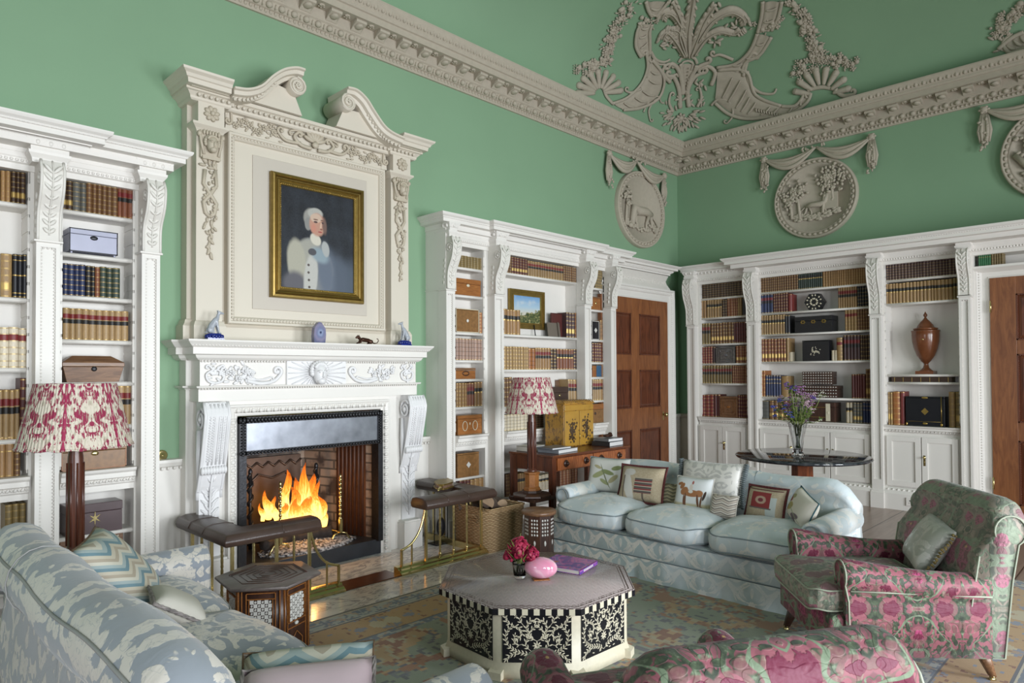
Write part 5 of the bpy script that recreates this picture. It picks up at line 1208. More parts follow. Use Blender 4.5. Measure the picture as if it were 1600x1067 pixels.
def portrait():
    t = NT('portrait_canvas'); x, y, z = t.xyz(t.gen())
    def el(cx, cz, rx, rz, rot=0, soft=0.15):
        dx = t.ma('SUBTRACT', x, cx); dz = t.ma('SUBTRACT', z, cz)
        c, s_ = cos(rot), sin(rot)
        a = t.ma('ADD', t.ma('MULTIPLY', dx, c), t.ma('MULTIPLY', dz, s_)); b = t.ma('SUBTRACT', t.ma('MULTIPLY', dz, c), t.ma('MULTIPLY', dx, s_))
        a = t.ma('DIVIDE', a, rx); b = t.ma('DIVIDE', b, rz)
        r = t.ma('SQRT', t.ma('ADD', t.ma('MULTIPLY', a, a), t.ma('MULTIPLY', b, b)))
        r = t.ma('ADD', r, t.ma('MULTIPLY', t.ma('SUBTRACT', t.noise(9, t.gen(), det=3), 0.5), 0.18))
        return t.ma('SUBTRACT', 1.0, t.step(r, 1-soft, 1+soft))
    n = t.noise(6, t.gen(), det=6)
    c = t.ramp(t.ma('ADD', n, t.ma('MULTIPLY', z, -0.25)), [(0.15, (0.008, 0.009, 0.012)), (0.5, (0.022, 0.026, 0.034)), (0.8, (0.05, 0.06, 0.08))])
    c = t.mix(el(0.90, 0.10, 0.30, 0.22, soft=0.5), c, (0.08, 0.10, 0.13))
    c = t.mix(el(0.66, 0.10, 0.26, 0.30, 0.1, 0.3), c, (0.09, 0.11, 0.145))
    c = t.mix(el(0.41, 0.18, 0.29, 0.33, soft=0.07), c, (0.24, 0.245, 0.24))
    c = t.mix(el(0.36, 0.33, 0.22, 0.17, 0.25), c, (0.36, 0.35, 0.30))      # shoulders
    c = t.mix(el(0.215, 0.27, 0.12, 0.22, 0.12), c, (0.42, 0.40, 0.32))       # sleeve
    c = t.mix(el(0.19, 0.05, 0.15, 0.12, 0.0, 0.3), c, (0.12, 0.115, 0.13))
    c = t.mix(el(0.60, 0.20, 0.12, 0.26, 0.15, 0.45), c, (0.13, 0.155, 0.20))
    c = t.mix(el(0.40, 0.12, 0.09, 0.25, -0.12), c, (0.50, 0.49, 0.45))   # waistcoat
    for k, (bx, bz) in enumerate(((0.37, 0.25), (0.37, 0.175), (0.375, 0.10), (0.38, 0.03))): c = t.mix(el(bx, bz, 0.016, 0.013), c, (0.10, 0.08, 0.07))
    c = t.mix(el(0.52, 0.36, 0.12, 0.07, -0.3, 0.35), c, (0.26, 0.33, 0.37))
    c = t.mix(el(0.42, 0.385, 0.055, 0.035), c, (0.08, 0.08, 0.09))
    c = t.mix(el(0.465, 0.515, 0.075, 0.055, -0.5), c, (0.62, 0.58, 0.48))   # neckcloth
    c = t.mix(el(0.60, 0.43, 0.05, 0.08, 0.3), c, (0.40, 0.41, 0.40))
    c = t.mix(el(0.405, 0.72, 0.10, 0.10), c, (0.30, 0.29, 0.26))           # powdered wig
    c = t.mix(el(0.365, 0.66, 0.045, 0.065), c, (0.25, 0.245, 0.23)); c = t.mix(el(0.46, 0.775, 0.10, 0.055), c, (0.42, 0.41, 0.37))
    c = t.mix(el(0.49, 0.665, 0.105, 0.115, 0.1), c, (0.50, 0.27, 0.19))    # face
    c = t.mix(el(0.47, 0.73, 0.075, 0.045), c, (0.58, 0.42, 0.32)); c = t.mix(el(0.44, 0.625, 0.035, 0.04, soft=0.5), c, (0.55, 0.24, 0.17)); c = t.mix(el(0.585, 0.66, 0.03, 0.08, 0.1, 0.4), c, (0.17, 0.10, 0.08))
    for ex, rx_ in ((0.465, 0.026), (0.555, 0.02)): c = t.mix(el(ex, 0.69, rx_, 0.010), c, (0.09, 0.05, 0.045)); c = t.mix(el(ex, 0.715, rx_*1.2, 0.007), c, (0.20, 0.11, 0.08))
    c = t.mix(el(0.535, 0.655, 0.013, 0.04, -0.15), c, (0.60, 0.40, 0.29)); c = t.mix(el(0.54, 0.625, 0.018, 0.008), c, (0.26, 0.11, 0.08)); c = t.mix(el(0.525, 0.595, 0.03, 0.007), c, (0.36, 0.08, 0.07))
    t.set(t.mix(t.ma('MULTIPLY', t.noise(60, t.gen(), det=3), 0.18), c, (0.16, 0.17, 0.18)), 0.6, 0, Specular_IOR_Level=0.2); t.bump(t.noise(180, det=2), 0.25, 0.002); return t.m
m = MB(ML); m.add([(PU0+0.08, 0.158, PZ0+0.08), (PU1-0.08, 0.158, PZ0+0.08), (PU1-0.08, 0.158, PZ1-0.08), (PU0+0.08, 0.158, PZ1-0.08), (PU0+0.08, 0.15, PZ0+0.08), (PU1-0.08, 0.15, PZ0+0.08), (PU1-0.08, 0.15, PZ1-0.08), (PU0+0.08, 0.15, PZ1-0.08)], [(0, 1, 2, 3), (4, 5, 6, 7), (0, 1, 5, 4), (2, 3, 7, 6), (0, 3, 7, 4), (1, 2, 6, 5)])
m.build('canvas', portrait(), pt)

# ---- mantel ornaments
M['porc'] = plain('grey_white_porcelain', (0.50, 0.53, 0.58), 0.2, var=0.25, sc=30); M['cobalt'] = plain('cobalt_glaze', (0.02, 0.04, 0.32), 0.15, var=0.4, sc=40)
def dog(px, face_, label):
    p = ony(px, 530, 4.68); b = root('dog_figurine', label, 'figurine', (p.x, 4.68, 1.739), group='porcelain greyhounds on the mantel shelf'); o = T(p.x, 4.68, 1.739) @ Matrix.Diagonal((face_*1.0, 1, 1, 1))
    m = MB(o); m.box(-0.055, 0.055, -0.03, 0.03, 0, 0.012)
    for k in range(16): a = k*pi/8; m.ell((0.055*cos(a), 0.03*sin(a), 0.022), (0.011, 0.011, 0.014), 6, 5)
    m.lathe([(0.05, 0.01), (0.052, 0.035), (0.045, 0.042), (0, 0.042)], seg=14, sy=0.6); m.build('base', M['cobalt'], b)
    m = MB(o)
    m.tube([(-0.03, 0, 0.065), (-0.015, 0, 0.10), (0.01, 0, 0.135), (0.022, 0, 0.155), (0.026, 0, 0.175)], [0.024, 0.022, 0.02, 0.012, 0.010], 9)
    m.tube([(0.024, 0, 0.178), (0.034, 0, 0.186), (0.052, 0, 0.183), (0.066, 0, 0.179)], [0.010, 0.013, 0.008, 0.004], 8)
    for s_ in (-1, 1):
        m.tube([(0.012, s_*0.010, 0.125), (0.020, s_*0.012, 0.08), (0.028, s_*0.012, 0.045)], [0.011, 0.007, 0.005], 7); m.ell((0.034, s_*0.012, 0.045), (0.010, 0.006, 0.005), 7, 4)
        m.ell((-0.028, s_*0.014, 0.066), (0.024, 0.012, 0.022), 9, 6); m.tube([(-0.03, s_*0.016, 0.055), (-0.005, s_*0.017, 0.047)], [0.008, 0.005], 6)
        m.tube([(0.026, s_*0.007, 0.190), (0.020, s_*0.010, 0.205)], [0.006, 0.002], 5)
    m.tube([(-0.045, 0, 0.05), (-0.06, 0.01, 0.048), (-0.055, 0.025, 0.046)], [0.005, 0.004, 0.002], 5)
    d_ = m.build('dog_body', M['porc'], b); r = d_.modifiers.new('r', 'REMESH'); r.mode = 'VOXEL'; r.voxel_size = 0.0028; r.use_smooth_shade = True
dog(335, 1, 'white porcelain greyhound on a blue base at the left end of the mantel shelf')
dog(632, -1, 'white porcelain greyhound on a blue base at the right end of the mantel shelf')
def agate():
    t = NT('agate'); x, y, z = t.xyz(t.gen()); dx = t.ma('MULTIPLY', t.ma('SUBTRACT', x, 0.55), 0.8); dz = t.ma('SUBTRACT', z, 0.5)
    r = t.ma('ADD', t.ma('SQRT', t.ma('ADD', t.ma('MULTIPLY', dx, dx), t.ma('MULTIPLY', dz, dz))), t.ma('MULTIPLY', t.noise(4, t.gen(), det=3), 0.15))
    t.set(t.ramp(r, [(0.1, (0.01, 0.02, 0.07)), (0.17, (0.25, 0.30, 0.45)), (0.3, (0.16, 0.18, 0.30)), (0.45, (0.22, 0.20, 0.30)), (0.6, (0.10, 0.11, 0.20))]), 0.2); return t.m
p = ony(498, 535, 4.68); m = MB(); m.prism([(p.x-0.048, 1.739), (p.x+0.045, 1.739), (p.x+0.052, 1.80), (p.x+0.048, 1.85), (p.x+0.012, 1.895), (p.x-0.01, 1.898), (p.x-0.045, 1.855), (p.x-0.052, 1.79)], 4.66, 4.70, 1)
m.build('agate_slab', agate(), label='pointed grey-blue agate slice standing at the middle of the mantel shelf', cat='ornament', bevel=0.004)
p = ony(572, 536, 4.66); b = root('animal_figurine', 'small dark bronze crouching animal with a curled tail on the mantel shelf', 'figurine', (p.x, 4.66, 1.739))
m = MB(T(p.x, 4.66, 1.739)); M['bronze'] = plain('dark_bronze', (0.09, 0.035, 0.02), 0.35, 0.6, var=0.3, sc=30)
m.tube([(-0.06, 0, 0.035), (-0.03, 0, 0.036), (0.02, 0, 0.03), (0.045, 0, 0.022)], [0.013, 0.018, 0.017, 0.015], 9); m.tube([(-0.058, 0, 0.04), (-0.072, 0, 0.056), (-0.085, 0, 0.054), (-0.097, 0, 0.047)], [0.012, 0.015, 0.011, 0.006], 8)
for s_ in (-1, 1):
    m.tube([(-0.05, s_*0.012, 0.03), (-0.06, s_*0.014, 0.012), (-0.08, s_*0.014, 0.006)], [0.010, 0.007, 0.006], 6); m.ell((0.04, s_*0.013, 0.02), (0.02, 0.009, 0.017), 8, 6); m.tube([(0.045, s_*0.016, 0.01), (0.02, s_*0.018, 0.006)], [0.007, 0.006], 6); m.ell((-0.073, s_*0.010, 0.070), (0.004, 0.003, 0.006), 6, 4)
m.tube([(0.055, 0, 0.015), (0.08, 0, 0.008), (0.105, 0, 0.012), (0.12, 0, 0.03), (0.112, 0, 0.048), (0.098, 0, 0.045)], [0.006, 0.005, 0.004, 0.004, 0.004, 0.003], 6)
d_ = m.build('animal_body', M['bronze'], b); r = d_.modifiers.new('r', 'REMESH'); r.mode = 'VOXEL'; r.voxel_size = 0.0024; r.use_smooth_shade = True

# ---- andirons, logs, ash and fire
def flame_mat():
    t = NT('flame'); x, y, z = t.xyz(t.gen()); n = t.noise(5, t.map(t.gen(), sc=(2, 2, 0.8)), det=4, dist=1)
    h = t.ma('ADD', z, t.ma('MULTIPLY', t.ma('SUBTRACT', n, 0.5), 0.7))
    col = t.ramp(h, [(0.0, (1.0, 0.50, 0.10)), (0.35, (1.0, 0.62, 0.18)), (0.65, (1.0, 0.30, 0.03)), (1.0, (0.8, 0.12, 0.01))])
    lw = t.n('ShaderNodeLayerWeight', out=1, Blend=0.35)
    em = t.n('ShaderNodeEmission', Color=col, Strength=t.ma('MULTIPLY', t.ma('SUBTRACT', 1.35, h), 1.9)); tr_ = t.n('ShaderNodeBsdfTransparent')
    a = t.ma('MULTIPLY', t.ma('SUBTRACT', 1.0, t.step(lw, 0.25, 0.95)), t.ma('SUBTRACT', 1.0, t.step(h, 0.75, 1.15)), clamp=True)
    t.t.links.new(t.n('ShaderNodeMixShader', i0=a, i1=tr_, i2=em), t.o.inputs[0]); return t.m
M['flame'] = flame_mat()
fi = root('fire', 'bright orange log fire burning in the fireplace', 'fire', (2.6, 5.05, 0.13))
random.seed(21)
def tongue(px, pyb, pyt, w_, y, lean, ph):
    b = ony(px, pyb, y); t_ = ony(px, pyt, y); H = t_.z-b.z; m = MB()
    n = 12; pts = []; rs = []
    for i in range(n):
        t = i/(n-1); pts.append((b.x+lean*t*t+0.03*sin(ph+t*6)*t, y+0.02*sin(ph*2+t*5), b.z+H*t)); rs.append(max(0.002, w_*(sin(pi*min(1, 0.22+0.78*t))**0.8)*(1-0.25*sin(ph+9*t)*t)))
    m.tube(pts, rs, 9, flat=0.6, nrm=(0, 1, 0)); m.build('flame', M['flame'], fi)
for a in ((421, 812, 765, .035, 5.0, -.05, 1), (431, 815, 775, .03, 4.98, -.03, 2), (448, 818, 733, .045, 5.02, -.02, 3), (457, 818, 760, .05, 5.0, .01, 4), (468, 818, 745, .06, 5.05, 0, 5), (476, 818, 722, .05, 5.0, .015, 6), (484, 818, 740, .06, 5.02, .01, 2.5), (492, 818, 752, .045, 4.98, .03, 1.5), (500, 820, 775, .04, 5.0, .02, 4.4), (441, 820, 785, .04, 4.97, 0, 3.1), (462, 822, 778, .06, 4.95, .0, .4), (480, 822, 775, .07, 4.94, .0, 2.2), (505, 822, 795, .03, 4.97, .02, 5.2), (412, 815, 785, .022, 5.0, -.04, .6)): tongue(*a)
lt = bpy.data.lights.new('fire_glow', 'POINT'); lt.energy = 16; lt.color = (1.0, 0.45, 0.15); lt.shadow_soft_size = 0.12; lo_ = bpy.data.objects.new('fire_glow', lt); COL.objects.link(lo_); lo_.location = (2.68, 4.98, 0.42)
M['log'] = plain('charred_log', (0.06, 0.045, 0.04), 0.9, var=0.5, sc=20, bump=0.8, bsc=30)
for (x, y, z, r, L, a, tl, lb_) in ((2.62, 5.08, 0.24, 0.055, 0.62, 0.05, 0.05, 'largest charred log lying across the andirons under the flames'), (2.72, 4.98, 0.21, 0.045, 0.42, -0.3, -0.05, 'thinner charred log in front of the flames'), (2.50, 5.0, 0.19, 0.04, 0.35, 0.5, 0.1, 'short charred log at the left of the fire')):
    m = MB(T(x, y, z) @ RZ(a) @ RY(tl)); m.tube([(-L/2+L*k/8, 0.008*sin(k*2), 0.006*cos(k*3)) for k in range(9)], [r*(1+0.08*sin(k*2.7)) for k in range(9)], 10); m.build('log', M['log'], label=lb_, cat='log', group='logs on the fire')
m = MB(); random.seed(5)
m.ell((2.72, 4.95, 0.13), (0.40, 0.22, 0.055), 24, 8)
for k in range(260): a = random.uniform(0, 6.28); q = sqrt(random.random()); x = 2.72+0.42*q*cos(a); y = 4.93+0.19*q*sin(a); m.ell((x, y, 0.135+0.05*(1-q*q)), (random.uniform(.006, .018), random.uniform(.006, .016), random.uniform(.004, .010)), 5, 4)
am = NT('ash'); am.set(am.ramp(am.noise(45, det=4), [(0.4, (0.05, 0.045, 0.045)), (0.55, (0.40, 0.37, 0.36)), (0.7, (0.62, 0.60, 0.58))]), 0.95); m.build('ash', am.m, label='heap of grey and white ash on the hearth under the fire', cat='ash', kind='stuff')
def andiron(px, pyt, pyb, mt, label, brassy):
    b = ony(px, pyb, 4.86 if brassy else 5.2); b.z = 0.13; H = ony(px, pyt, b.y).z-0.13; r_ = root('andiron', label, 'andiron', (b.x, b.y, 0.13), group='brass andirons' if brassy else 'black andirons')
    m = MB(T(b.x, b.y, 0.13))
    if brassy:
        for s_ in (-1, 1): m.tube([(s_*0.085, 0, 0.0), (s_*0.08, 0, 0.03), (s_*0.055, 0, 0.07), (0, 0, 0.085)], 0.008, 7)
        m.tube([(0, 0, 0.08), (0, 0.2, 0.08), (0, 0.3, 0.02)], 0.009, 6); m.build('feet', mt, r_)
        m = MB(T(b.x, b.y, 0.13)); n = int(H/0.035); m.box(-0.012, 0.012, -0.012, 0.012, 0.08, 0.19)
        for k in range(5, n): m.ell((0, 0, 0.02+k*0.035), (0.014, 0.014, 0.017), 8, 6)
        m.tube([(0, 0, 0.08), (0, 0, H)], 0.008, 8); m.ell((0, 0, H), (0.012, 0.012, 0.025), 8, 6); m.build('shaft', mt, r_)
    else:
        m.tube([(0.016*cos(k*0.9), 0.016*sin(k*0.9), H*k/40) for k in range(41)], 0.012, 6); m.tube([(0, 0, 0), (0, 0, H)], 0.014, 8); m.build('shaft', mt, r_)
        m = MB(T(b.x, b.y, 0.13)); m.ell((0, 0, H+0.01), (0.018, 0.018, 0.03), 8, 6); m.build('finial', mt, r_)
andiron(532, 745, 838, M['brass'], 'brass andiron with ball-turned shaft standing right of the flames', True)
andiron(438, 757, 834, M['brass'], 'brass andiron standing in front of the flames, left of centre', True)
andiron(391, 740, 818, M['iron'], 'black twisted iron andiron at the left side of the fire', False)
andiron(494, 730, 806, M['iron'], 'black iron andiron behind the right of the flames', False)
# bell pulls beside the chimneypiece
for px, py, lb_ in ((255, 712, 'round brass bell pull on the wall just left of the fireplace'), (652, 680, 'round brass bell pull on the wall just right of the fireplace')):
    p = ony(px, py, 4.965); m = MB(T(p.x, 4.998, p.z) @ RX(pi/2)); m.lathe([(0.038, 0), (0.038, 0.008), (0.030, 0.014), (0.022, 0.012), (0.014, 0.022), (0.008, 0.028), (0, 0.03)], seg=18); m.build('bell_pull', M['brass'], label=lb_, cat='bell pull')
# ================================================================== fabrics
def el2(t, x, z, cx, cz, rx, rz, rot=0, soft=0.12, wob=0.12, sc=9):
    dx = t.ma('SUBTRACT', x, cx); dz = t.ma('SUBTRACT', z, cz); c, s_ = cos(rot), sin(rot)
    a = t.ma('DIVIDE', t.ma('ADD', t.ma('MULTIPLY', dx, c), t.ma('MULTIPLY', dz, s_)), rx); b = t.ma('DIVIDE', t.ma('SUBTRACT', t.ma('MULTIPLY', dz, c), t.ma('MULTIPLY', dx, s_)), rz)
    r = t.ma('SQRT', t.ma('ADD', t.ma('MULTIPLY', a, a), t.ma('MULTIPLY', b, b)))
    if wob: r = t.ma('ADD', r, t.ma('MULTIPLY', t.ma('SUBTRACT', t.noise(sc, t.gen(), det=2), 0.5), wob*2))
    return t.ma('SUBTRACT', 1.0, t.step(r, 1-soft, 1+soft))
def mirror(t, L, v=None):
    x, y, z = t.xyz(v)
    return t.comb(t.ma('PINGPONG', x, L[0]), t.ma('PINGPONG', y, L[1]), t.ma('PINGPONG', z, L[2]))
def damask(name, base, motif, L=(0.17, 0.17, 0.21), sc=7, third=None, ro=0.42, th=0.5):
    t = NT(name); v = mirror(t, L); n = t.noise(sc, v, det=3, ro=0.45, dist=1.6); mask = t.step(n, th-0.012, th+0.012)
    fine = t.step(t.ma('ABSOLUTE', t.ma('SUBTRACT', t.noise(sc*2.3, v, det=2, dist=1.0), 0.5)), 0.0, 0.03)
    c = t.mix(mask, base, motif)
    c = t.mix(t.ma('MULTIPLY', t.ma('MULTIPLY', t.ma('SUBTRACT', 1.0, fine), mask), 0.55), c, base)
    if third: c = t.mix(t.ma('MULTIPLY', t.step(t.noise(3.2, det=3), 0.45, 0.62), 0.55), c, third)
    t.set(c, t.mix(mask, (ro+.15,)*3, (ro,)*3), Sheen_Weight=0.25)
    wr = t.noise(7, t.map(sc=(1, 1, 0.6)), det=4, dist=0.8)
    t.bump(t.ma('ADD', t.ma('MULTIPLY', wr, 0.8), t.ma('MULTIPLY', mask, 0.12)), 0.32, 0.02); return t.m
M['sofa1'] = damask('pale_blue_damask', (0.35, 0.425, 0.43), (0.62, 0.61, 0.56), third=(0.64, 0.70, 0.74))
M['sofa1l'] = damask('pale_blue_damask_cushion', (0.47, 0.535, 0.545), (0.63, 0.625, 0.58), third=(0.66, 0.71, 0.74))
M['sofa2'] = damask('blue_grey_damask', (0.255, 0.28, 0.315), (0.60, 0.56, 0.50), L=(0.26, 0.26, 0.26), sc=9, th=0.48)
M['sofa2l'] = damask('pale_blue_white_damask', (0.48, 0.58, 0.68), (0.66, 0.64, 0.58), L=(0.26, 0.26, 0.26), sc=6, th=0.5)
M['cord2'] = plain('grey_beige_piping', (0.36, 0.36, 0.35), 0.6); M['cord'] = plain('grey_piping', (0.22, 0.27, 0.29), 0.6, var=0.1)
def floral(name, bg, lite=False):
    t = NT(name); L = (0.20, 0.20, 0.23); v = mirror(t, L)
    w_ = t.noise(5, v, det=2, dist=0.5, col=True); vw = t.n('ShaderNodeVectorMath', out=0, props={'operation': 'ADD'}, i0=v, i1=t.n('ShaderNodeVectorMath', out=0, props={'operation': 'SCALE'}, i0=w_, i3=0.05))
    nb = t.noise(11, v, det=3, dist=0.6)
    c = t.mix(t.step(nb, 0.40, 0.60), tuple(x*0.55 for x in bg), bg)
    # vines
    vn = t.ma('ABSOLUTE', t.ma('SUBTRACT', t.noise(8, vw, det=1, dist=0.9), 0.5)); vine = t.ma('SUBTRACT', 1.0, t.step(vn, 0.030, 0.044))
    vn2 = t.ma('ABSOLUTE', t.ma('SUBTRACT', t.noise(13, t.map(vw, loc=(3, 1, 2)), det=1, dist=1.2), 0.5)); vine2 = t.ma('SUBTRACT', 1.0, t.step(vn2, 0.018, 0.028))
    gcol = t.ramp(t.noise(38, v, det=3), [(0.38, (0.02, 0.03, 0.017)), (0.58, (0.06, 0.085, 0.045)), (0.74, (0.24, 0.30, 0.20))])
    # leaves
    lf = t.voro(19, t.map(vw, rot=(0.5, 0.3, 0.8), sc=(1, 1.8, 1.0)), rnd=0.9); leafm = t.ma('SUBTRACT', 1.0, t.step(lf, 0.38, 0.44))
    c = t.mix(leafm, c, gcol); c = t.mix(vine2, c, gcol); c = t.mix(vine, c, gcol)
    # blooms
    fl = t.voro(8.0, vw, rnd=0.55); flm = t.ma('SUBTRACT', 1.0, t.step(t.ma('ADD', fl, t.ma('MULTIPLY', t.ma('SUBTRACT', t.noise(32, v, det=2), 0.5), 0.30)), 0.35, 0.37))
    halo = t.ma('SUBTRACT', 1.0, t.step(fl, 0.46, 0.50))
    fcol = t.voro(8.0, vw, out=1, rnd=0.55); fr, fg, fb_ = t.xyz(fcol)
    pc = t.ramp(fr, [(0.0, (0.12, 0.003, 0.028)), (0.55, (0.17, 0.005, 0.04)), (0.62, (0.36, 0.05, 0.14)), (0.8, (0.15, 0.02, 0.05)), (0.88, (0.16, 0.19, 0.30)), (0.96, (0.50, 0.28, 0.08))], 'CONSTANT')
    pet = t.step(t.noise(40, v, det=2, dist=1.5), 0.42, 0.55); pc = t.mix(pet, tuple(x*0.45 for x in (0.3, 0.02, 0.08)), pc)
    pc = t.mix(t.ma('SUBTRACT', 1.0, t.step(fl, 0.05, 0.08)), pc, (0.50, 0.30, 0.10))
    c = t.mix(t.ma('MULTIPLY', halo, 0.4), c, tuple(min(1, x*1.3) for x in bg)); c = t.mix(flm, c, pc)
    vn3 = t.ma('ABSOLUTE', t.ma('SUBTRACT', t.noise(6, t.map(vw, loc=(9, 4, 7)), det=1, dist=1.0), 0.5)); vine3 = t.ma('SUBTRACT', 1.0, t.step(vn3, 0.018, 0.026)); c = t.mix(vine3, c, t.mix(t.noise(30, v), (0.05, 0.08, 0.04), (0.26, 0.33, 0.22)))
    if lite: c = t.mix(0.18, c, (0.55, 0.58, 0.50))
    t.set(c, 0.62, Sheen_Weight=0.12, Sheen_Roughness=0.5)
    h = t.ma('ADD', t.ma('MULTIPLY', flm, 0.5), t.ma('ADD', t.ma('MULTIPLY', vine, 0.5), t.ma('MULTIPLY', leafm, 0.4))); t.bump(t.ma('ADD', h, t.ma('MULTIPLY', t.noise(60, det=2), 0.5)), 0.5, 0.006); return t.m
M['floral'] = floral('velvet_floral', (0.29, 0.09, 0.115)); M['floralg'] = floral('velvet_floral_pale', (0.27, 0.20, 0.16), True)  # second one is a paler grey-green copy for seat and back
M['florpipe'] = plain('pale_green_piping', (0.40, 0.44, 0.34), 0.6)
def chevron(name, cols, px=18, pz=14, amp=0.30):
    t = NT(name); x, y, z = t.xyz(t.gen()); q = t.ma('ADD', t.ma('MULTIPLY', z, pz*0.25), t.ma('MULTIPLY', t.ma('PINGPONG', t.ma('MULTIPLY', x, px*0.5), 1.0), amp))
    k = len(cols); f = t.ma('FRACT', q); t.set(t.ramp(f, [(i/k, c) for i, c in enumerate(cols)], 'CONSTANT'), 0.8); t.bump(t.noise(150, det=1), 0.3, 0.002); return t.m
M['chev1'] = chevron('beige_grey_chevron', [(0.50, 0.44, 0.36), (0.20, 0.17, 0.16), (0.62, 0.58, 0.50), (0.34, 0.29, 0.26)], 8, 20, 0.5)
M['chev2'] = chevron('blue_tan_chevron', [(0.55, 0.50, 0.40), (0.16, 0.26, 0.30), (0.35, 0.42, 0.42), (0.60, 0.57, 0.48), (0.42, 0.36, 0.28)], 10, 18, 0.45)
M['chev3'] = chevron('olive_chevron', [(0.22, 0.19, 0.11), (0.10, 0.09, 0.06), (0.35, 0.31, 0.20)], 9, 26, 0.5)
M['silverd'] = damask('silver_damask', (0.60, 0.58, 0.53), (0.42, 0.41, 0.38), L=(0.12, 0.3, 0.16), sc=11, ro=0.3)
M['satin'] = damask('silver_satin', (0.40, 0.41, 0.36), (0.56, 0.55, 0.50), L=(0.14, 0.3, 0.14), sc=7, ro=0.25)
M['tassel'] = plain('gold_tassels', (0.50, 0.36, 0.13), 0.6, var=0.5, sc=60); M['ruffle'] = plain('grey_ruffle', (0.20, 0.24, 0.25), 0.7, var=0.4, sc=40); M['redfringe'] = plain('red_fringe', (0.16, 0.03, 0.03), 0.8, var=0.4, sc=50)
M['brush'] = plain('tan_brush_fringe', (0.25, 0.15, 0.08), 0.8, var=0.5, sc=60); M['pink'] = plain('pale_pink_silk', (0.62, 0.48, 0.52), 0.35, var=0.12); M['rope'] = plain('twisted_rope', (0.50, 0.44, 0.42), 0.6, var=0.5, sc=40); M['teal'] = plain('teal_cloth', (0.02, 0.12, 0.16), 0.6); M['plaincream'] = plain('cream_cloth', (0.60, 0.57, 0.50), 0.7, var=0.1)
def horse():
    t = NT('horse_needlework'); x, y, z = t.xyz(t.gen()); E = lambda *a, **k: el2(t, x, z, *a, **k)
    c = t.ramp(z, [(0.0, (0.42, 0.38, 0.22)), (0.22, (0.46, 0.42, 0.27)), (0.27, (0.60, 0.62, 0.60)), (1, (0.62, 0.64, 0.64))])
    br = (0.30, 0.13, 0.05)
    for a in ((.53, .55, .24, .10), (.33, .60, .09, .13, -.5), (.26, .74, .055, .10, -.45), (.19, .80, .075, .04, .55), (.72, .56, .10, .10)): c = t.mix(E(*a, wob=0.05), c, br)
    for a in ((.37, .33, .026, .22), (.33, .31, .02, .20), (.70, .34, .03, .19, .12), (.78, .32, .022, .20, -.08), (.37, .15, .03, .03), (.70, .15, .03, .03), (.79, .15, .03, .03)): c = t.mix(E(*a, wob=0.05), c, (0.14, 0.06, 0.03))
    c = t.mix(E(.85, .50, .03, .14, -.2), c, (0.05, 0.03, 0.02)); c = t.mix(E(.50, .72, .045, .10), c, (0.58, 0.52, 0.45)); c = t.mix(E(.53, .86, .028, .05), c, (0.35, 0.12, 0.10)); c = t.mix(E(.50, .60, .06, .05), c, (0.60, 0.58, 0.52))
    t.set(c, 0.85); t.bump(t.noise(150, det=1), 0.3, 0.002); return t.m
def botan():
    t = NT('botanical_linen'); x, y, z = t.xyz(t.gen()); E = lambda *a, **k: el2(t, x, z, *a, **k); c = (0.66, 0.66, 0.62)
    for i, a in enumerate(((.35, .55, .18, .07, .6), (.55, .62, .16, .06, -.3), (.70, .45, .15, .06, .9), (.5, .35, .13, .05, -.6), (.75, .75, .12, .06, .3), (.3, .75, .10, .04, -.4))): c = t.mix(E(*a), c, ((0.34, 0.36, 0.18), (0.24, 0.28, 0.12), (0.42, 0.38, 0.22))[i % 3])
    c = t.mix(E(.5, .5, .015, .36, .4, wob=.02), c, (0.20, 0.22, 0.12)); t.set(c, 0.8); return t.m
def saddle(panel):
    t = NT('tapestry_'+panel); x, y, z = t.xyz(t.gen()); E = lambda *a, **k: el2(t, x, z, *a, **k)
    def R_(a, b, c_, d_):
        m1 = t.ma('MULTIPLY', t.ma('GREATER_THAN', x, a), t.ma('LESS_THAN', x, b)); return t.ma('MULTIPLY', m1, t.ma('MULTIPLY', t.ma('GREATER_THAN', z, c_), t.ma('LESS_THAN', z, d_)))
    c = t.mix(t.step(t.noise(30, t.gen(), det=2), .4, .6), (0.36, 0.29, 0.19), (0.42, 0.35, 0.24))
    if panel == 'stripe':
        c = t.mix(E(.28, .45, .10, .45, .2), c, (0.55, 0.53, 0.48)); c = t.mix(E(.28, .85, .12, .09), c, (0.50, 0.48, 0.44))
        f = t.ma('FRACT', t.ma('MULTIPLY', z, 9.0)); st = t.ramp(f, [(0, (0.08, 0.07, 0.06)), (.3, (0.40, 0.35, 0.27)), (.5, (0.20, 0.03, 0.03)), (.8, (0.10, 0.08, 0.07))], 'CONSTANT'); c = t.mix(R_(.42, .80, .30, .72), c, st)
        c = t.mix(R_(.60, .64, 0.0, .30), c, (0.12, 0.09, 0.07)); c = t.mix(R_(.15, .18, .1, .75), c, (0.15, 0.12, 0.09))
    else:
        c = t.mix(R_(.62, .86, .0, .75), c, (0.42, 0.46, 0.44)); c = t.mix(R_(.22, .72, .42, .88), c, (0.22, 0.03, 0.03)); c = t.mix(E(.47, .65, .14, .12), c, (0.40, 0.28, 0.20)); c = t.mix(E(.47, .65, .07, .06), c, (0.16, 0.03, 0.04))
        c = t.mix(R_(.18, .76, .38, .42), c, (0.12, 0.10, 0.09)); c = t.mix(R_(.05, .95, .93, .96), c, (0.12, 0.05, 0.04))
    t.set(c, 0.85); t.bump(t.noise(140, det=1), 0.3, 0.002); return t.m
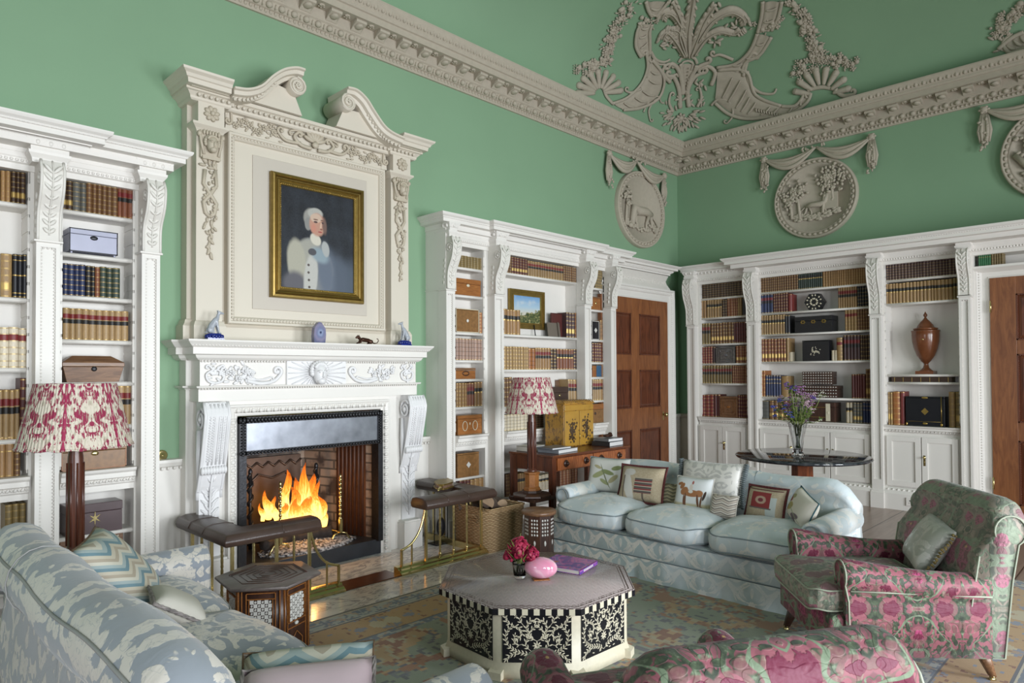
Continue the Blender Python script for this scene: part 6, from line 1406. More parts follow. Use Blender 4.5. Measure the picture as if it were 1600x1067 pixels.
def whiteflower():
    t = NT('flower_print'); x, y, z = t.xyz(t.gen()); E = lambda *a, **k: el2(t, x, z, *a, **k); c = (0.62, 0.58, 0.50)
    for i, a in enumerate(((.55, .35, .16, .07), (.50, .22, .10, .10), (.30, .55, .13, .09, .5), (.20, .75, .14, .10, -.4), (.12, .5, .10, .12), (.35, .8, .07, .05))): c = t.mix(E(*a), c, ((0.16, 0.12, 0.14), (0.13, 0.11, 0.12), (0.36, 0.30, 0.12), (0.22, 0.05, 0.03), (0.30, 0.10, 0.04), (0.30, 0.30, 0.15))[i])
    c = t.mix(E(.45, .45, .012, .4, .9, wob=.02), c, (0.30, 0.33, 0.20)); t.set(c, 0.75); return t.m
# ================================================================== soft furniture
def seat_cushion(w_, d_, h_, mat, pipe, par, loc, puff=0.05, name='seat_cushion', seed=0, n=5.0):
    R = random.Random(seed); ph = [R.uniform(0, 6.28) for _ in range(8)]
    pr = [(0.0, -0.5-puff/h_*0.6), (0.5, -0.5-puff/h_*0.52), (0.8, -0.5-puff/h_*0.35), (0.95, -0.5-puff/h_*0.12), (0.995, -0.47), (1.012, -0.25), (1.018, 0), (1.012, 0.25), (0.995, 0.47), (0.95, 0.5+puff/h_*0.22), (0.8, 0.5+puff/h_*0.62), (0.5, 0.5+puff/h_*0.92), (0.25, 0.5+puff/h_), (0.0, 0.5+puff/h_)]
    seg = 72; m = MB(T(*loc)); vs = []
    for i, (s_, zz) in enumerate(pr):
        for k in range(seg):
            th = 2*pi*k/seg; c, s2 = cos(th), sin(th); e = 2/n
            x = math.copysign(abs(c)**e, c); y = math.copysign(abs(s2)**e, s2)
            wr = 0.006*sin(11*th+ph[0])*sin(5*th+ph[1]) if 4 < i < 9 else 0.0
            dz = 0.006*sin(3*th+ph[2]) + 0.004*sin(7*th+ph[3])
            vs.append((x*s_*(w_/2+wr), y*s_*(d_/2+wr), zz*h_+h_/2+dz*s_))
    fs = [(i*seg+k, i*seg+(k+1) % seg, (i+1)*seg+(k+1) % seg, (i+1)*seg+k) for i in range(len(pr)-1) for k in range(seg)]
    m.add(vs, fs, 0, True); o = m.build(name, mat, par, local=True, weld=True)
    p = MB(T(*loc))
    for zz in (-0.485, 0.485):
        pts = []
        for k in range(seg):
            th = 2*pi*k/seg; c, s2 = cos(th), sin(th); e = 2/n; dz = 0.006*sin(3*th+ph[2]) + 0.004*sin(7*th+ph[3])
            pts.append((math.copysign(abs(c)**e, c)*w_/2*1.002, math.copysign(abs(s2)**e, s2)*d_/2*1.002, zz*h_+h_/2+dz))
        p.tube(pts, 0.0045, 6, closed=True)
    q = p.build('piping', pipe, par, local=True); q.parent = o; q.location = q.location-o.location
    return o
def pillow(name, label, pos, rz, tilt, w_, h_, th, mat, trim=None, tkind=None, roll=0.0, cat='cushion', group=None):
    r_ = root(name, label, cat, pos, rz, group); MM = RX(-tilt) @ RY(roll); n = 14
    m = MB(MM)
    def pt(u, v, s_):
        a = 1-abs(u)**3.2; b = 1-abs(v)**3.2; t_ = th/2*max(0, a*b)**0.5
        px_ = 1-0.07*(1-u*u)*(abs(v)**2) ; pz = 1-0.07*(1-v*v)*(abs(u)**2)
        x = w_/2*u*(1-0.06*(1-v*v)*abs(u)); z = h_/2*v*(1-0.06*(1-u*u)*abs(v))+h_/2
        return (x, s_*t_, z)
    m.grid(lambda a, b: pt(2*a-1, 2*b-1, -1), n, n); m.grid(lambda a, b: pt(2*a-1, 2*b-1, 1), n, n)
    c_ = m.build('cushion_cover', mat, r_, local=True, weld=True)
    if trim:
        e = [(2*k/n-1, -1) for k in range(n)]+[(1, 2*k/n-1) for k in range(n)]+[(1-2*k/n, 1) for k in range(n)]+[(-1, 1-2*k/n) for k in range(n)]
        P = [pt(u, v, 0) for u, v in e]; t = MB(MM)
        if tkind == 'fringe' or tkind == 'brush':
            sides = P if tkind == 'fringe' else P[n:2*n]
            cx, cz = 0, h_/2
            for i in range(len(sides)*2):
                p = Vector(sides[i//2]); q = Vector(sides[(i//2+1) % len(sides)]) if tkind == 'fringe' else Vector(sides[min(i//2+1, len(sides)-1)])
                p = p.lerp(q, (i % 2)/2); d_ = Vector((p.x, 0, p.z-cz)).normalized(); L = 0.016 if tkind == 'fringe' else 0.03
                t.ell(p+d_*L*0.5, (0.008, 0.008, L*0.6), 5, 4, R=d_.to_track_quat('Z', 'Y').to_matrix())
            t.tube(P, 0.005, 5, closed=True)
        elif tkind == 'tassel':
            for i in range(16): p = Vector(P[n]).lerp(Vector(P[2*n-1]), i/15); t.ell(p+Vector((0.012, random.uniform(-.006, .006), 0)), (0.012, 0.009, 0.008), 6, 4); t.ell(p+Vector((0.024, random.uniform(-.01, .01), random.uniform(-.006, .006))), 0.006, 5, 4)
        elif tkind == 'ruffle':
            for sd in (P[n:2*n+1], P[3*n:]+[P[0]]):
                if t.v: t.build('ruffle', trim, r_, local=True); t = MB(MM)
                for i in range(len(sd)-1):
                    for j in range(3):
                        p = Vector(sd[i]).lerp(Vector(sd[i+1]), j/3); s_ = 1 if p.x > 0 else -1; t.ell(p+Vector((s_*0.014, 0.012*(-1)**(i*3+j), 0)), (0.020, 0.011, 0.008), 6, 4)
        elif tkind == 'rope': 
            for k in range(3): t.tube([Vector(p)+Vector((0.004*cos(i*1.3+k*2.1), 0.004*sin(i*1.3+k*2.1), 0)) for i, p in enumerate(P)], 0.0045, 5, closed=True)
        else: t.tube(P, 0.004, 5, closed=True)
        t.build({'fringe': 'fringe', 'brush': 'brush_fringe', 'tassel': 'tassels', 'ruffle': 'ruffle', 'rope': 'rope_edging'}.get(tkind, 'piping'), trim, r_, local=True)
    return r_
def rollsec(cx, cz, r, ang0, ang1, n, extra):
    return [(cx+r*cos(radians(ang0+(ang1-ang0)*i/n)), cz+r*sin(radians(ang0+(ang1-ang0)*i/n))) for i in range(n+1)]+extra
def sofa(label, loc, rz, fab, fabl, pipe, Wd=2.16, back_r=0.075, back_h=0.745, af=0.0, fd=0.0):
    r_ = root('sofa', label, 'sofa', loc, rz); hw = Wd/2
    # body under the seat with a border and a pleated skirt
    m = MB(); B = []
    for k, (e, z) in enumerate(((0.012, 0.15), (0.0, 0.155), (0.0, 0.285), (0.012, 0.30), (0.05, 0.306))):
        B.append([(-hw+0.02+e, -0.44+e+fd, z), (-hw+0.0+e, -0.41+e+fd, z), (-hw+e, 0.40-e, z), (hw-e, 0.40-e, z), (hw-e, -0.41+e+fd, z), (hw-0.02-e, -0.44+e+fd, z)])
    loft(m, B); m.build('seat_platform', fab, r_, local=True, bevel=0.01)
    m = MB()
    for z in (0.298, 0.16): m.tube([(-hw+0.005, 0.3, z), (-hw+0.003, -0.405+fd, z), (-hw+0.02, -0.44+fd, z), (hw-0.02, -0.44+fd, z), (hw-0.003, -0.405+fd, z), (hw-0.005, 0.3, z)], 0.0045, 6)
    m.build('piping', pipe, r_, local=True)
    m = MB(); path = [(-hw+0.0, 0.40), (-hw+0.0, -0.42+fd), (-hw+0.02, -0.445+fd), (hw-0.02, -0.445+fd), (hw, -0.42+fd), (hw, 0.40)]
    pts = []; acc = 0
    for a, b in zip(path[:-1], path[1:]):
        a = Vector(a); b = Vector(b); L = (b-a).length; k = max(2, int(L/0.012)); d_ = (b-a)/L; nn = Vector((d_.y, -d_.x))
        for i in range(k): pts.append((a+d_*L*i/k, nn, acc+L*i/k))
        acc += L
    pts.append((Vector(path[-1]), Vector((1, 0)), acc))
    rows = []
    for zi, z in enumerate((0.158, 0.11, 0.05, 0.004)):
        row = []
        for p, nn, s_ in pts:
            pl = min(abs((s_ % 0.68)-0.34), 0.05); fold = 0.012*(1-pl/0.05)*(-1.6)+0.005*sin(s_*17)+0.003*sin(s_*43); q = p+nn*(0.006+zi*0.007+fold*zi/3); row.append((q.x, q.y, z))
        rows.append(row)
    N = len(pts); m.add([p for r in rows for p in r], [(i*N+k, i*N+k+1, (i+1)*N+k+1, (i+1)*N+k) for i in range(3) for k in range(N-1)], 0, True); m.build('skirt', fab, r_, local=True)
    # rolled arms
    for s_ in (-1, 1):
        m = MB(); secs = []
        for y, g in ((-0.30-af, 0.80), (-0.315-af, 0.93), (-0.30-af, 1.0), (-0.1, 1.0), (0.15, 1.02), (0.38, 1.05)):
            r = 0.082*g; cx = s_*(hw-0.075); cz = 0.485
            a0, a1 = (-60, 200) if s_ > 0 else (240, -20)
            sc = rollsec(cx, cz, r, a0, a1, 16, [(s_*(hw-0.15), 0.36), (s_*(hw-0.15), 0.20), (s_*(hw-0.005), 0.20), (s_*(hw-0.015), 0.36)])
            if g < 1: sc = [((p[0]-cx)*g+cx, (p[1]-cz)*g+cz if p[1] > 0.3 else p[1]) for p in sc]
            secs.append([(p[0], y, p[1]) for p in sc])
        loft(m, secs); o = m.build('arm', fabl, r_, local=True)
        q = MB(); cx = s_*(hw-0.075); q.tube([(cx+s_*0.055*cos(a), -0.317-af, 0.485+0.055*sin(a)) for a in [radians(-70+18*k) for k in range(15)]]+[(s_*(hw-0.125), -0.312-af, 0.40)], 0.004, 6); q = q.build('piping', pipe, r_, local=True); q.parent = o; q.location = q.location-o.location
        m = MB(); m.add([(s_*(hw-0.16), -0.30, 0.29), (s_*(hw-0.0), -0.30, 0.29), (s_*(hw-0.005), -0.43, 0.285), (s_*(hw-0.16), -0.44, 0.29), (s_*(hw-0.15), -0.295, 0.42), (s_*(hw-0.01), -0.295, 0.42)], [(0, 1, 2, 3), (4, 5, 2, 3), (1, 2, 5), (0, 3, 4), (0, 1, 5, 4)]); m.build('arm_front', fab, r_, local=True, bevel=0.02, seg=3)
    # back with rolled top
    m = MB(); secs = []; nx = 28
    for i in range(nx+1):
        t_ = -1+2*i/nx; x = t_*(hw-0.005); h = back_h-0.15*max(0, (abs(t_)-0.80)/0.2)**2.2+0.008*sin(t_*9); r = back_r*(1-0.25*max(0, (abs(t_)-0.93)/0.07))
        cy = 0.36+0.02*(1-abs(t_)); sc = rollsec(cy, h-r, r, 215, -80, 14, [(cy+0.05, 0.3), (cy+0.04, 0.12), (cy-0.12, 0.14), (cy-0.115, 0.36), (cy-0.085, h-r*2.2)])
        secs.append([(x, p[0], p[1]) for p in sc])
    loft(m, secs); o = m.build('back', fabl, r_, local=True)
    q = MB()
    if back_r > 0.1:
        for k_ in (2, 9): q.tube([(p_[k_][0], p_[k_][1], p_[k_][2]+0.003) for p_ in secs], 0.005, 6)
    for off in (0.35,): q.tube([(off*hw*2*0.33/0.35*0.5, p[1]-0.004 if p[1] < 0.36 else p[1]+0.003, p[2]+0.003) for p in secs[nx//2][0:14]], 0.003, 5)
    q = q.build('seam', pipe, r_, local=True); q.parent = o; q.location = q.location-o.location
    for k in range(3): seat_cushion((Wd-0.16)/3+0.01, 0.66-fd*0.3, 0.105, fabl, pipe, r_, ((k-1)*(Wd-0.16)/3, -0.155+fd, 0.325), 0.075, seed=k+3, n=4.2)
    m = MB()
    for sx in (-1, 1):
        for y in (-0.36, 0.33): m = MB(); m.lathe([(0.018, 0.0), (0.02, 0.02), (0.026, 0.15)], (sx*(hw-0.08), y, 0)); m.build('foot', M['dkwood'], r_, local=True)
    return r_
S1 = (4.60, 2.61); sofa('pale blue damask three-seat sofa facing the fireplace side, crowded with cushions', (S1[0], S1[1], 0), -pi/2, M['sofa1'], M['sofa1l'], M['cord'])
S2 = (0.95, 2.56); sofa('blue-grey damask sofa in the left foreground seen from behind', (S2[0], S2[1], 0), pi/2, M['sofa2'], M['sofa2'], M['cord2'], Wd=2.24, back_r=0.11, back_h=0.80, af=0.14, fd=0.12).scale = (1, 1, 1.1)
def on_sofa1(px, w_px): p = onx(px, 770, S1[0]+0.16); return p.y, w_px*(p.x*FW.x+p.y*FW.y)/FPX
def sp(name, label, px, py, wpx, hpx, rot, tilt, x, z, th, mat, **k):
    p = onx(px, py, x); dep = p.x*FW.x+p.y*FW.y
    pillow(name, label, (x, p.y, z), -pi/2+rot, tilt, wpx*dep/FPX*1.16, hpx*dep/FPX*1.02, th, mat, **k)
zc = 0.462
sp('cushion', 'white linen cushion with green leaves, leftmost on the pale blue sofa', 947, 760, 62, 55, 0.15, 0.30, 4.68, zc+0.01, 0.13, botan(), trim=M['cord'])
sp('cushion', 'tan tapestry cushion with red fringe and striped saddle cloth, left on the sofa', 998, 770, 66, 56, 0.1, 0.35, 4.55, zc+0.005, 0.13, saddle('stripe'), trim=M['redfringe'], tkind='fringe')
sp('cushion', 'small olive zigzag cushion half hidden between tapestry and horse cushions', 1046, 772, 34, 34, 0.1, 0.3, 4.63, zc, 0.08, M['chev3'])
sp('cushion', 'large silver-grey damask cushion with dark ruffles, at centre of sofa back', 1106, 750, 90, 66, 0.05, 0.30, 4.74, zc+0.03, 0.15, M['silverd'], trim=M['ruffle'], tkind='ruffle')
sp('cushion', 'square cushion with a standing brown horse and rider on it', 1080, 775, 54, 52, 0.05, 0.32, 4.56, zc, 0.11, horse(), trim=M['plaincream'])
sp('cushion', 'small beige and grey zigzag cushion right of the horse cushion', 1128, 785, 38, 36, 0.0, 0.35, 4.48, zc, 0.08, M['chev1'], trim=M['plaincream'])
sp('cushion', 'tan tapestry cushion with a red square and red tassels, right half of sofa', 1192, 780, 56, 50, -0.15, 0.32, 4.62, zc, 0.12, saddle('square'), trim=M['redfringe'], tkind='fringe')
sp('cushion', 'cream flower-printed cushion with teal back, rightmost on the pale blue sofa', 1243, 788, 60, 50, -0.75, 0.35, 4.58, zc+0.02, 0.12, whiteflower(), trim=M['teal'], roll=0.25)
def p2(name, label, px, py, z, rz, tilt, w_, h_, th, mat, **k):
    p = onz(px, py, z); pillow(name, label, (p.x, p.y, z), rz, tilt, w_, h_, th, mat, **k)
pillow('cushion', 'blue and tan zigzag cushion with brush fringe, far end of the foreground sofa', (1.0, 3.10, 0.53), 1.15, 0.72, 0.46, 0.40, 0.14, M['chev2'], trim=M['brush'], tkind='brush')
pillow('cushion', 'plain cream cushion beside the brush-fringed zigzag cushion on the foreground sofa', (1.08, 2.80, 0.53), 1.35, 1.0, 0.24, 0.22, 0.10, M['plaincream'], trim=M['rope'], tkind='rope')
pillow('cushion', 'blue and brown zigzag cushion at the bottom, beyond the pink cushion', (0.93, 1.70, 0.475), radians(-31), 1.12, 0.40, 0.36, 0.12, M['chev2'], trim=M['brush'])
pillow('cushion', 'pale pink silk cushion edged with twisted rope, bottom of the picture', (0.86, 1.575, 0.50), radians(-31), 1.2, 0.38, 0.36, 0.12, M['pink'], trim=M['rope'], tkind='rope')
# ---- floral armchairs
def armchair(label, loc, rz, top):
    r_ = root('armchair', label, 'armchair', loc, rz); hw = 0.375
    m = MB(); loft(m, [[(-hw+0.02+e, -0.40+e, z), (-hw+0.04, 0.36-e, z), (hw-0.04, 0.36-e, z), (hw-0.02-e, -0.40+e, z)] for e, z in ((0.01, 0.135), (0, 0.15), (0, 0.31), (0.02, 0.325))]); m.build('seat_base', M['floral'], r_, local=True, bevel=0.012)
    seat_cushion(0.64, 0.66, 0.10, top, M['florpipe'], r_, (0, -0.135, 0.33), 0.035, seed=4, n=7)
    for s_ in (-1, 1):
        m = MB(); secs = []
        for i, y in enumerate((-0.325, -0.335, -0.33, -0.30, -0.22, -0.1, 0.05, 0.2, 0.34)):
            t_ = max(0, (y+0.30)/0.64); cz = 0.515-0.055*sin(min(1, t_)*pi*0.62); r = 0.075*(0.78 if i == 0 else 0.93 if i == 1 else 1)*(1-0.12*t_); cx = s_*(hw-0.055)
            a0, a1 = (-50, 195) if s_ > 0 else (230, -15)
            secs.append([(p[0], y, p[1]) for p in rollsec(cx, cz, r, a0, a1, 14, [(s_*(hw-0.115), 0.38), (s_*(hw-0.11), 0.15), (s_*(hw-0.0), 0.14), (s_*(hw-0.0), 0.38)])])
        loft(m, secs); o = m.build('arm', M['floral'], r_, local=True)
        q = MB(); cx = s_*(hw-0.055)
        q.tube([(s_*(hw+0.003), y, 0.45-0.02*max(0, (y+0.3)/0.64)) for y in (-0.31, -0.1, 0.1, 0.34)], 0.0045, 6)
        q.tube([(s_*(hw+0.002), -0.315, 0.15), (s_*(hw+0.002), -0.32, 0.40)]+[(cx+s_*0.07*cos(a), -0.335, 0.515+0.07*sin(a)) for a in [radians(-35+20*k) for k in range(11)]]+[(s_*(hw-0.118), -0.32, 0.38), (s_*(hw-0.112), -0.31, 0.34)], 0.0045, 6)
        q = q.build('piping', M['florpipe'], r_, local=True); q.parent = o; q.location = q.location-o.location
    m = MB(); secs = []; nx = 22
    for i in range(nx+1):
        t_ = -1+2*i/nx; x = t_*(hw-0.008); e = max(0, (abs(t_)-0.72)/0.28)**2.5; h = 0.885-0.075*e; r = 0.085-0.012*e; cy = 0.455-0.02*e
        secs.append([(x*(1.0-0.0*e), p[0], p[1]) for p in rollsec(cy, h-r, r, 200, -60, 14, [(0.44, 0.50), (0.40, 0.14), (0.26, 0.14), (0.25, 0.38), (0.29, 0.62)])])
    loft(m, secs); o = m.build('back', top, r_, local=True)
    q = MB()
    for s_ in (-1, 1):
        k = 0 if s_ < 0 else -1; q.tube([(p[0]+s_*0.003, p[1], p[2]) for p in secs[k]], 0.0045, 6)
    q = q.build('piping', M['florpipe'], r_, local=True); q.parent = o; q.location = q.location-o.location
    for s_ in (-1, 1):
        for (y, f) in ((-0.33, -1), (0.33, 1)):
            m = MB(); loft(m, [[(s_*(hw-0.07)+a*g+s_*k_*0.0, y+b*g+f*k_*0.05, z) for a, b in ((-1, -1), (1, -1), (1, 1), (-1, 1))] for g, z, k_ in ((0.013, 0.03, 1), (0.026, 0.15, 0))]); o = m.build('leg', M['walnut'] if f > 0 else M['dkwood'], r_, local=True)
            q = MB(); q.lathe([(0.012, 0.022), (0.014, 0.034)], (s_*(hw-0.07), y+f*0.05, 0), 10); q.M = T(s_*(hw-0.07), y+f*0.05, 0.014) @ RY(pi/2); q.lathe([(0.0, -0.008), (0.014, -0.008), (0.014, 0.008), (0, 0.008)], seg=14); q = q.build('castor', M['brass'], r_, local=True); q.parent = o; q.location = q.location-o.location
    return r_
armchair('floral crimson and green velvet armchair standing at the right, seen from its side', (3.93, 1.13, 0), radians(-138.7), M['floralg'])
armchair('floral crimson and green velvet armchair at the bottom edge, seen from behind', (1.78, 1.06, 0), radians(149), M['floral'])
pillow('cushion', 'silver satin cushion with gold tassels in the floral armchair', (4.10, 1.02, 0.455), radians(-150), 0.55, 0.36, 0.30, 0.13, M['satin'], trim=M['tassel'], tkind='tassel', roll=0.12)
# ================================================================== rug
RX0, RX1, RY0, RY1 = -0.6, 5.95, 0.40, 3.73
def rug():
    t = NT('rug_pile'); x, y, z = t.xyz(t.n('ShaderNodeNewGeometry', out=0))
    dx = t.ma('MINIMUM', t.ma('SUBTRACT', x, RX0), t.ma('SUBTRACT', RX1, x)); dy = t.ma('MINIMUM', t.ma('SUBTRACT', y, RY0), t.ma('SUBTRACT', RY1, y)); d = t.ma('MINIMUM', dx, dy)
    cx, cy = 2.75, 2.07
    v = t.comb(t.ma('ABSOLUTE', t.ma('SUBTRACT', x, cx)), t.ma('ABSOLUTE', t.ma('SUBTRACT', y, cy)), 0.0)
    field = (0.25, 0.29, 0.22)
    q = t.n('ShaderNodeVectorMath', out=0, props={'operation': 'SNAP'}, i0=v, i1=(0.022, 0.022, 1))
    n1 = t.noise(3.1, q, det=2, dist=1.6); n2 = t.noise(7.0, q, det=2, dist=1.2); n3 = t.noise(16, q, det=1, dist=1.0)
    c = t.mix(t.step(n3, 0.62, 0.64), field, (0.12, 0.13, 0.15))
    big = t.step(n1, 0.525, 0.54); c = t.mix(big, c, (0.46, 0.30, 0.16)); c = t.mix(t.ma('MULTIPLY', big, t.step(n2, 0.52, 0.54)), c, (0.26, 0.11, 0.07)); c = t.mix(t.ma('MULTIPLY', big, t.step(n3, 0.56, 0.58)), c, (0.42, 0.36, 0.24))
    edge = t.ma('SUBTRACT', 1.0, t.step(t.ma('ABSOLUTE', t.ma('SUBTRACT', n1, 0.52)), 0.006, 0.012)); c = t.mix(edge, c, (0.13, 0.13, 0.17))
    c = t.mix(t.step(t.noise(4.2, t.map(q, loc=(7, 3, 0)), det=2, dist=2.0), 0.61, 0.62), c, (0.34, 0.17, 0.10))
    fl = t.voro(3.4, q, rnd=0.8); ring = t.ma('SUBTRACT', 1.0, t.step(t.ma('ABSOLUTE', t.ma('SUBTRACT', t.ma('ADD', fl, t.ma('MULTIPLY', n3, 0.12)), 0.34)), 0.012, 0.02)); c = t.mix(t.ma('MULTIPLY', ring, 0.7), c, (0.16, 0.17, 0.22))
    # borders
    vb = t.comb(t.ma('PINGPONG', x, 0.34), t.ma('PINGPONG', y, 0.34), 0.0); vb = t.n('ShaderNodeVectorMath', out=0, props={'operation': 'SNAP'}, i0=vb, i1=(0.016, 0.016, 1))
    b1 = t.noise(11, vb, det=2, dist=1.3); b2 = t.noise(20, vb, det=1)
    tan = t.mix(t.step(b1, 0.54, 0.56), (0.45, 0.28, 0.13), (0.22, 0.24, 0.30)); tan = t.mix(t.step(b2, 0.60, 0.62), tan, (0.24, 0.10, 0.06)); tan = t.mix(t.step(t.noise(6, vb, det=1, dist=1), 0.62, 0.64), tan, (0.50, 0.42, 0.28))
    blu = t.mix(t.step(b1, 0.5, 0.52), (0.14, 0.18, 0.24), (0.36, 0.38, 0.36)); blu = t.mix(t.step(b2, 0.58, 0.6), blu, (0.40, 0.30, 0.22))
    line = (0.09, 0.10, 0.13)
    for lo, hi, col in ((0.46, 0.52, blu), (0.45, 0.46, line), (0.18, 0.45, tan), (0.165, 0.18, line), (0.155, 0.165, (0.50, 0.45, 0.34)), (0.035, 0.155, blu), (0.022, 0.035, (0.46, 0.40, 0.30)), (-0.01, 0.022, (0.11, 0.11, 0.10))):
        mk = t.ma('MULTIPLY', t.ma('GREATER_THAN', d, lo), t.ma('LESS_THAN', d, hi)); c = t.mix(mk, c, col)
    c = t.mix(t.ma('MULTIPLY', t.noise(2.2, det=3), 0.3), c, (0.30, 0.26, 0.20))
    t.set(c, 0.95, Sheen_Weight=0.1); t.bump(t.noise(240, det=1), 0.35, 0.003); return t.m
m = MB(); m.box(RX0, RX1, RY0, RY1, 0.001, 0.012); m.build('rug', rug(), label='large patterned rug in sage green and tan with blue borders', cat='rug')

# ================================================================== octagonal coffee table
CT = (2.80, 2.555); TH = 0.365
ct = root('coffee_table', 'octagonal black and white bone-inlaid coffee table on the rug', 'coffee table', (CT[0], CT[1], 0.012))
A0 = radians(199.9)
def octo(r, z, n=8, a0=A0): return [(CT[0]+r*cos(a0+k*2*pi/n), CT[1]+r*sin(a0+k*2*pi/n), z) for k in range(n)]
def fine_inlay():
    t = NT('fine_bone_mosaic'); x, y, z = t.xyz(); th = A0+pi/8
    a = t.ma('ADD', t.ma('MULTIPLY', x, cos(th)), t.ma('MULTIPLY', y, sin(th))); b = t.ma('SUBTRACT', t.ma('MULTIPLY', y, cos(th)), t.ma('MULTIPLY', x, sin(th)))
    zz = t.ma('ADD', t.ma('MULTIPLY', a, 45), t.ma('MULTIPLY', t.ma('PINGPONG', t.ma('MULTIPLY', b, 55), 1.0), 0.6)); s_ = t.step(t.ma('ABSOLUTE', t.ma('SUBTRACT', t.ma('FRACT', zz), 0.5)), 0.2, 0.3)
    c = t.mix(s_, (0.10, 0.07, 0.065), (0.60, 0.52, 0.50)); r = t.ma('SQRT', t.ma('ADD', t.ma('MULTIPLY', x, x), t.ma('MULTIPLY', y, y)))
    t.set(t.mix(t.ma('MULTIPLY', t.noise(9, det=3), 0.35), c, (0.22, 0.17, 0.16)), 0.22); return t.m
m = MB(); loft(m, [octo(0.555, TH-0.032), octo(0.556, TH)]); m.build('table_top', [fine_inlay()], ct)
m = MB()
for i in range(8):
    a = Vector(octo(0.5575, 0)[i]); b = Vector(octo(0.5575, 0)[(i+1) % 8]); n = 15
    for k in range(n):
        p, q = a.lerp(b, k/n), a.lerp(b, (k+0.5)/n) if k % 1 == 0 else None
        q = a.lerp(b, (k+1)/n)
        if k % 2 == 0: m.add([(p.x, p.y, TH-0.033), (q.x, q.y, TH-0.033), (q.x, q.y, TH-0.003), (p.x, p.y, TH-0.003)], [(0, 1, 2, 3)], 0)
        else: m.add([(p.x, p.y, TH-0.033), (q.x, q.y, TH-0.033), (q.x, q.y, TH-0.003), (p.x, p.y, TH-0.003)], [(0, 1, 2, 3)], 1)
m.build('checked_edge', [M['black'], M['ivory']], ct)
m = MB()
for r0, r1, z in ((0.548, 0.553, TH+0.0004), (0.520, 0.526, TH+0.0004), (0.505, 0.508, TH+0.0004)):
    a, b = octo(r0, z), octo(r1, z); m.add(a+b, [(k, (k+1) % 8, 8+(k+1) % 8, 8+k) for k in range(8)])
m.build('border_lines', M['dkwood'], ct)
m = MB(); loft(m, [octo(0.525, 0.014), octo(0.525, 0.055), octo(0.512, 0.085), octo(0.512, TH-0.033)])
m.build('body', M['ivory'], ct)
def vine_panel(i):
    a, b = Vector(octo(0.5135, 0)[i]), Vector(octo(0.5135, 0)[(i+1) % 8]); ex = (b-a).normalized(); W_ = (b-a).length; nz = Vector((ex.y, -ex.x, 0)); z0, z1 = 0.090, TH-0.040; s0, s1 = 0.028, W_-0.028
    Mx = Matrix(((ex.x, nz.x, 0, a.x), (ex.y, nz.y, 0, a.y), (0, 0, 1, 0), (0, 0, 0, 1)))
    p = MB(Mx); p.box(s0, s1, 0.0, 0.003, z0, z1); o = p.build('inlaid_panel', M['black'], ct)
    q = MB(Mx); c = (s0+s1)/2; zc_ = (z0+z1)/2; S = (s1-s0)/0.36
    def LF(x, z, an, L): q.ell((x+cos(an)*L/2, 0.0035, z+sin(an)*L/2), (L/2, 0.0012, L*0.15), 6, 3, R=Matrix.Rotation(-an, 3, 'Y'))
    def V(pts, step=0.0135, L=0.022):
        P = spline(pts, 10); q.tube([(x, 0.0035, z) for x, z in P], 0.0013, 4); acc = 0; sd = 1
        for (x0, w0), (x1, w1) in zip(P[:-1], P[1:]):
            acc += sqrt((x1-x0)**2+(w1-w0)**2)
            if acc > step*1.25:
                acc = 0; an = atan2(w1-w0, x1-x0)
                for s_ in ((sd,) if step > 0.02 else (-1, 1)): LF(x1, w1, an+s_*0.72, L)
        LF(P[-1][0], P[-1][1], atan2(P[-1][1]-P[-2][1], P[-1][0]-P[-2][0]), L)
    for s_ in (-1, 1):
        X = lambda u: c+s_*u*S
        V([(X(0.0), z0+0.015), (X(0.05), z0+0.04), (X(0.11), z0+0.055), (X(0.155), z0+0.09), (X(0.162), z0+0.14), (X(0.13), z0+0.175), (X(0.09), z0+0.165), (X(0.078), z0+0.135), (X(0.10), z0+0.115)])
        V([(X(0.01), z0+0.11), (X(0.04), z0+0.13), (X(0.055), z0+0.17), (X(0.03), z0+0.205), (X(0.0), z0+0.20)])
        V([(X(0.0), z0+0.105), (X(0.03), z0+0.12), (X(0.036), z0+0.15), (X(0.012), z0+0.172)], L=0.02)
        V([(X(0.075), z0+0.09), (X(0.10), z0+0.085), (X(0.12), z0+0.10), (X(0.115), z0+0.13)], L=0.018)
        V([(X(0.12), z0+0.18), (X(0.155), z0+0.195), (X(0.165), z0+0.225)], L=0.022)
        V([(X(0.07), z0+0.18), (X(0.09), z0+0.21), (X(0.07), z0+0.228)], L=0.022)
        V([(X(0.09), z0+0.045), (X(0.14), z0+0.035), (X(0.16), z0+0.015)], L=0.022)
        V([(X(0.03), z0+0.055), (X(0.06), z0+0.085), (X(0.05), z0+0.115)], L=0.022)
        for k in range(4): LF(X(0.11), z0+0.222, k*pi/2+0.78, 0.012)
        LF(X(0.04), z0+0.012, 0.2, 0.02); LF(X(0.075), z0+0.014, 0.2 if s_ > 0 else 2.9, 0.02)
    for k in range(8): LF(c, z0+0.082, k*pi/4, 0.025)
    q.build('bone_vine_inlay', M['ivory'], o); q = bpy.context.scene.objects
for i in range(8): vine_panel(i)
m = MB()
for i in range(8):
    p = octo(0.53, 0)[i]; d_ = Vector((p[0]-CT[0], p[1]-CT[1], 0)).normalized(); m = MB(T(p[0], p[1], 0) @ RZ(atan2(d_.y, d_.x))); m.prism([(-0.05, 0.013), (0.012, 0.013), (0.012, 0.05), (-0.02, 0.06), (-0.05, 0.06)], -0.035, 0.035, 1); m.build('foot', M['ivory'], ct)
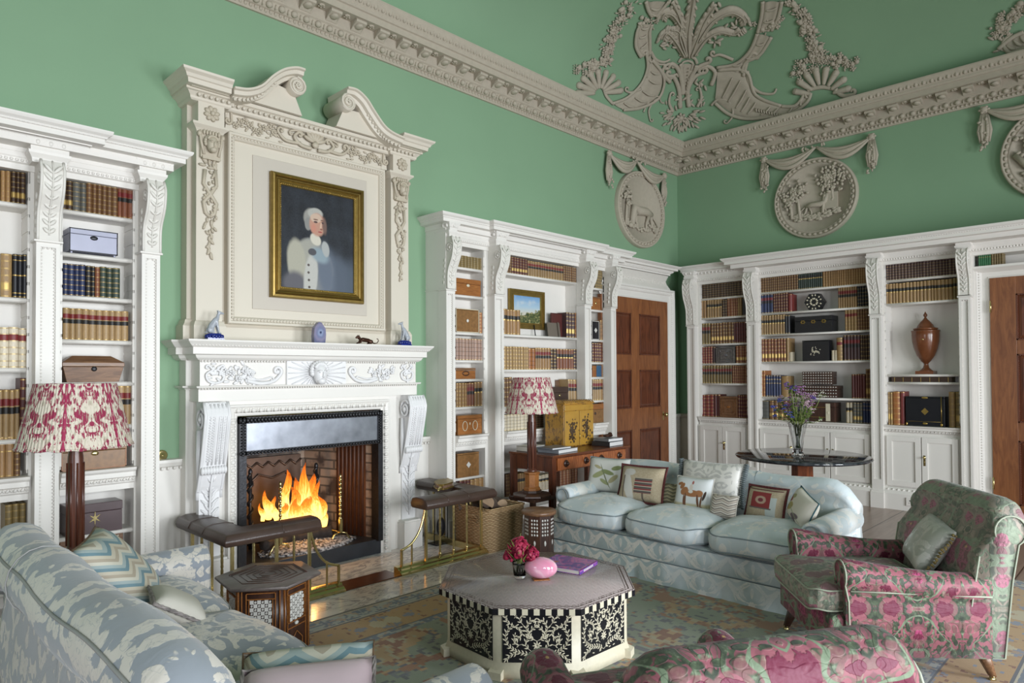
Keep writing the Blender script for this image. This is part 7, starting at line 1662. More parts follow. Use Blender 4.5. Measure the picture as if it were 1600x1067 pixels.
# things on the coffee table
c = onz(836, 905, TH); bs = root('vase_of_peonies', 'small glass of crimson peonies with green leaves on the inlaid coffee table', 'vase of flowers', (0, 0, 0))
c = onz(812, 902, TH); bs.location = (c.x, c.y, TH+0.001)
def glass():
    t = NT('clear_glass'); t.set((0.95, 0.97, 0.97), 0.03, 0, IOR=1.45); t.b.inputs['Transmission Weight'].default_value = 1.0; return t.m
M['glass'] = glass(); M['leafg'] = plain('green_leaves', (0.10, 0.17, 0.035), 0.5, var=0.3, sc=30); M['leafl'] = plain('light_green_leaves', (0.26, 0.33, 0.08), 0.5, var=0.3, sc=30)
m = MB(); m.lathe([(0.030, 0.0), (0.034, 0.01), (0.040, 0.07), (0.043, 0.085), (0.040, 0.085), (0.037, 0.07), (0.031, 0.012), (0, 0.010)], seg=20); m.build('glass_vase', M['glass'], bs, local=True)
M['peony'] = plain('crimson_petals', (0.42, 0.008, 0.06), 0.55, var=0.35, sc=40); M['peonyp'] = plain('pink_petals', (0.55, 0.03, 0.16), 0.55, var=0.3, sc=40)
random.seed(6)
for (x, y, z, r, mt) in ((-0.005, 0.0, 0.155, 0.062, 'peony'), (0.055, -0.02, 0.125, 0.052, 'peony'), (-0.055, 0.01, 0.115, 0.038, 'peony'), (0.085, -0.02, 0.135, 0.022, 'peonyp'), (0.02, 0.05, 0.13, 0.04, 'peony')):
    x2, y2 = x*RT.x+y*FW.x, x*RT.y+y*FW.y; m = MB()
    for k in range(90):
        th = random.uniform(0, 6.28); ph = math.asin(random.uniform(-0.5, 1)); d_ = Vector((cos(ph)*cos(th), cos(ph)*sin(th), sin(ph))); rr = r*random.uniform(0.55, 1.0)
        m.ell(Vector((x2, y2, z))+d_*rr, (r*0.38, r*0.28, r*0.07), 6, 4, R=(d_+Vector((random.uniform(-.5, .5), random.uniform(-.5, .5), random.uniform(-.5, .5)))).to_track_quat('Z', 'X').to_matrix())
    m.build('peony', M[mt], bs, local=True)
def blade(m, p0, d_, L, w_):
    d_ = Vector(d_).normalized(); p0 = Vector(p0); s_ = d_.cross(Vector((0.2, 0.1, 1))); s_ = s_.normalized() if s_.length > 0.1 else Vector((1, 0, 0)); n = d_.cross(s_)
    m.add([p0, p0+d_*L*0.4+s_*w_/2, p0+d_*L, p0+d_*L*0.4-s_*w_/2, p0+d_*L*0.5+n*w_*0.2], [(0, 1, 4), (1, 2, 4), (2, 3, 4), (3, 0, 4)])
m = MB()
for k in range(46): a = random.uniform(0, 6.28); blade(m, (0.02*cos(a), 0.02*sin(a), random.uniform(0.07, 0.14)), (cos(a), sin(a), random.uniform(-0.3, 1.8)), random.uniform(0.06, 0.12), 0.014)
for k in range(8): a = k*0.8; m.tube([(0.02*cos(a), 0.02*sin(a), 0.012), (0.01*cos(a+1), 0.01*sin(a+1), 0.14)], 0.0025, 5)
m.build('leaves', M['leafl'], bs, local=True)
c = onz(845, 905, TH); m = MB(T(c.x, c.y, TH)); m.box(-0.045, 0.045, -0.03, 0.03, 0.001, 0.006, M=RZ(-0.6)); m.build('wooden_stand', M['box_or'], label='small flat wooden stand under the pink egg stone on the coffee table', cat='stand')
def quartz():
    t = NT('rose_quartz'); n = t.noise(6, det=5, dist=1); t.set(t.ramp(n, [(0.3, (0.62, 0.22, 0.34)), (0.5, (0.72, 0.34, 0.46)), (0.62, (0.85, 0.66, 0.70))]), 0.12, 0, Coat_Weight=0.5); t.b.inputs['Subsurface Weight'].default_value = 0.25; t.b.inputs['Subsurface Scale'].default_value = 0.03; return t.m
m = MB(T(c.x, c.y, TH+0.064) @ RZ(YAW*-1+0.0) @ RY(0.05)); m.ell((0, 0, 0), (0.092, 0.062, 0.058), 28, 18); m.build('egg_stone', quartz(), label='large polished pink egg-shaped stone on the inlaid coffee table', cat='ornament')
def cover():
    t = NT('purple_book_cover'); g = t.gen(); n = t.noise(3.2, g, det=4, dist=1.5); c = t.ramp(n, [(0.36, (0.03, 0.05, 0.30)), (0.47, (0.16, 0.05, 0.33)), (0.55, (0.50, 0.12, 0.38)), (0.62, (0.10, 0.12, 0.42)), (0.7, (0.40, 0.10, 0.10))]); t.set(c, 0.2); return t.m
p0 = onz(862, 880, TH); q_ = onz(906, 899, TH); q2 = onz(938, 880, TH)
m = MB(T(q_.x, q_.y, TH+0.001) @ RZ(atan2(q2.y-q_.y, q2.x-q_.x))); wv = 0.20; dv = 0.28
wv = min(0.24, (q2-q_).length); dv = 0.27
m.box(0, wv, 0, dv, 0, 0.003); m.box(0, wv, 0, dv, 0.022, 0.025); m.box(0, wv, 0.0, 0.003, 0, 0.025, 0); m.box(0.003, wv-0.003, 0.003, dv-0.003, 0.003, 0.022, 1)
bk = m.build('picture_book', [cover(), plain('white_pages', (0.65, 0.63, 0.58), 0.7)], label='large purple and blue glossy picture book lying on the coffee table', cat='book')
m = MB(T(q_.x, q_.y, TH+0.001) @ RZ(atan2(q2.y-q_.y, q2.x-q_.x)))
for k in range(10): m.box(0.05+k*0.013, 0.05+k*0.013+0.008, -0.001, 0.0, 0.007, 0.019)   # blurred spine lettering as light strokes
m.build('spine_lettering', M['pearl'], bk)

# ================================================================== small inlaid tables
def checker(name, s1=62):
    t = NT(name); x, y, z = t.xyz(t.n('ShaderNodeTexCoord', out=2)) ; return None
hexc = (1.70, 3.51); ht = root('hexagonal_side_table', 'hexagonal dark wood side table with chequered pearl panels, between sofa and fireplace', 'side table', (*hexc, 0.012))
def ring6(r, z, n=6, a0=radians(23), c=hexc): return [(c[0]+r*cos(a0+k*2*pi/n), c[1]+r*sin(a0+k*2*pi/n), z) for k in range(n)]
M['greytop'] = wood('grey_brown_table_top', (0.20, 0.165, 0.15), (0.09, 0.07, 0.065), 0.4, axis='X')
m = MB(); loft(m, [ring6(0.268, 0.402), ring6(0.275, 0.408), ring6(0.275, 0.418), ring6(0.270, 0.422)]); m.build('table_top', M['greytop'], ht)
m = MB()
a_, b_ = ring6(0.272, 0.4222), ring6(0.185, 0.4222); 
for r0 in (0.19, 0.15, 0.115, 0.08, 0.045): m.tube([(p[0], p[1], 0.4225) for p in ring6(r0, 0)], 0.0035, 4, closed=True)
for k in (1, 5): 
    a_, b_ = Vector(ring6(0.20, 0.4225)[k]), Vector(ring6(0.20, 0.4225)[(k+1) % 6]); m.tube([a_, b_], 0.006, 4)
m.build('top_inlay', M['dkwood'], ht)
m = MB(); loft(m, [ring6(0.215, 0.03), ring6(0.205, 0.402)]); m.build('body', M['dkwood'], ht)
for i in range(6):
    a, b = Vector(ring6(0.208, 0)[i]), Vector(ring6(0.208, 0)[(i+1) % 6]); ex = (b-a).normalized(); W_ = (b-a).length; nz = Vector((ex.y, -ex.x, 0)); Mx = Matrix(((ex.x, nz.x, 0, a.x), (ex.y, nz.y, 0, a.y), (0, 0, 1, 0), (0, 0, 0, 1)))
    q = MB(Mx)
    for x0, x1, z0, z1 in ((0.03, W_-0.03, 0.375, 0.379), (0.03, W_-0.03, 0.345, 0.349), (0.03, W_-0.03, 0.20, 0.204), (0.03, W_-0.03, 0.17, 0.174), (0.03, 0.034, 0.03, 0.379), (W_-0.034, W_-0.03, 0.03, 0.379), (0.044, 0.047, 0.204, 0.345), (W_-0.047, W_-0.044, 0.204, 0.345), (0.008, 0.012, 0.03, 0.395), (W_-0.012, W_-0.008, 0.03, 0.395)): q.box(x0, x1, 0.0, 0.010, z0, z1)
    q.tube([(0.06, 0.008, 0.03), (0.06, 0.008, 0.10), (W_/2, 0.008, 0.145), (W_-0.06, 0.008, 0.10), (W_-0.06, 0.008, 0.03)], 0.003, 4); o = q.build('stringing', M['box_or'], ht)
    q = MB(Mx); nx, nzz = 6, 7; sx = (W_-0.10)/nx; sz = 0.135/nzz
    for r in range(nzz):
        for k in range(nx):
            if (r+k) % 2 == 0: q.box(0.05+k*sx, 0.05+(k+1)*sx, 0.0, 0.0095, 0.207+r*sz, 0.207+(r+1)*sz)
            else: q.prism([(0.05+(k+.5)*sx+0.35*sx*c_, 0.207+(r+.5)*sz+0.35*sz*s_) for c_, s_ in ((1, 0), (0, 1), (-1, 0), (0, -1))], 0.0, 0.009, 1)
    q.prism([(W_/2+0.014*cos(k*pi/3), 0.187+0.010*sin(k*pi/3)) for k in range(6)], 0, 0.009, 1); q.build('pearl_chequer', M['pearl'], ht)
tc = (3.98, 3.60); tt = root('round_inlaid_stool_table', 'small round carved wooden table with pearl lozenges beside the log basket', 'side table', (*tc, 0.012))
m = MB(T(*tc, 0)); m.lathe([(0.12, 0.385), (0.135, 0.39), (0.138, 0.40), (0.138, 0.412), (0.130, 0.42), (0.0, 0.42)], seg=24); m.build('table_top', M['walnut'], tt)
m = MB(T(*tc, 0)); m.lathe([(0.125, 0.013), (0.115, 0.10), (0.118, 0.385)], seg=8, smooth=False); m.build('body', M['dkwood'], tt)
m = MB(T(*tc, 0))
for i in range(8):
    for r in range(5):
        for k in range(3): a = (i+0.5)*pi/4+(k-1)*0.20; rr = 0.117*cos(pi/8)/max(0.92, cos((k-1)*0.2)); m.ell((rr*cos(a), rr*sin(a), 0.24+r*0.028), (0.004, 0.009, 0.010), 5, 3, R=Matrix.Rotation(a, 3, 'Z'))
    a = (i+.5)*pi/4; m.ell((0.109*cos(a), 0.109*sin(a), 0.175), (0.004, 0.010, 0.022), 6, 4, R=Matrix.Rotation(a, 3, 'Z'))
m.build('pearl_inlay', M['pearl'], tt)

# ================================================================== basket of logs
def wicker():
    t = NT('wicker'); x, y, z = t.xyz(); s_ = t.ma('ADD', x, y)
    v = t.ma('MULTIPLY', t.ma('SINE', t.ma('MULTIPLY', z, 210)), 1.0); h = t.ma('SINE', t.ma('ADD', t.ma('MULTIPLY', s_, 110), t.ma('MULTIPLY', t.ma('FLOOR', t.ma('MULTIPLY', z, 66.84)), pi)))
    w_ = t.ma('MULTIPLY', t.ma('ADD', h, 1), 0.5); row = t.ma('ABSOLUTE', v); f = t.ma('MULTIPLY', t.ma('ADD', t.ma('MULTIPLY', w_, 0.6), 0.4), row)
    c = t.ramp(f, [(0.05, (0.10, 0.055, 0.025)), (0.35, (0.36, 0.22, 0.10)), (0.9, (0.64, 0.46, 0.26))]); c = t.mix(t.ma('MULTIPLY', t.noise(40, det=2), 0.5), c, (0.40, 0.26, 0.13)); t.set(c, 0.6); t.bump(f, 0.9, 0.006); return t.m
M['wicker'] = wicker(); bk_ = root('log_basket', 'square wicker basket full of split logs beside the hearth', 'basket', (4.06, 4.26, 0.0))
BX0, BX1, BY0, BY1 = 3.865, 4.275, 4.045, 4.50
m = MB()
def bsec(e, z, wob=0): return [(BX0-e, BY0-e, z), (BX1+e, BY0-e, z), (BX1+e, BY1+e, z), (BX0-e, BY1+e, z)]
zs_ = [0.0+0.0155*k for k in range(24)]
loft(m, [bsec(-0.02+0.02*z/0.36+(0.003 if k % 2 else 0), z) for k, z in enumerate(zs_)]+[bsec(-0.018, 0.358), bsec(-0.035, 0.2), bsec(-0.035, 0.02)]); m.build('basket_body', M['wicker'], bk_)
m = MB()
for k in range(3):
    pts = []
    for a, b in (((BX0, BY0), (BX1, BY0)), ((BX1, BY0), (BX1, BY1)), ((BX1, BY1), (BX0, BY1)), ((BX0, BY1), (BX0, BY0))):
        for i in range(16): t_ = i/16; pts.append((a[0]+(b[0]-a[0])*t_+0.006*cos(i*1.2+k*2.1), a[1]+(b[1]-a[1])*t_+0.006*cos(i*1.2+k*2.1+1), 0.364+0.008*sin(i*1.2+k*2.1)))
    m.tube(pts, 0.008, 6, closed=True)
m.build('rim', M['wicker'], bk_)
m = MB(); m.tube([(BX0-0.006, 4.34, 0.27), (BX0-0.012, 4.31, 0.30), (BX0-0.012, 4.21, 0.30), (BX0-0.006, 4.18, 0.27), (BX0-0.010, 4.21, 0.25), (BX0-0.010, 4.31, 0.25)], 0.010, 7, closed=True); m.build('handle', M['wicker'], bk_)
M['bark'] = plain('bark', (0.17, 0.115, 0.085), 0.9, var=0.45, sc=16, bump=0.9, bsc=30); M['cutwood'] = plain('split_wood', (0.46, 0.32, 0.20), 0.8, var=0.2, sc=20)
for (x, y, z, r, L, a, el_, lb_) in ((4.03, 4.22, 0.375, 0.062, 0.24, 0.6, 0.25, 'split log with pale cut face on top of the wicker basket'), (4.16, 4.30, 0.365, 0.055, 0.25, 1.4, -0.1, 'log lying at the right inside the wicker basket'), (3.97, 4.36, 0.355, 0.05, 0.25, 2.4, 0.15, 'bark-covered log at the left inside the wicker basket'), (4.10, 4.40, 0.31, 0.06, 0.3, 0.1, 0, 'log at the back inside the wicker basket')):
    m = MB(T(x, y, z) @ RZ(a) @ RY(el_)); n = 9; pr_ = [(r*cos(radians(20+k*200/n))*1.1, r*sin(radians(20+k*200/n))) for k in range(n+1)]
    m.prism(pr_+[(-r*0.9, -r*0.3), (0, -r*0.7), (r, -r*0.2)], -L/2, L/2, 0, 0); m.prism([(p[0]*0.97, p[1]*0.97) for p in pr_], -L/2-0.002, -L/2, 0, 1); m.prism([(p[0]*0.97, p[1]*0.97) for p in pr_], L/2, L/2+0.002, 0, 1); m.build('log', [M['bark'], M['cutwood']], label=lb_, cat='log', group='logs in the wicker basket')

# ================================================================== club fender
fe = root('club_fender', 'brass club fender with brown leather padded seats around the hearth', 'fender', (2.8, 4.4, 0.01))
BP = [(0, 0.008), (0, 0.022), (-0.012, 0.026), (-0.025, 0.040), (-0.045, 0.046), (-0.055, 0.060), (-0.075, 0.062), (-0.10, 0.062), (-0.10, 0.008)]
for path in ([(1.72, 4.86), (1.72, 4.075), (2.53, 4.075)], [(3.0, 4.075), (3.93, 4.075), (3.93, 4.86)]):
    m = MB(); m.mould(path, BP, side=-1); m.build('brass_base', M['brass'], fe)
m = MB(); m.box(2.53, 3.0, 4.085, 4.275, 0.008, 0.016); m.build('hearth_strip', M['mahogx'], fe)
def post(x, y, z0, z1, tw, r=0.009):
    m = MB()
    if tw: m.tube([(x, y, z0+(z1-z0)*k/30) for k in range(31)], [r*(0.75+0.35*abs(sin(k*1.3))) for k in range(31)], 7); m.ell((x, y, z0+0.03), (0.013, 0.013, 0.018), 8, 5)
    else: m.box(x-r, x+r, y-r, y+r, z0, z1)
    m.build('twisted_post' if tw else 'square_post', M['brass'], fe)
PT = 0.462
for i, (x, y) in enumerate(((1.76, 4.11), (1.90, 4.12), (2.05, 4.12), (2.17, 4.12), (2.28, 4.12), (1.76, 4.26), (1.76, 4.42), (1.76, 4.58), (1.76, 4.74))): post(x, y, 0.06, PT, i in (1, 3, 5, 7))
for i, (x, y) in enumerate(((3.26, 4.12), (3.40, 4.12), (3.54, 4.12), (3.68, 4.12), (3.84, 4.12), (3.89, 4.30), (3.89, 4.48), (3.89, 4.66), (3.89, 4.80))): post(x, y, 0.06, PT, i in (1, 3, 2, 6))
for x0, x1, s_ in ((2.28, 2.50, 1), (3.26, 3.03, -1)):
    m = MB(); P = [(x0+(x1-x0)*0.04, 4.12, PT), (x0+(x1-x0)*0.10, 4.12, 0.40), (x0+(x1-x0)*0.28, 4.12, 0.30), (x0+(x1-x0)*0.6, 4.12, 0.22), (x1, 4.12, 0.185)]; m.tube(spline(P, 5), 0.009, 6); m.box(x1-0.006, x1+0.006, 4.11, 4.13, 0.06, 0.19); m.box((x0+x1)/2-0.005+s_*0.02, (x0+x1)/2+0.005+s_*0.02, 4.115, 4.125, 0.06, 0.23); m.build('curved_strut', M['brass'], fe)
def pad(path, w_, name='seat_pad'):
    m = MB(); sec = [(-w_/2, PT+0.012), (-w_/2-0.008, PT+0.035), (-w_/2+0.012, PT+0.074), (-w_*0.2, PT+0.086), (w_*0.2, PT+0.086), (w_/2-0.012, PT+0.074), (w_/2+0.008, PT+0.035), (w_/2, PT+0.012), (w_/2-0.01, PT), (-w_/2+0.01, PT)]
    m.mould(path, sec, side=1, smooth=True); o = m.build(name, M['leather'], fe, bevel=0.008)
    q = MB()
    for a, b in zip(path[:-1], path[1:]):
        a = Vector(a); b = Vector(b); d_ = (b-a).normalized(); nn = Vector((-d_.y, d_.x)); k = max(1, int((b-a).length/0.27))
        for i in range(1, k+1):
            p = a+(b-a)*(i/(k+1)); q.tube([(p.x+nn.x*s, p.y+nn.y*s, z) for s, z in sec[1:7]], 0.0035, 5)
    q.build('seam', M['leather'], o)
pad([(1.79, 4.84), (1.79, 4.145), (2.33, 4.145)], 0.20); pad([(3.21, 4.145), (3.85, 4.145), (3.85, 4.88)], 0.20)
# bellows lying on the right pad, dark oval brush hanging behind the fender
bl = root('bellows', 'long brass and leather hand bellows lying on the right-hand fender seat', 'bellows', (3.74, 4.40, 0.539))
Mb = T(3.80, 4.52, 0.541) @ RZ(radians(222)); m = MB(Mb); m.prism([(0.0, -0.02), (0.05, -0.07), (0.16, -0.085), (0.26, -0.05), (0.30, -0.02), (0.30, 0.02), (0.26, 0.05), (0.16, 0.085), (0.05, 0.07), (0.0, 0.02)], 0.0, 0.012, 2); m.prism([(0.0, -0.02), (0.05, -0.065), (0.16, -0.08), (0.26, -0.045), (0.30, -0.02), (0.30, 0.02), (0.26, 0.045), (0.16, 0.08), (0.05, 0.065), (0.0, 0.02)], 0.035, 0.047, 2); m.build('boards', M['golddk'], bl, bevel=0.003)
m = MB(Mb); m.prism([(0.0, -0.015), (0.05, -0.06), (0.16, -0.074), (0.26, -0.04), (0.29, -0.015), (0.29, 0.015), (0.26, 0.04), (0.16, 0.074), (0.05, 0.06), (0.0, 0.015)], 0.012, 0.035, 2); m.build('leather_sides', M['leatherw'], bl)
m = MB(Mb); m.tube([(0.30, 0, 0.024), (0.36, 0, 0.022), (0.46, 0, 0.02)], [0.018, 0.012, 0.006], 8); m.tube([(0, 0, 0.024), (-0.06, 0, 0.024), (-0.09, 0, 0.026)], [0.012, 0.010, 0.014], 8); m.build('nozzle_and_handle', M['brass'], bl)
br = root('hearth_brush', 'dark oval hearth brush on a wire stand seen between the fender posts', 'brush', (3.76, 4.62, 0.011)); p = ony(689, 823, 4.62)
m = MB(); m.ell((p.x, 4.62, p.z), (0.045, 0.03, 0.085), 12, 8); m.build('brush_head', M['iron'], br); m = MB()
for s_ in (-0.075, 0.075): m.tube([(p.x+s_, 4.62, 0.012), (p.x+s_, 4.62, 0.33), (p.x, 4.62, 0.37)], 0.004, 5)
m.tube([(p.x, 4.62, p.z), (p.x, 4.62, 0.37)], 0.005, 5); m.box(p.x-0.10, p.x+0.10, 4.56, 4.68, 0.011, 0.02); m.build('stand', M['iron'], br)

# ================================================================== lamps
def ikat():
    t = NT('ikat_shade'); x, y, z = t.xyz(); th = t.ma('ARCTAN2', y, x); u = t.ma('MULTIPLY', th, 2.0); z2 = t.ma('MULTIPLY', z, 7.0)
    m_ = t.comb(t.ma('PINGPONG', u, 1.0), z2, 0.0); m2 = t.comb(t.ma('MULTIPLY', t.ma('PINGPONG', u, 1.0), 7.0), t.ma('MULTIPLY', z2, 1.6), 0.0)
    n = t.noise(2.6, m_, det=2, dist=1.2); st = t.noise(3.0, m2, det=3, dist=0.5); f = t.ma('ADD', t.ma('MULTIPLY', n, 0.6), t.ma('MULTIPLY', st, 0.4))
    c = t.mix(t.step(f, 0.49, 0.515), (0.60, 0.54, 0.44), (0.26, 0.02, 0.06)); band = t.ma('PINGPONG', u, 1.0); c = t.mix(t.ma('MULTIPLY', t.ma('LESS_THAN', band, 0.07), t.step(st, 0.36, 0.4)), c, (0.30, 0.02, 0.07)); c = t.mix(t.ma('MULTIPLY', t.step(t.noise(2.5, m2, det=1), 0.58, 0.62), 0.6), c, (0.36, 0.34, 0.24))
    t.set(c, 0.8); t.b.inputs['Transmission Weight'].default_value = 0.0; t.bump(t.ma('SINE', t.ma('MULTIPLY', th, 90)), 0.35, 0.004); return t.m
M['ikat'] = ikat()
M['lampc'] = wood('lamp_column', (0.13, 0.04, 0.02), (0.04, 0.012, 0.008), 0.28)
def lamp(label, x, y, z0, k=1.0):
    r_ = root('table_lamp', label, 'lamp', (x, y, z0)); o_ = T(x, y, z0)
    m = MB(o_); m.lathe([(0.175, 0.0), (0.18, 0.008), (0.178, 0.02), (0.14, 0.032), (0.095, 0.038), (0.09, 0.055), (0.0, 0.06)], seg=8, smooth=False, ph=pi/8); m.build('base', M['dkwood'], r_)
    m = MB(o_); m.lathe([(0.078, 0.055), (0.078, 0.075), (0.066, 0.085), (0.066, 0.195), (0.076, 0.205), (0.076, 0.215), (0.05, 0.22)], seg=8, smooth=False, ph=pi/8); m.build('plinth', M['box_or'], r_)
    m = MB(o_); m.lathe([(0.045, 0.21), (0.045, 0.235), (0.037, 0.24), (0.035, 0.68), (0.028, 0.74), (0.030, 0.76), (0.012, 0.77), (0.006, 0.80), (0.006, 0.99)], seg=24)
    for q in range(8): a = q*pi/4; m.tube([(0.037*cos(a), 0.037*sin(a), 0.25), (0.0355*cos(a), 0.0355*sin(a), 0.66)], 0.0055, 5)
    m.build('column', M['lampc'], r_)
    m = MB(o_); N = 180
    def SH_(s_): return lambda a, b: ((0.262-0.077*b+s_*0.0+0.0022*sin(a*2*pi*90))*k*cos(a*2*pi), (0.262-0.077*b+0.0022*sin(a*2*pi*90))*k*sin(a*2*pi), 0.745+0.31*b-0.0005)
    m.grid(SH_(0), N, 6, cu=True); m.grid(lambda a, b: ((0.258-0.077*b)*k*cos(a*2*pi), (0.258-0.077*b)*k*sin(a*2*pi), 0.747+0.306*b), 48, 3, cu=True); m.tube([(0.262*k*cos(a*pi/24), 0.262*k*sin(a*pi/24), 0.743+0.004*sin(a*2.3)) for a in range(48)], 0.005, 5, closed=True)
    sh = m.build('lamp_shade', M['ikat'], r_)
    m = MB(o_)
    for q in range(3): a = q*2.09; m.tube([(0, 0, 0.99), (0.18*k*cos(a), 0.18*k*sin(a), 1.045)], 0.0025, 4)
    m.build('shade_carrier', M['brass'], r_)
lamp('tall lamp with red patterned shade by the writing desk, fluted column', 4.43, 4.09, 0.405, 0.90)
lamp('large lamp with red patterned shade at left, behind the foreground sofa', 0.895, 3.93, 0.405, 0.96)
for lb_, x, y in (('low dark square table under the lamp by the desk', 4.45, 4.10), ('low dark square table behind the foreground sofa carrying the large lamp', 0.90, 4.0)):
    r_ = root('lamp_table', lb_, 'side table', (x, y, 0)); m = MB(); m.box(x-0.15, x+0.15, y-0.15, y+0.15, 0.375, 0.403); m.build('table_top', M['dkwood'], r_, bevel=0.003)
    for a in (-1, 1):
        for b in (-1, 1): m = MB(); m.box(x+a*0.13-0.015, x+a*0.13+0.015, y+b*0.13-0.015, y+b*0.13+0.015, 0, 0.375); m.build('leg', M['dkwood'], r_)

# ================================================================== writing desk and what stands on it
DX0, DX1, DY0, DY1, DZ = 4.685, 5.895, 4.065, 4.62, 0.741
dk = root('writing_desk', 'mahogany writing desk with two flame-veneered drawers against the bookcase', 'desk', (5.3, 4.35, 0))
m = MB(); m.box(DX0-0.012, DX1+0.012, DY0-0.012, DY1, DZ-0.022, DZ); m.build('desk_top', M['mahogx'], dk, bevel=0.004)
m = MB(); m.box(DX0, DX1, DY0+0.012, DY1-0.01, DZ-0.155, DZ-0.022); m.build('frieze', M['mahog'], dk)
for a in (DX0+0.0, DX1-0.055):
    for b in (DY0+0.0, DY1-0.06): m = MB(); m.box(a, a+0.055, b+0.003, b+0.055, 0.0, DZ-0.022); m.build('leg', M['mahog'], dk, bevel=0.003)
M['flamev'] = wood('flame_mahogany', (0.50, 0.17, 0.05), (0.16, 0.035, 0.012), 0.2, axis='Z', sc=1.6, fig=2)
for k in range(2):
    a = DX0+0.065+k*(DX1-DX0-0.12)/2; b = a+(DX1-DX0-0.14)/2; m = MB(); m.box(a, b, DY0-0.004, DY0+0.014, DZ-0.145, DZ-0.032); o = m.build('drawer', M['flamev'], dk, bevel=0.002)
    for j in (0.22, 0.78):
        u = a+(b-a)*j; m = MB(T(u, DY0-0.004, DZ-0.088) @ RX(pi/2)); m.lathe([(0.034, 0), (0.034, 0.006), (0.024, 0.010), (0.012, 0.02), (0.018, 0.028), (0.0, 0.032)], seg=14); m.build('drawer_pull', M['dkwood'], o)
def chinoiserie():
    t = NT('yellow_lacquer'); x, y, z = t.xyz(t.gen()); g = t.noise(4, t.gen(), det=4); base = t.mix(g, (0.52, 0.28, 0.045), (0.34, 0.16, 0.025))
    n = t.noise(8, t.gen(), det=5, dist=1.2); c = t.mix(t.ma('MULTIPLY', t.step(n, 0.52, 0.60), 0.75), base, (0.09, 0.055, 0.03)); t.set(c, 0.22); return t.m
M['yel'] = chinoiserie(); M['yelp'] = plain('plain_yellow_lacquer', (0.54, 0.30, 0.05), 0.22, var=0.22, sc=9)
yc = root('lacquer_cabinet', 'yellow lacquer cabinet with painted figures on its doors, on the desk', 'cabinet', (5.50, 4.53, DZ)); ya, yb, yf, yr, yz, yh = 5.26, 5.735, 4.40, 4.665, DZ+0.001, DZ+0.435
m = MB(); m.box(ya, yb, yf+0.014, yr, yz, yh); m.build('body', M['yel'], yc, bevel=0.003)
for k in range(2):
    a = ya+0.004+k*(yb-ya)/2; b = a+(yb-ya)/2-0.008; m = MB(); m.box(a, b, yf, yf+0.016, yz+0.01, yh-0.07); o = m.build('cabinet_door', M['yelp'], yc, bevel=0.002); m = MB(); random.seed(30+k); uc = (a+b)/2
    for j in range(60): m.ell((uc+random.gauss(0, 0.035), yf-0.001, yz+0.17+random.gauss(0, 0.07)), (random.uniform(.006, .016), 0.0015, random.uniform(.006, .018)), 6, 3, R=Matrix.Rotation(random.uniform(0, 3), 3, 'Y'))
    m.ell((uc, yf-0.001, yz+0.15), (0.022, 0.002, 0.07), 8, 5); m.ell((uc+0.004, yf-0.001, yz+0.24), (0.012, 0.002, 0.016), 8, 5); m.build('painted_figure', plain('sepia_paint_%d' % k, (0.10, 0.06, 0.03), 0.3, var=0.3, sc=40), o)
m = MB(); m.box(ya+0.004, yb-0.004, yf, yf+0.016, yh-0.064, yh-0.008); m.build('drawer', M['yelp'], yc, bevel=0.002)
m = MB(); m.box(ya-0.008, yb+0.008, yf-0.006, yr, yh, yh+0.012); m.add([(ya-0.004, yf-0.002, yh+0.012), (yb+0.004, yf-0.002, yh+0.012), (yb+0.004, yr, yh+0.012), (ya-0.004, yr, yh+0.012), (ya+0.05, yf+0.05, yh+0.04), (yb-0.05, yf+0.05, yh+0.04), (yb-0.05, yr-0.04, yh+0.04), (ya+0.05, yr-0.04, yh+0.04)], [(0, 1, 5, 4), (1, 2, 6, 5), (2, 3, 7, 6), (3, 0, 4, 7), (4, 5, 6, 7)])
for k in range(16): u = ya+0.01+k*0.031; m.tube([(u, yf, yh+0.014), (u+0.01, yf+0.05, yh+0.04)], 0.005, 5)
m.build('lid', M['yel'], yc)
m = MB(); m.ell(((ya+yb)/2, yf-0.004, yz+0.10), (0.008, 0.006, 0.03), 8, 5); m.build('lock_tassel', M['golddk'], yc)
def flatbook(x0, x1, y0, y1, z, th, colk, label, a=0.0):
    m = MB(T((x0+x1)/2, (y0+y1)/2, z) @ RZ(a)); w_, d_ = (x1-x0)/2, (y1-y0)/2; m.box(-w_, w_, -d_, d_, 0, 0.003); m.box(-w_, w_, -d_, d_, th-0.003, th); m.box(-w_, -w_+0.004, -d_, d_, 0, th); m.box(-w_+0.004, w_-0.003, -d_+0.004, d_-0.004, 0.003, th-0.003, 1)
    m.build('book', [colk, M['wpage']], label=label, cat='book')
M['wpage'] = plain('white_page_block', (0.72, 0.71, 0.70), 0.7, var=0.05); M['silvc'] = plain('silver_grey_cover', (0.25, 0.27, 0.30), 0.3, var=0.3, sc=12); M['dkc'] = plain('black_cover', (0.03, 0.03, 0.035), 0.3)
flatbook(4.80, 5.13, 4.12, 4.36, DZ+0.001, 0.034, M['silvc'], 'grey picture book lying flat at the front of the desk, left of the yellow cabinet', 0.1); flatbook(4.78, 5.04, 4.14, 4.34, DZ+0.037, 0.016, M['silvc'], 'thin shiny book on top of the grey picture book on the desk', -0.05)
flatbook(4.74, 4.98, 4.42, 4.58, DZ+0.001, 0.05, M['plaincream'], 'cream book at the rear left corner of the desk, behind the lamp')
flatbook(5.77, 5.89, 4.10, 4.35, DZ+0.001, 0.05, M['dkc'], 'thick white-paged book at the right end of the desk, under another', 0.0) if False else None
flatbook(5.62, 5.88, 4.12, 4.34, DZ+0.001, 0.045, M['dkc'], 'thick white-paged book at the right end of the desk', 0.05); flatbook(5.64, 5.88, 4.13, 4.33, DZ+0.048, 0.03, M['silvc'], 'grey book on top of the thick book at the right of the desk', -0.04)
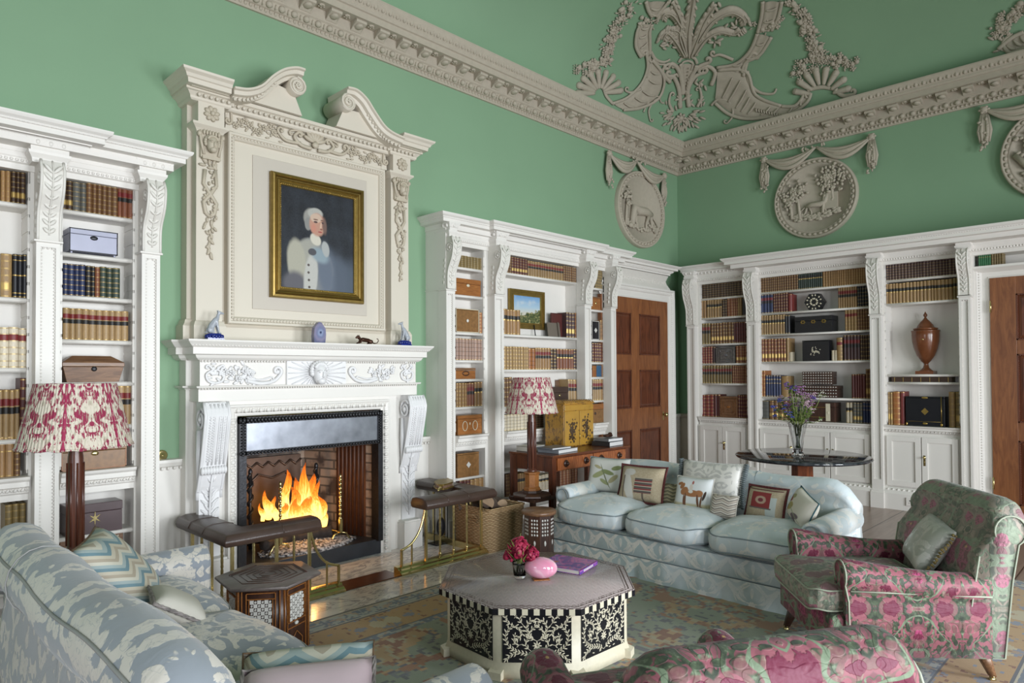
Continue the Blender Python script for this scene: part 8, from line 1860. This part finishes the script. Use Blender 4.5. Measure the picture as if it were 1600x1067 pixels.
m = MB(T(5.77, 4.24, DZ+0.08)); m.ell((0, 0, 0.018), (0.07, 0.04, 0.018), 12, 8); m.ell((0.05, 0.01, 0.03), (0.03, 0.02, 0.02), 8, 6); m.build('bronze_ornament', M['bronze'], label='small dark bronze shell ornament on the books at the right of the desk', cat='ornament')

# ================================================================== round marble table with flowers
def blackmarble():
    t = NT('black_fossil_marble'); n = t.noise(6, det=8, ro=0.7, dist=1.2); t.set(t.ramp(n, [(0.45, (0.012, 0.014, 0.018)), (0.6, (0.05, 0.055, 0.06)), (0.68, (0.22, 0.21, 0.19))]), 0.06); return t.m
RTc = (6.42, 2.49); rt = root('round_table', 'round black polished marble table on a dark pedestal behind the sofa', 'table', (*RTc, 0)); M['bmarb'] = blackmarble()
m = MB(T(*RTc, 0)); m.lathe([(0.0, 0.685), (0.56, 0.685), (0.585, 0.692), (0.595, 0.705), (0.585, 0.718), (0.57, 0.722), (0.0, 0.722)], seg=64); m.build('table_top', M['bmarb'], rt)
m = MB(T(*RTc, 0)); m.lathe([(0.0, 0.0), (0.30, 0.0), (0.30, 0.05), (0.24, 0.07), (0.12, 0.10), (0.105, 0.14), (0.10, 0.62), (0.16, 0.66), (0.17, 0.685)], seg=8, smooth=False); m.build('pedestal', M['mahog'], rt)
p = onz(1247, 712, 0.722); fv = root('flower_vase', 'cut glass vase of purple, pink and blue garden flowers on the round table', 'vase of flowers', (p.x, p.y, 0.723))
H_ = 0.30
m = MB(); m.lathe([(0.055, 0.0), (0.060, 0.01), (0.045, 0.03), (0.040, 0.06), (0.055, 0.15), (0.075, 0.26), (0.085, H_), (0.080, H_), (0.070, 0.26), (0.05, 0.15), (0.034, 0.06), (0, 0.05)], seg=12, smooth=False); m.build('glass_vase', M['glass'], fv, local=True)
random.seed(17); st = MB(); lv = MB(); tips = []
for k in range(44):
    a = random.uniform(0, 6.28); q = random.uniform(0.03, 0.23); h = random.uniform(0.42, 0.70)*(1-0.35*q/0.19*random.random()); d0_ = 0.03
    P = spline([(0.02*cos(a+2), 0.02*sin(a+2), 0.07), (0.035*cos(a), 0.035*sin(a), 0.28), (q*0.7*cos(a), q*0.7*sin(a), 0.28+(h-0.28)*0.5), (q*cos(a), q*sin(a), h)], 4); st.tube(P, 0.0026, 4); tips.append(P[-1])
    for j in range(7): b = random.choice(P[5:]); an = random.uniform(0, 6.28); blade(lv, b, (cos(an), sin(an), random.uniform(-0.2, 1.2)), random.uniform(0.03, 0.065), 0.020)
st.build('stems', M['leafl'], fv, local=True); lv.build('leaves', M['leafg'], fv, local=True)
FC = [plain('violet_petals', (0.16, 0.09, 0.38), 0.6, var=0.3), plain('mauve_petals', (0.40, 0.18, 0.40), 0.6, var=0.3), plain('pale_pink_petals', (0.62, 0.42, 0.50), 0.6, var=0.2), plain('blue_petals', (0.08, 0.10, 0.40), 0.6, var=0.3), plain('cream_petals', (0.62, 0.60, 0.48), 0.6, var=0.2)]
for k, tp in enumerate(tips):
    m = MB(); n_ = random.choice((3, 5, 7)); lat = tp[0]*RT.x+tp[1]*RT.y
    for j in range(n_):
        c_ = Vector(tp)+Vector((random.gauss(0, 0.014), random.gauss(0, 0.014), random.gauss(0, 0.014)))
        for i in range(5): a = i*1.257; m.ell(c_+Vector((0.010*cos(a), 0.010*sin(a), 0.003*sin(a*2))), (0.009, 0.006, 0.004), 5, 3, R=Matrix.Rotation(a, 3, 'Z'))
    col = FC[3] if lat < -0.10 else random.choice((FC[0], FC[1], FC[1], FC[2])) if lat < 0.08 else random.choice((FC[2], FC[4], FC[1])); m.build('flower_head', col, fv, local=True)
# wall socket
p = onx(1428, 785, W2-0.365); m = MB(T(W2-0.362, p.y, p.z) @ RZ(-pi/2)); m.box(-0.075, 0.075, -0.012, 0, -0.043, 0.043); so = m.build('wall_socket', M['white'], label='white double wall socket on the plinth of the end wall bookcase', cat='socket', bevel=0.004)
m = MB(T(W2-0.362, p.y, p.z) @ RZ(-pi/2))
for s_ in (-0.036, 0.036):
    m.box(s_-0.004, s_+0.004, -0.0135, -0.011, 0.008, 0.02); m.box(s_-0.013, s_-0.006, -0.0135, -0.011, -0.014, -0.009); m.box(s_+0.006, s_+0.013, -0.0135, -0.011, -0.014, -0.009)
m.build('pin_holes', M['black'], so)
# ================================================================== plaster ornament of the cove and the walls
def orn_cove(label, draw, name='plaster_ornament'):
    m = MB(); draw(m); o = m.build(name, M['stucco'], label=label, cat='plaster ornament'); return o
def cv(px, py, lift=0.02):
    p, n = oncove(px, py); return p+n*lift, n
def ctube(m, pts, r0, r1, n=8, lift=0.015, seg=7, flat=0.6, mid=None):
    P = spline(pts, n); Q = [cv(x, y, lift) for x, y in P]; N = len(Q)
    rs = [(r0+(r1-r0)*i/(N-1)) if mid is None else (r0+(mid-r0)*min(1, 2*i/(N-1)) if i < N/2 else mid+(r1-mid)*(2*i/(N-1)-1)) for i in range(N)]
    m.tube([q[0] for q in Q], rs, seg, flat=flat, nrm=tuple(Q[N//2][1]))
def cscroll(m, pts, r0, r1, R, turns=1.1, hand=1, **k):
    P = spline(pts, 6); tx, ty = P[-1][0]-P[-2][0], P[-1][1]-P[-2][1]; L = sqrt(tx*tx+ty*ty); tx /= L; ty /= L
    cx, cy = P[-1][0]-ty*R*hand, P[-1][1]+tx*R*hand; a0 = atan2(P[-1][1]-cy, P[-1][0]-cx); n = int(14*turns)
    for i in range(1, n+1): t_ = i/n; rr = R*(1-0.8*t_); a = a0+hand*2*pi*turns*t_; P.append((cx+rr*cos(a), cy+rr*sin(a)))
    Q = [cv(x, y, 0.02) for x, y in P]; N = len(Q); m.tube([q[0] for q in Q], [r0+(r1-r0)*i/(N-1) for i in range(N)], 7, flat=0.7, nrm=tuple(Q[N//2][1]))
def cell(m, px, py, a, b, h, ang=0.0, lift=0.01):
    """ellipsoid boss lying on the cove: half-sizes a,b in metres, ang in image terms"""
    p, n = cv(px, py, lift); q, _ = cv(px+cos(ang)*3, py+sin(ang)*3, lift); ex = (q-p); ex = (ex-n*ex.dot(n)).normalized(); ey = n.cross(ex)
    m.ell(p, (a, b, h), 8, 5, R=Matrix(((ex.x, ey.x, n.x), (ex.y, ey.y, n.y), (ex.z, ey.z, n.z))))
def band(m, left, right, ribs=0, h=0.035):
    """a broad rocaille strap between two pixel polylines"""
    A = spline(left, 6); B = spline(right, 6); N = len(A); sec = []
    for (x0, y0), (x1, y1) in zip(A, B):
        row = []
        for j in range(7):
            t_ = j/6; p, n = cv(x0+(x1-x0)*t_, y0+(y1-y0)*t_, 0.0); row.append(p+n*(h*(0.35+0.65*(2*t_-1)**2) if 0 < j < 6 else -0.01))
        sec.append(row)
    m.add([p for r in sec for p in r], [(i*7+j, i*7+j+1, (i+1)*7+j+1, (i+1)*7+j) for i in range(N-1) for j in range(6)], 0, True)
    for P in (left, right): ctube(m, P, 0.022, 0.022, 6, 0.025)
    for k in range(ribs):
        i = int((k+1)*N/(ribs+1)); (x0, y0), (x1, y1) = A[i], B[min(N-1, i+2)]; ctube(m, [(x0+(x1-x0)*0.22, y0+(y1-y0)*0.22), (x0+(x1-x0)*0.5, y0+(y1-y0)*0.5+2), (x0+(x1-x0)*0.78, y0+(y1-y0)*0.78)], 0.008, 0.008, 4, 0.035, mid=0.016)
def shell(m, cx, cy, r0, r1, a0, a1, n):
    for k in range(n):
        a = a0+(a1-a0)*k/(n-1); x0, y0 = cx+r0*cos(a), cy+r0*sin(a); x1, y1 = cx+r1*cos(a), cy+r1*sin(a); ctube(m, [(x0, y0), ((x0+x1)/2, (y0+y1)/2), (x1, y1)], 0.018, 0.040, 5, 0.02, mid=0.034, flat=0.8); cell(m, x1, y1, 0.043, 0.043, 0.04)
def blooms(m, pts, n, sp_, r):
    P = spline(pts, 12)
    for k in range(n):
        x, y = P[int(random.random()*(len(P)-1))]; x += random.gauss(0, sp_); y += random.gauss(0, sp_); rr = r*random.uniform(0.5, 1.1)
        if random.random() < 0.5: cell(m, x, y, rr, rr, rr*0.8, 0, 0.02)
        else:
            for j in range(5): a = j*1.257; cell(m, x+3.2*cos(a), y+3.2*sin(a), rr*0.6, rr*0.45, rr*0.5, a, 0.02)
            cell(m, x, y, rr*0.45, rr*0.45, rr*0.7, 0, 0.03)
    for k in range(n//2): x, y = random.choice(P); a = random.uniform(0, 6.28); q = random.uniform(5, 13); cell(m, x+q*cos(a)*1.2, y+q*sin(a), r*0.8, r*0.3, r*0.25, a, 0.02)
random.seed(44)
def corner(m):
    # central palmette plume
    for pts, w_ in (([(1075, 88), (1074, 50), (1078, 20), (1084, -12)], .05), ([(1071, 86), (1060, 55), (1062, 30), (1050, 0)], .045), ([(1078, 86), (1090, 55), (1100, 30), (1118, 4)], .05), ([(1068, 86), (1054, 62), (1040, 48), (1033, 60)], .04), ([(1064, 40), (1050, 20), (1036, 17), (1032, 28)], .045), ([(1084, 84), (1102, 58), (1125, 46), (1148, 50), (1158, 44)], .045), ([(1090, 62), (1112, 30), (1140, 15), (1160, 22), (1166, 34)], .055), ([(1072, 84), (1066, 60), (1058, 45), (1046, 42)], .04)):
        ctube(m, pts, w_*0.8, w_*0.6, 7, 0.02, mid=w_*1.5, flat=0.4); ctube(m, pts, 0.010, 0.006, 7, 0.055)
        for i, (x, y) in enumerate(spline(pts, 3)[3:]): [cell(m, x+6*q_, y+1, 0.050, 0.018, 0.024, 1.0*q_, 0.02) for q_ in (-1, 1)]
    for k in range(7): cell(m, 1062+k*4.5, 88-abs(k-3), 0.016, 0.016, 0.016)
    # shield below the plume and pendant drop
    ctube(m, [(1060, 96), (1064, 90), (1074, 87), (1085, 90), (1089, 98)], 0.02, 0.02, 6); ctube(m, [(1066, 104), (1066, 97), (1074, 94), (1082, 98), (1080, 108)], 0.016, 0.016, 6)
    band(m, [(1062, 98), (1065, 120), (1068, 145)], [(1088, 100), (1080, 122), (1072, 145)], 0, 0.03)
    for k in range(8): cell(m, 1075-0.5*k, 104+k*5.5, 0.010, 0.010, 0.014, 0, 0.04)
    for s_, pts in ((1, [(1066, 146), (1064, 125), (1058, 106), (1048, 98), (1044, 104)]), (-1, [(1072, 146), (1078, 122), (1090, 104), (1108, 96)]), (1, [(1062, 168), (1060, 140), (1052, 120), (1044, 118)]), (-1, [(1076, 166), (1074, 140), (1086, 118), (1102, 112)])): cscroll(m, pts, 0.034, 0.020, 5, 0.8, s_)
    for k in range(40): a = radians(-10+200*k/39); q = random.uniform(14, 32); cell(m, 1065+q*cos(a)*1.1, 176+q*sin(a)*0.95, 0.050, 0.016, 0.022, a+random.uniform(-.3, .3), 0.02)
    cell(m, 1063, 184, 0.045, 0.045, 0.04)
    for j in range(7): a = j*0.9; cell(m, 1063+6*cos(a), 184+6*sin(a), 0.026, 0.02, 0.022, a, 0.03)
    for x, y, s_ in ((1044, 160, 1), (1096, 152, -1)):
        cscroll(m, [(x+s_*6, y+14), (x, y), (x+s_*2, y-14)], 0.022, 0.010, 4, 0.8, s_); 
        for k in range(8): cell(m, x+random.gauss(0, 4), y+6+random.gauss(0, 8), 0.035, 0.013, 0.018, random.uniform(0, 3))
    for k in range(46): a = random.uniform(0, 6.28); x, y = random.choice(((1040, 66), (1120, 60), (1150, 34), (1050, 120), (1098, 126), (1060, 160), (1078, 158))); cell(m, x+random.gauss(0, 7), y+random.gauss(0, 6), 0.045, 0.016, 0.022, a, 0.015)
    # left cartouche: strap from the cornice up
    band(m, [(955, 162), (978, 152), (1000, 130), (1010, 104), (1008, 80)], [(972, 172), (1000, 168), (1028, 152), (1036, 120), (1018, 92)], 6, 0.045)
    band(m, [(1000, 88), (992, 70), (994, 48), (1000, 36)], [(1014, 84), (1014, 60), (1014, 48), (1018, 36)], 3, 0.05)
    cscroll(m, [(1008, 120), (1012, 96), (1014, 82), (1008, 78)], 0.022, 0.014, 4, 0.9, -1); cscroll(m, [(1000, 138), (985, 144), (977, 142)], 0.018, 0.010, 4, 0.8, 1)
    ctube(m, [(1016, 80), (1024, 92), (1036, 96), (1046, 92)], 0.02, 0.016, 6); ctube(m, [(1018, 86), (1028, 99), (1044, 99)], 0.014, 0.012, 6)
    cscroll(m, [(1046, 128), (1034, 112), (1040, 100), (1050, 98)], 0.026, 0.016, 4, 0.8, 1); cscroll(m, [(1030, 152), (1020, 158), (1012, 172), (1014, 188)], 0.018, 0.008, 3, 0.7, -1)
    ctube(m, [(1004, 175), (1012, 160), (1026, 150), (1032, 160)], 0.014, 0.010, 6)
    band(m, [(1008, 0), (1012, 14), (1018, 24)], [(1044, 0), (1034, 12), (1024, 24)], 2, 0.05); blooms(m, [(1000, 28), (1012, 34), (1026, 28), (1036, 16)], 16, 3, 0.028)
    # right cartouche
    band(m, [(1118, 160), (1140, 178), (1170, 186), (1210, 182)], [(1122, 108), (1166, 110), (1182, 148), (1222, 166)], 7, 0.05)
    band(m, [(1210, 182), (1240, 176), (1262, 160), (1268, 145)], [(1222, 166), (1242, 166), (1254, 154), (1258, 142)], 3, 0.04)
    band(m, [(1120, 104), (1150, 98), (1172, 78), (1184, 50)], [(1160, 112), (1166, 96), (1188, 84), (1206, 56)], 3, 0.05); band(m, [(1184, 50), (1190, 24), (1192, 0)], [(1206, 46), (1216, 26), (1222, 0)], 2, 0.05)
    cscroll(m, [(1162, 118), (1168, 95), (1176, 82), (1184, 84)], 0.026, 0.014, 4, 0.9, 1); ctube(m, [(1168, 110), (1172, 130), (1188, 144), (1208, 146), (1214, 138)], 0.026, 0.012, 7); cscroll(m, [(1112, 132), (1118, 112), (1106, 102), (1094, 106)], 0.03, 0.02, 5, 0.8, -1)
    cscroll(m, [(1112, 164), (1124, 154), (1142, 160), (1146, 180), (1138, 192)], 0.018, 0.008, 4, 0.8, 1); cscroll(m, [(1146, 92), (1126, 84), (1116, 86)], 0.022, 0.014, 5, 0.9, 1)
    for k in range(12): cell(m, 1184+k*4, 172+k*1.0, 0.030, 0.010, 0.03, 1.3, 0.03)
    blooms(m, [(1182, 36), (1196, 42), (1212, 36), (1222, 24)], 16, 3, 0.03)
    # shells and garlands
    shell(m, 935, 146, 8, 34, radians(180), radians(352), 9); ctube(m, [(920, 142), (928, 134), (940, 136), (946, 150), (956, 162)], 0.03, 0.02, 7)
    shell(m, 1285, 150, 18, 42, radians(190), radians(345), 8); ctube(m, [(1262, 140), (1285, 136), (1306, 140)], 0.03, 0.02, 7); cscroll(m, [(1306, 140), (1318, 150), (1334, 148)], 0.03, 0.014, 5, 0.8, -1)
    blooms(m, [(906, 108), (926, 104), (944, 92), (950, 70), (958, 48), (972, 22), (984, 4)], 120, 4.5, 0.030); blooms(m, [(1240, 116), (1262, 100), (1284, 92), (1310, 96), (1332, 96)], 70, 5, 0.030)
    blooms(m, [(1280, 84), (1270, 66), (1262, 44), (1252, 20), (1238, 4)], 80, 5, 0.034)
orn_cove('large rococo plaster ornament with shells and garlands over the room corner', corner)
def right_orn(m):
    band(m, [(1560, 78), (1580, 60), (1600, 50)], [(1578, 84), (1596, 78), (1612, 70)], 3, 0.04); cscroll(m, [(1600, 84), (1580, 84), (1568, 70), (1572, 60)], 0.026, 0.012, 5, 0.9, 1); blooms(m, [(1562, 50), (1572, 30), (1590, 20), (1605, 10)], 50, 6, 0.03)
    for k in range(18): cell(m, 1565+random.gauss(0, 9), 60+random.gauss(0, 14), 0.04, 0.014, 0.02, random.uniform(0, 3))
orn_cove('rococo plaster ornament cut off by the upper right edge of the picture', right_orn)

# ---- wall medallions with swags
def medallion(Mw, uc, zc, ru, rz, knots, label, scene):
    r_ = root('wall_medallion', label, 'medallion', tuple(Mw @ Vector((uc, 0.02, zc))))
    m = MB(Mw); N = 64
    prof = [(1.0, 0.0), (1.0, 0.05), (0.985, 0.065), (0.955, 0.065), (0.94, 0.052), (0.86, 0.04), (0.845, 0.05), (0.83, 0.03), (0.0, 0.03)]
    vs = [(uc+ru*a*cos(2*pi*k/N), d, zc+rz*a*sin(2*pi*k/N)) for a, d in prof for k in range(N)]
    m.add(vs, [(i*N+k, i*N+(k+1) % N, (i+1)*N+(k+1) % N, (i+1)*N+k) for i in range(len(prof)-1) for k in range(N)], 0, True)
    for k in range(44):
        a = 2*pi*k/44; m.ell((uc+ru*0.905*cos(a), 0.052, zc+rz*0.905*sin(a)), (0.020, 0.020, 0.026), 6, 4, R=Matrix.Rotation(-a, 3, 'Y'))
    m.build('roundel', M['stucco'], r_)
    m = MB(Mw); scene(m, uc, zc, ru*0.8, rz*0.8); m.build('relief', M['stucco'], r_)
    m = MB(Mw); random.seed(int(uc*10)); (ka, za), (kb, zb), (kc, z3) = knots
    for (x0, z0), (x1, z1), sag in (((ka, za), (kb, zb), 0.13), ((kb, zb), (kc, z3), 0.13)):
        for j in range(4):
            P = [(x0+(x1-x0)*t_, 0.05+0.02*sin(pi*t_)+0.012*(j % 2), z0+(z1-z0)*t_-sin(pi*t_)*(sag+(j-1.5)*0.035)) for t_ in [i/12 for i in range(13)]]; m.tube(P, [0.010+0.018*sin(pi*i/12) for i in range(13)], 6)
    for j in range(10): m.ell((kb+random.uniform(-0.2, 0.2), 0.06, zb+random.uniform(-0.03, 0.03)), (0.03, 0.014, 0.014), 6, 4, R=Matrix.Rotation(random.uniform(0, 3), 3, 'Y'))
    m.build('swag', M['stucco'], r_)
    for k_, z_ in ((ka, za), (kc, z3)):
        m = MB(Mw); m.ell((k_, 0.06, z_), (0.04, 0.035, 0.04), 8, 6)
        for j in range(6): m.ell((k_+0.035*cos(j*1.05), 0.065, z_+0.03*sin(j*1.05)), (0.02, 0.02, 0.014), 6, 4)
        for j in range(5): m.tube([(k_+(j-2)*0.012, 0.05, z_-0.02), (k_+(j-2)*0.026, 0.055+0.01*(j % 2), z_-0.22), (k_+(j-2)*0.020, 0.05, z_-0.34-0.06*(1-abs(j-2)/2))], [0.012, 0.02, 0.008], 6)
        for j in range(14): m.ell((k_+random.gauss(0, 0.03), 0.07, z_-0.1-j*0.024), (0.022, 0.012, 0.014), 6, 4, R=Matrix.Rotation(random.uniform(0, 3), 3, 'Y'))
        m.build('drapery_tail', M['stucco'], r_)
def dogrel(m, x, z, s, f=1, hd=1):
    t = lambda a: x+f*a*s
    m.tube([(t(-0.28), 0.05, z+0.10*s), (t(-0.1), 0.055, z+0.14*s), (t(0.15), 0.055, z+0.12*s), (t(0.26), 0.055, z+0.17*s), (t(0.32), 0.055, z+0.30*s*hd)], [0.055*s/.5*.5, 0.075*s, 0.085*s, 0.06*s, 0.05*s], 8)
    m.ell((t(0.36), 0.06, z+0.33*s*hd), (0.07*s, 0.03, 0.045*s), 8, 5)
    for a, b in ((-0.26, -0.42), (-0.2, -0.12), (0.18, 0.30), (0.22, 0.10)): m.tube([(t(a), 0.05, z+0.08*s), (t((a+b)/2+0.03), 0.05, z-0.07*s), (t(b), 0.05, z-0.2*s)], [0.045*s, 0.025*s, 0.018*s], 6)
    m.tube([(t(-0.3), 0.05, z+0.1*s), (t(-0.42), 0.05, z+0.02*s), (t(-0.5), 0.05, z-0.08*s)], [0.022*s, 0.016*s, 0.01*s], 6)
def tree(m, x, z, h, n, sp_, lean=0.0, fl=True):
    m.tube([(x, 0.045, z), (x+lean*h*0.5, 0.05, z+h*0.5), (x+lean*h*1.3, 0.05, z+h)], [0.022, 0.016, 0.008], 7)
    for k in range(n): m.ell((x+lean*h+random.gauss(0, sp_), 0.05+random.uniform(0, 0.02), z+h*0.85+random.gauss(0, sp_*1.1)), (0.026, 0.014, 0.016), 6, 4, R=Matrix.Rotation(random.uniform(0, 3), 3, 'Y'))
def ground(m, uc, zc, ru, n=60):
    for k in range(n): q = random.uniform(-1, 1); m.ell((uc+ru*0.75*q, 0.045, zc-ru*0.62*(1-0.25*abs(q))+random.gauss(0, 0.02)), (0.035, 0.018, 0.018), 6, 4)
def sceneA(m, uc, zc, ru, rz): random.seed(1); dogrel(m, uc+0.0, zc-0.12, 0.75, -1, -0.5); tree(m, uc-0.36, zc-0.25, 0.42, 30, 0.05, 0.05); ground(m, uc, zc, ru, 50)
def sceneB(m, uc, zc, ru, rz):
    random.seed(2); dogrel(m, uc+0.02, zc-0.14, 0.42, 1, 1.3); tree(m, uc-0.17, zc-0.24, 0.42, 60, 0.055, -0.1); tree(m, uc-0.27, zc-0.22, 0.30, 40, 0.05, -0.1); tree(m, uc+0.22, zc-0.05, 0.28, 110, 0.075, -0.1)
    m.box(uc+0.10, uc+0.27, 0.03, 0.06, zc-0.16, zc+0.03); m.tube([(uc+0.10, 0.055, zc-0.2), (uc+0.12, 0.055, zc+0.02)], 0.02, 6); ground(m, uc, zc, ru, 70)
def sceneC(m, uc, zc, ru, rz): random.seed(3); tree(m, uc-0.24, zc-0.2, 0.36, 60, 0.06, 0.05); m.tube([(uc-0.36, 0.05, zc+0.02), (uc-0.26, 0.06, zc-0.12), (uc-0.16, 0.06, zc-0.18), (uc-0.24, 0.05, zc-0.28)], [0.03, 0.03, 0.03, 0.02], 7); dogrel(m, uc+0.1, zc-0.1, 0.6); ground(m, uc, zc, ru, 60)
def ku(side, px, py): return (ony(px, py, W1-0.05).x, ony(px, py, W1-0.05).z) if side == 'L' else (W1-onx(px, py, W2-0.05).y, onx(px, py, W2-0.05).z)
medallion(ML, 7.525, 3.635, 0.545, 0.50, (ku('L', 951, 240), ku('L', 994, 252), ku('L', 1037, 275)), 'round plaster medallion with a grazing animal, on the fireplace wall near the corner', sceneA)
medallion(MR, W1-3.09, 3.615, 0.495, 0.49, (ku('R', 1194, 250), ku('R', 1275, 230), ku('R', 1362, 214)), 'round plaster medallion with a hound and trees, above the end wall bookcase', sceneB)
k3 = ku('R', 1538, 172); medallion(MR, W1-1.234+0.49, 3.66, 0.49, 0.49, (k3, (k3[0]+0.62, 4.24), (k3[0]+1.26, 4.21)), 'round plaster medallion partly cut off by the right edge of the picture', sceneC)
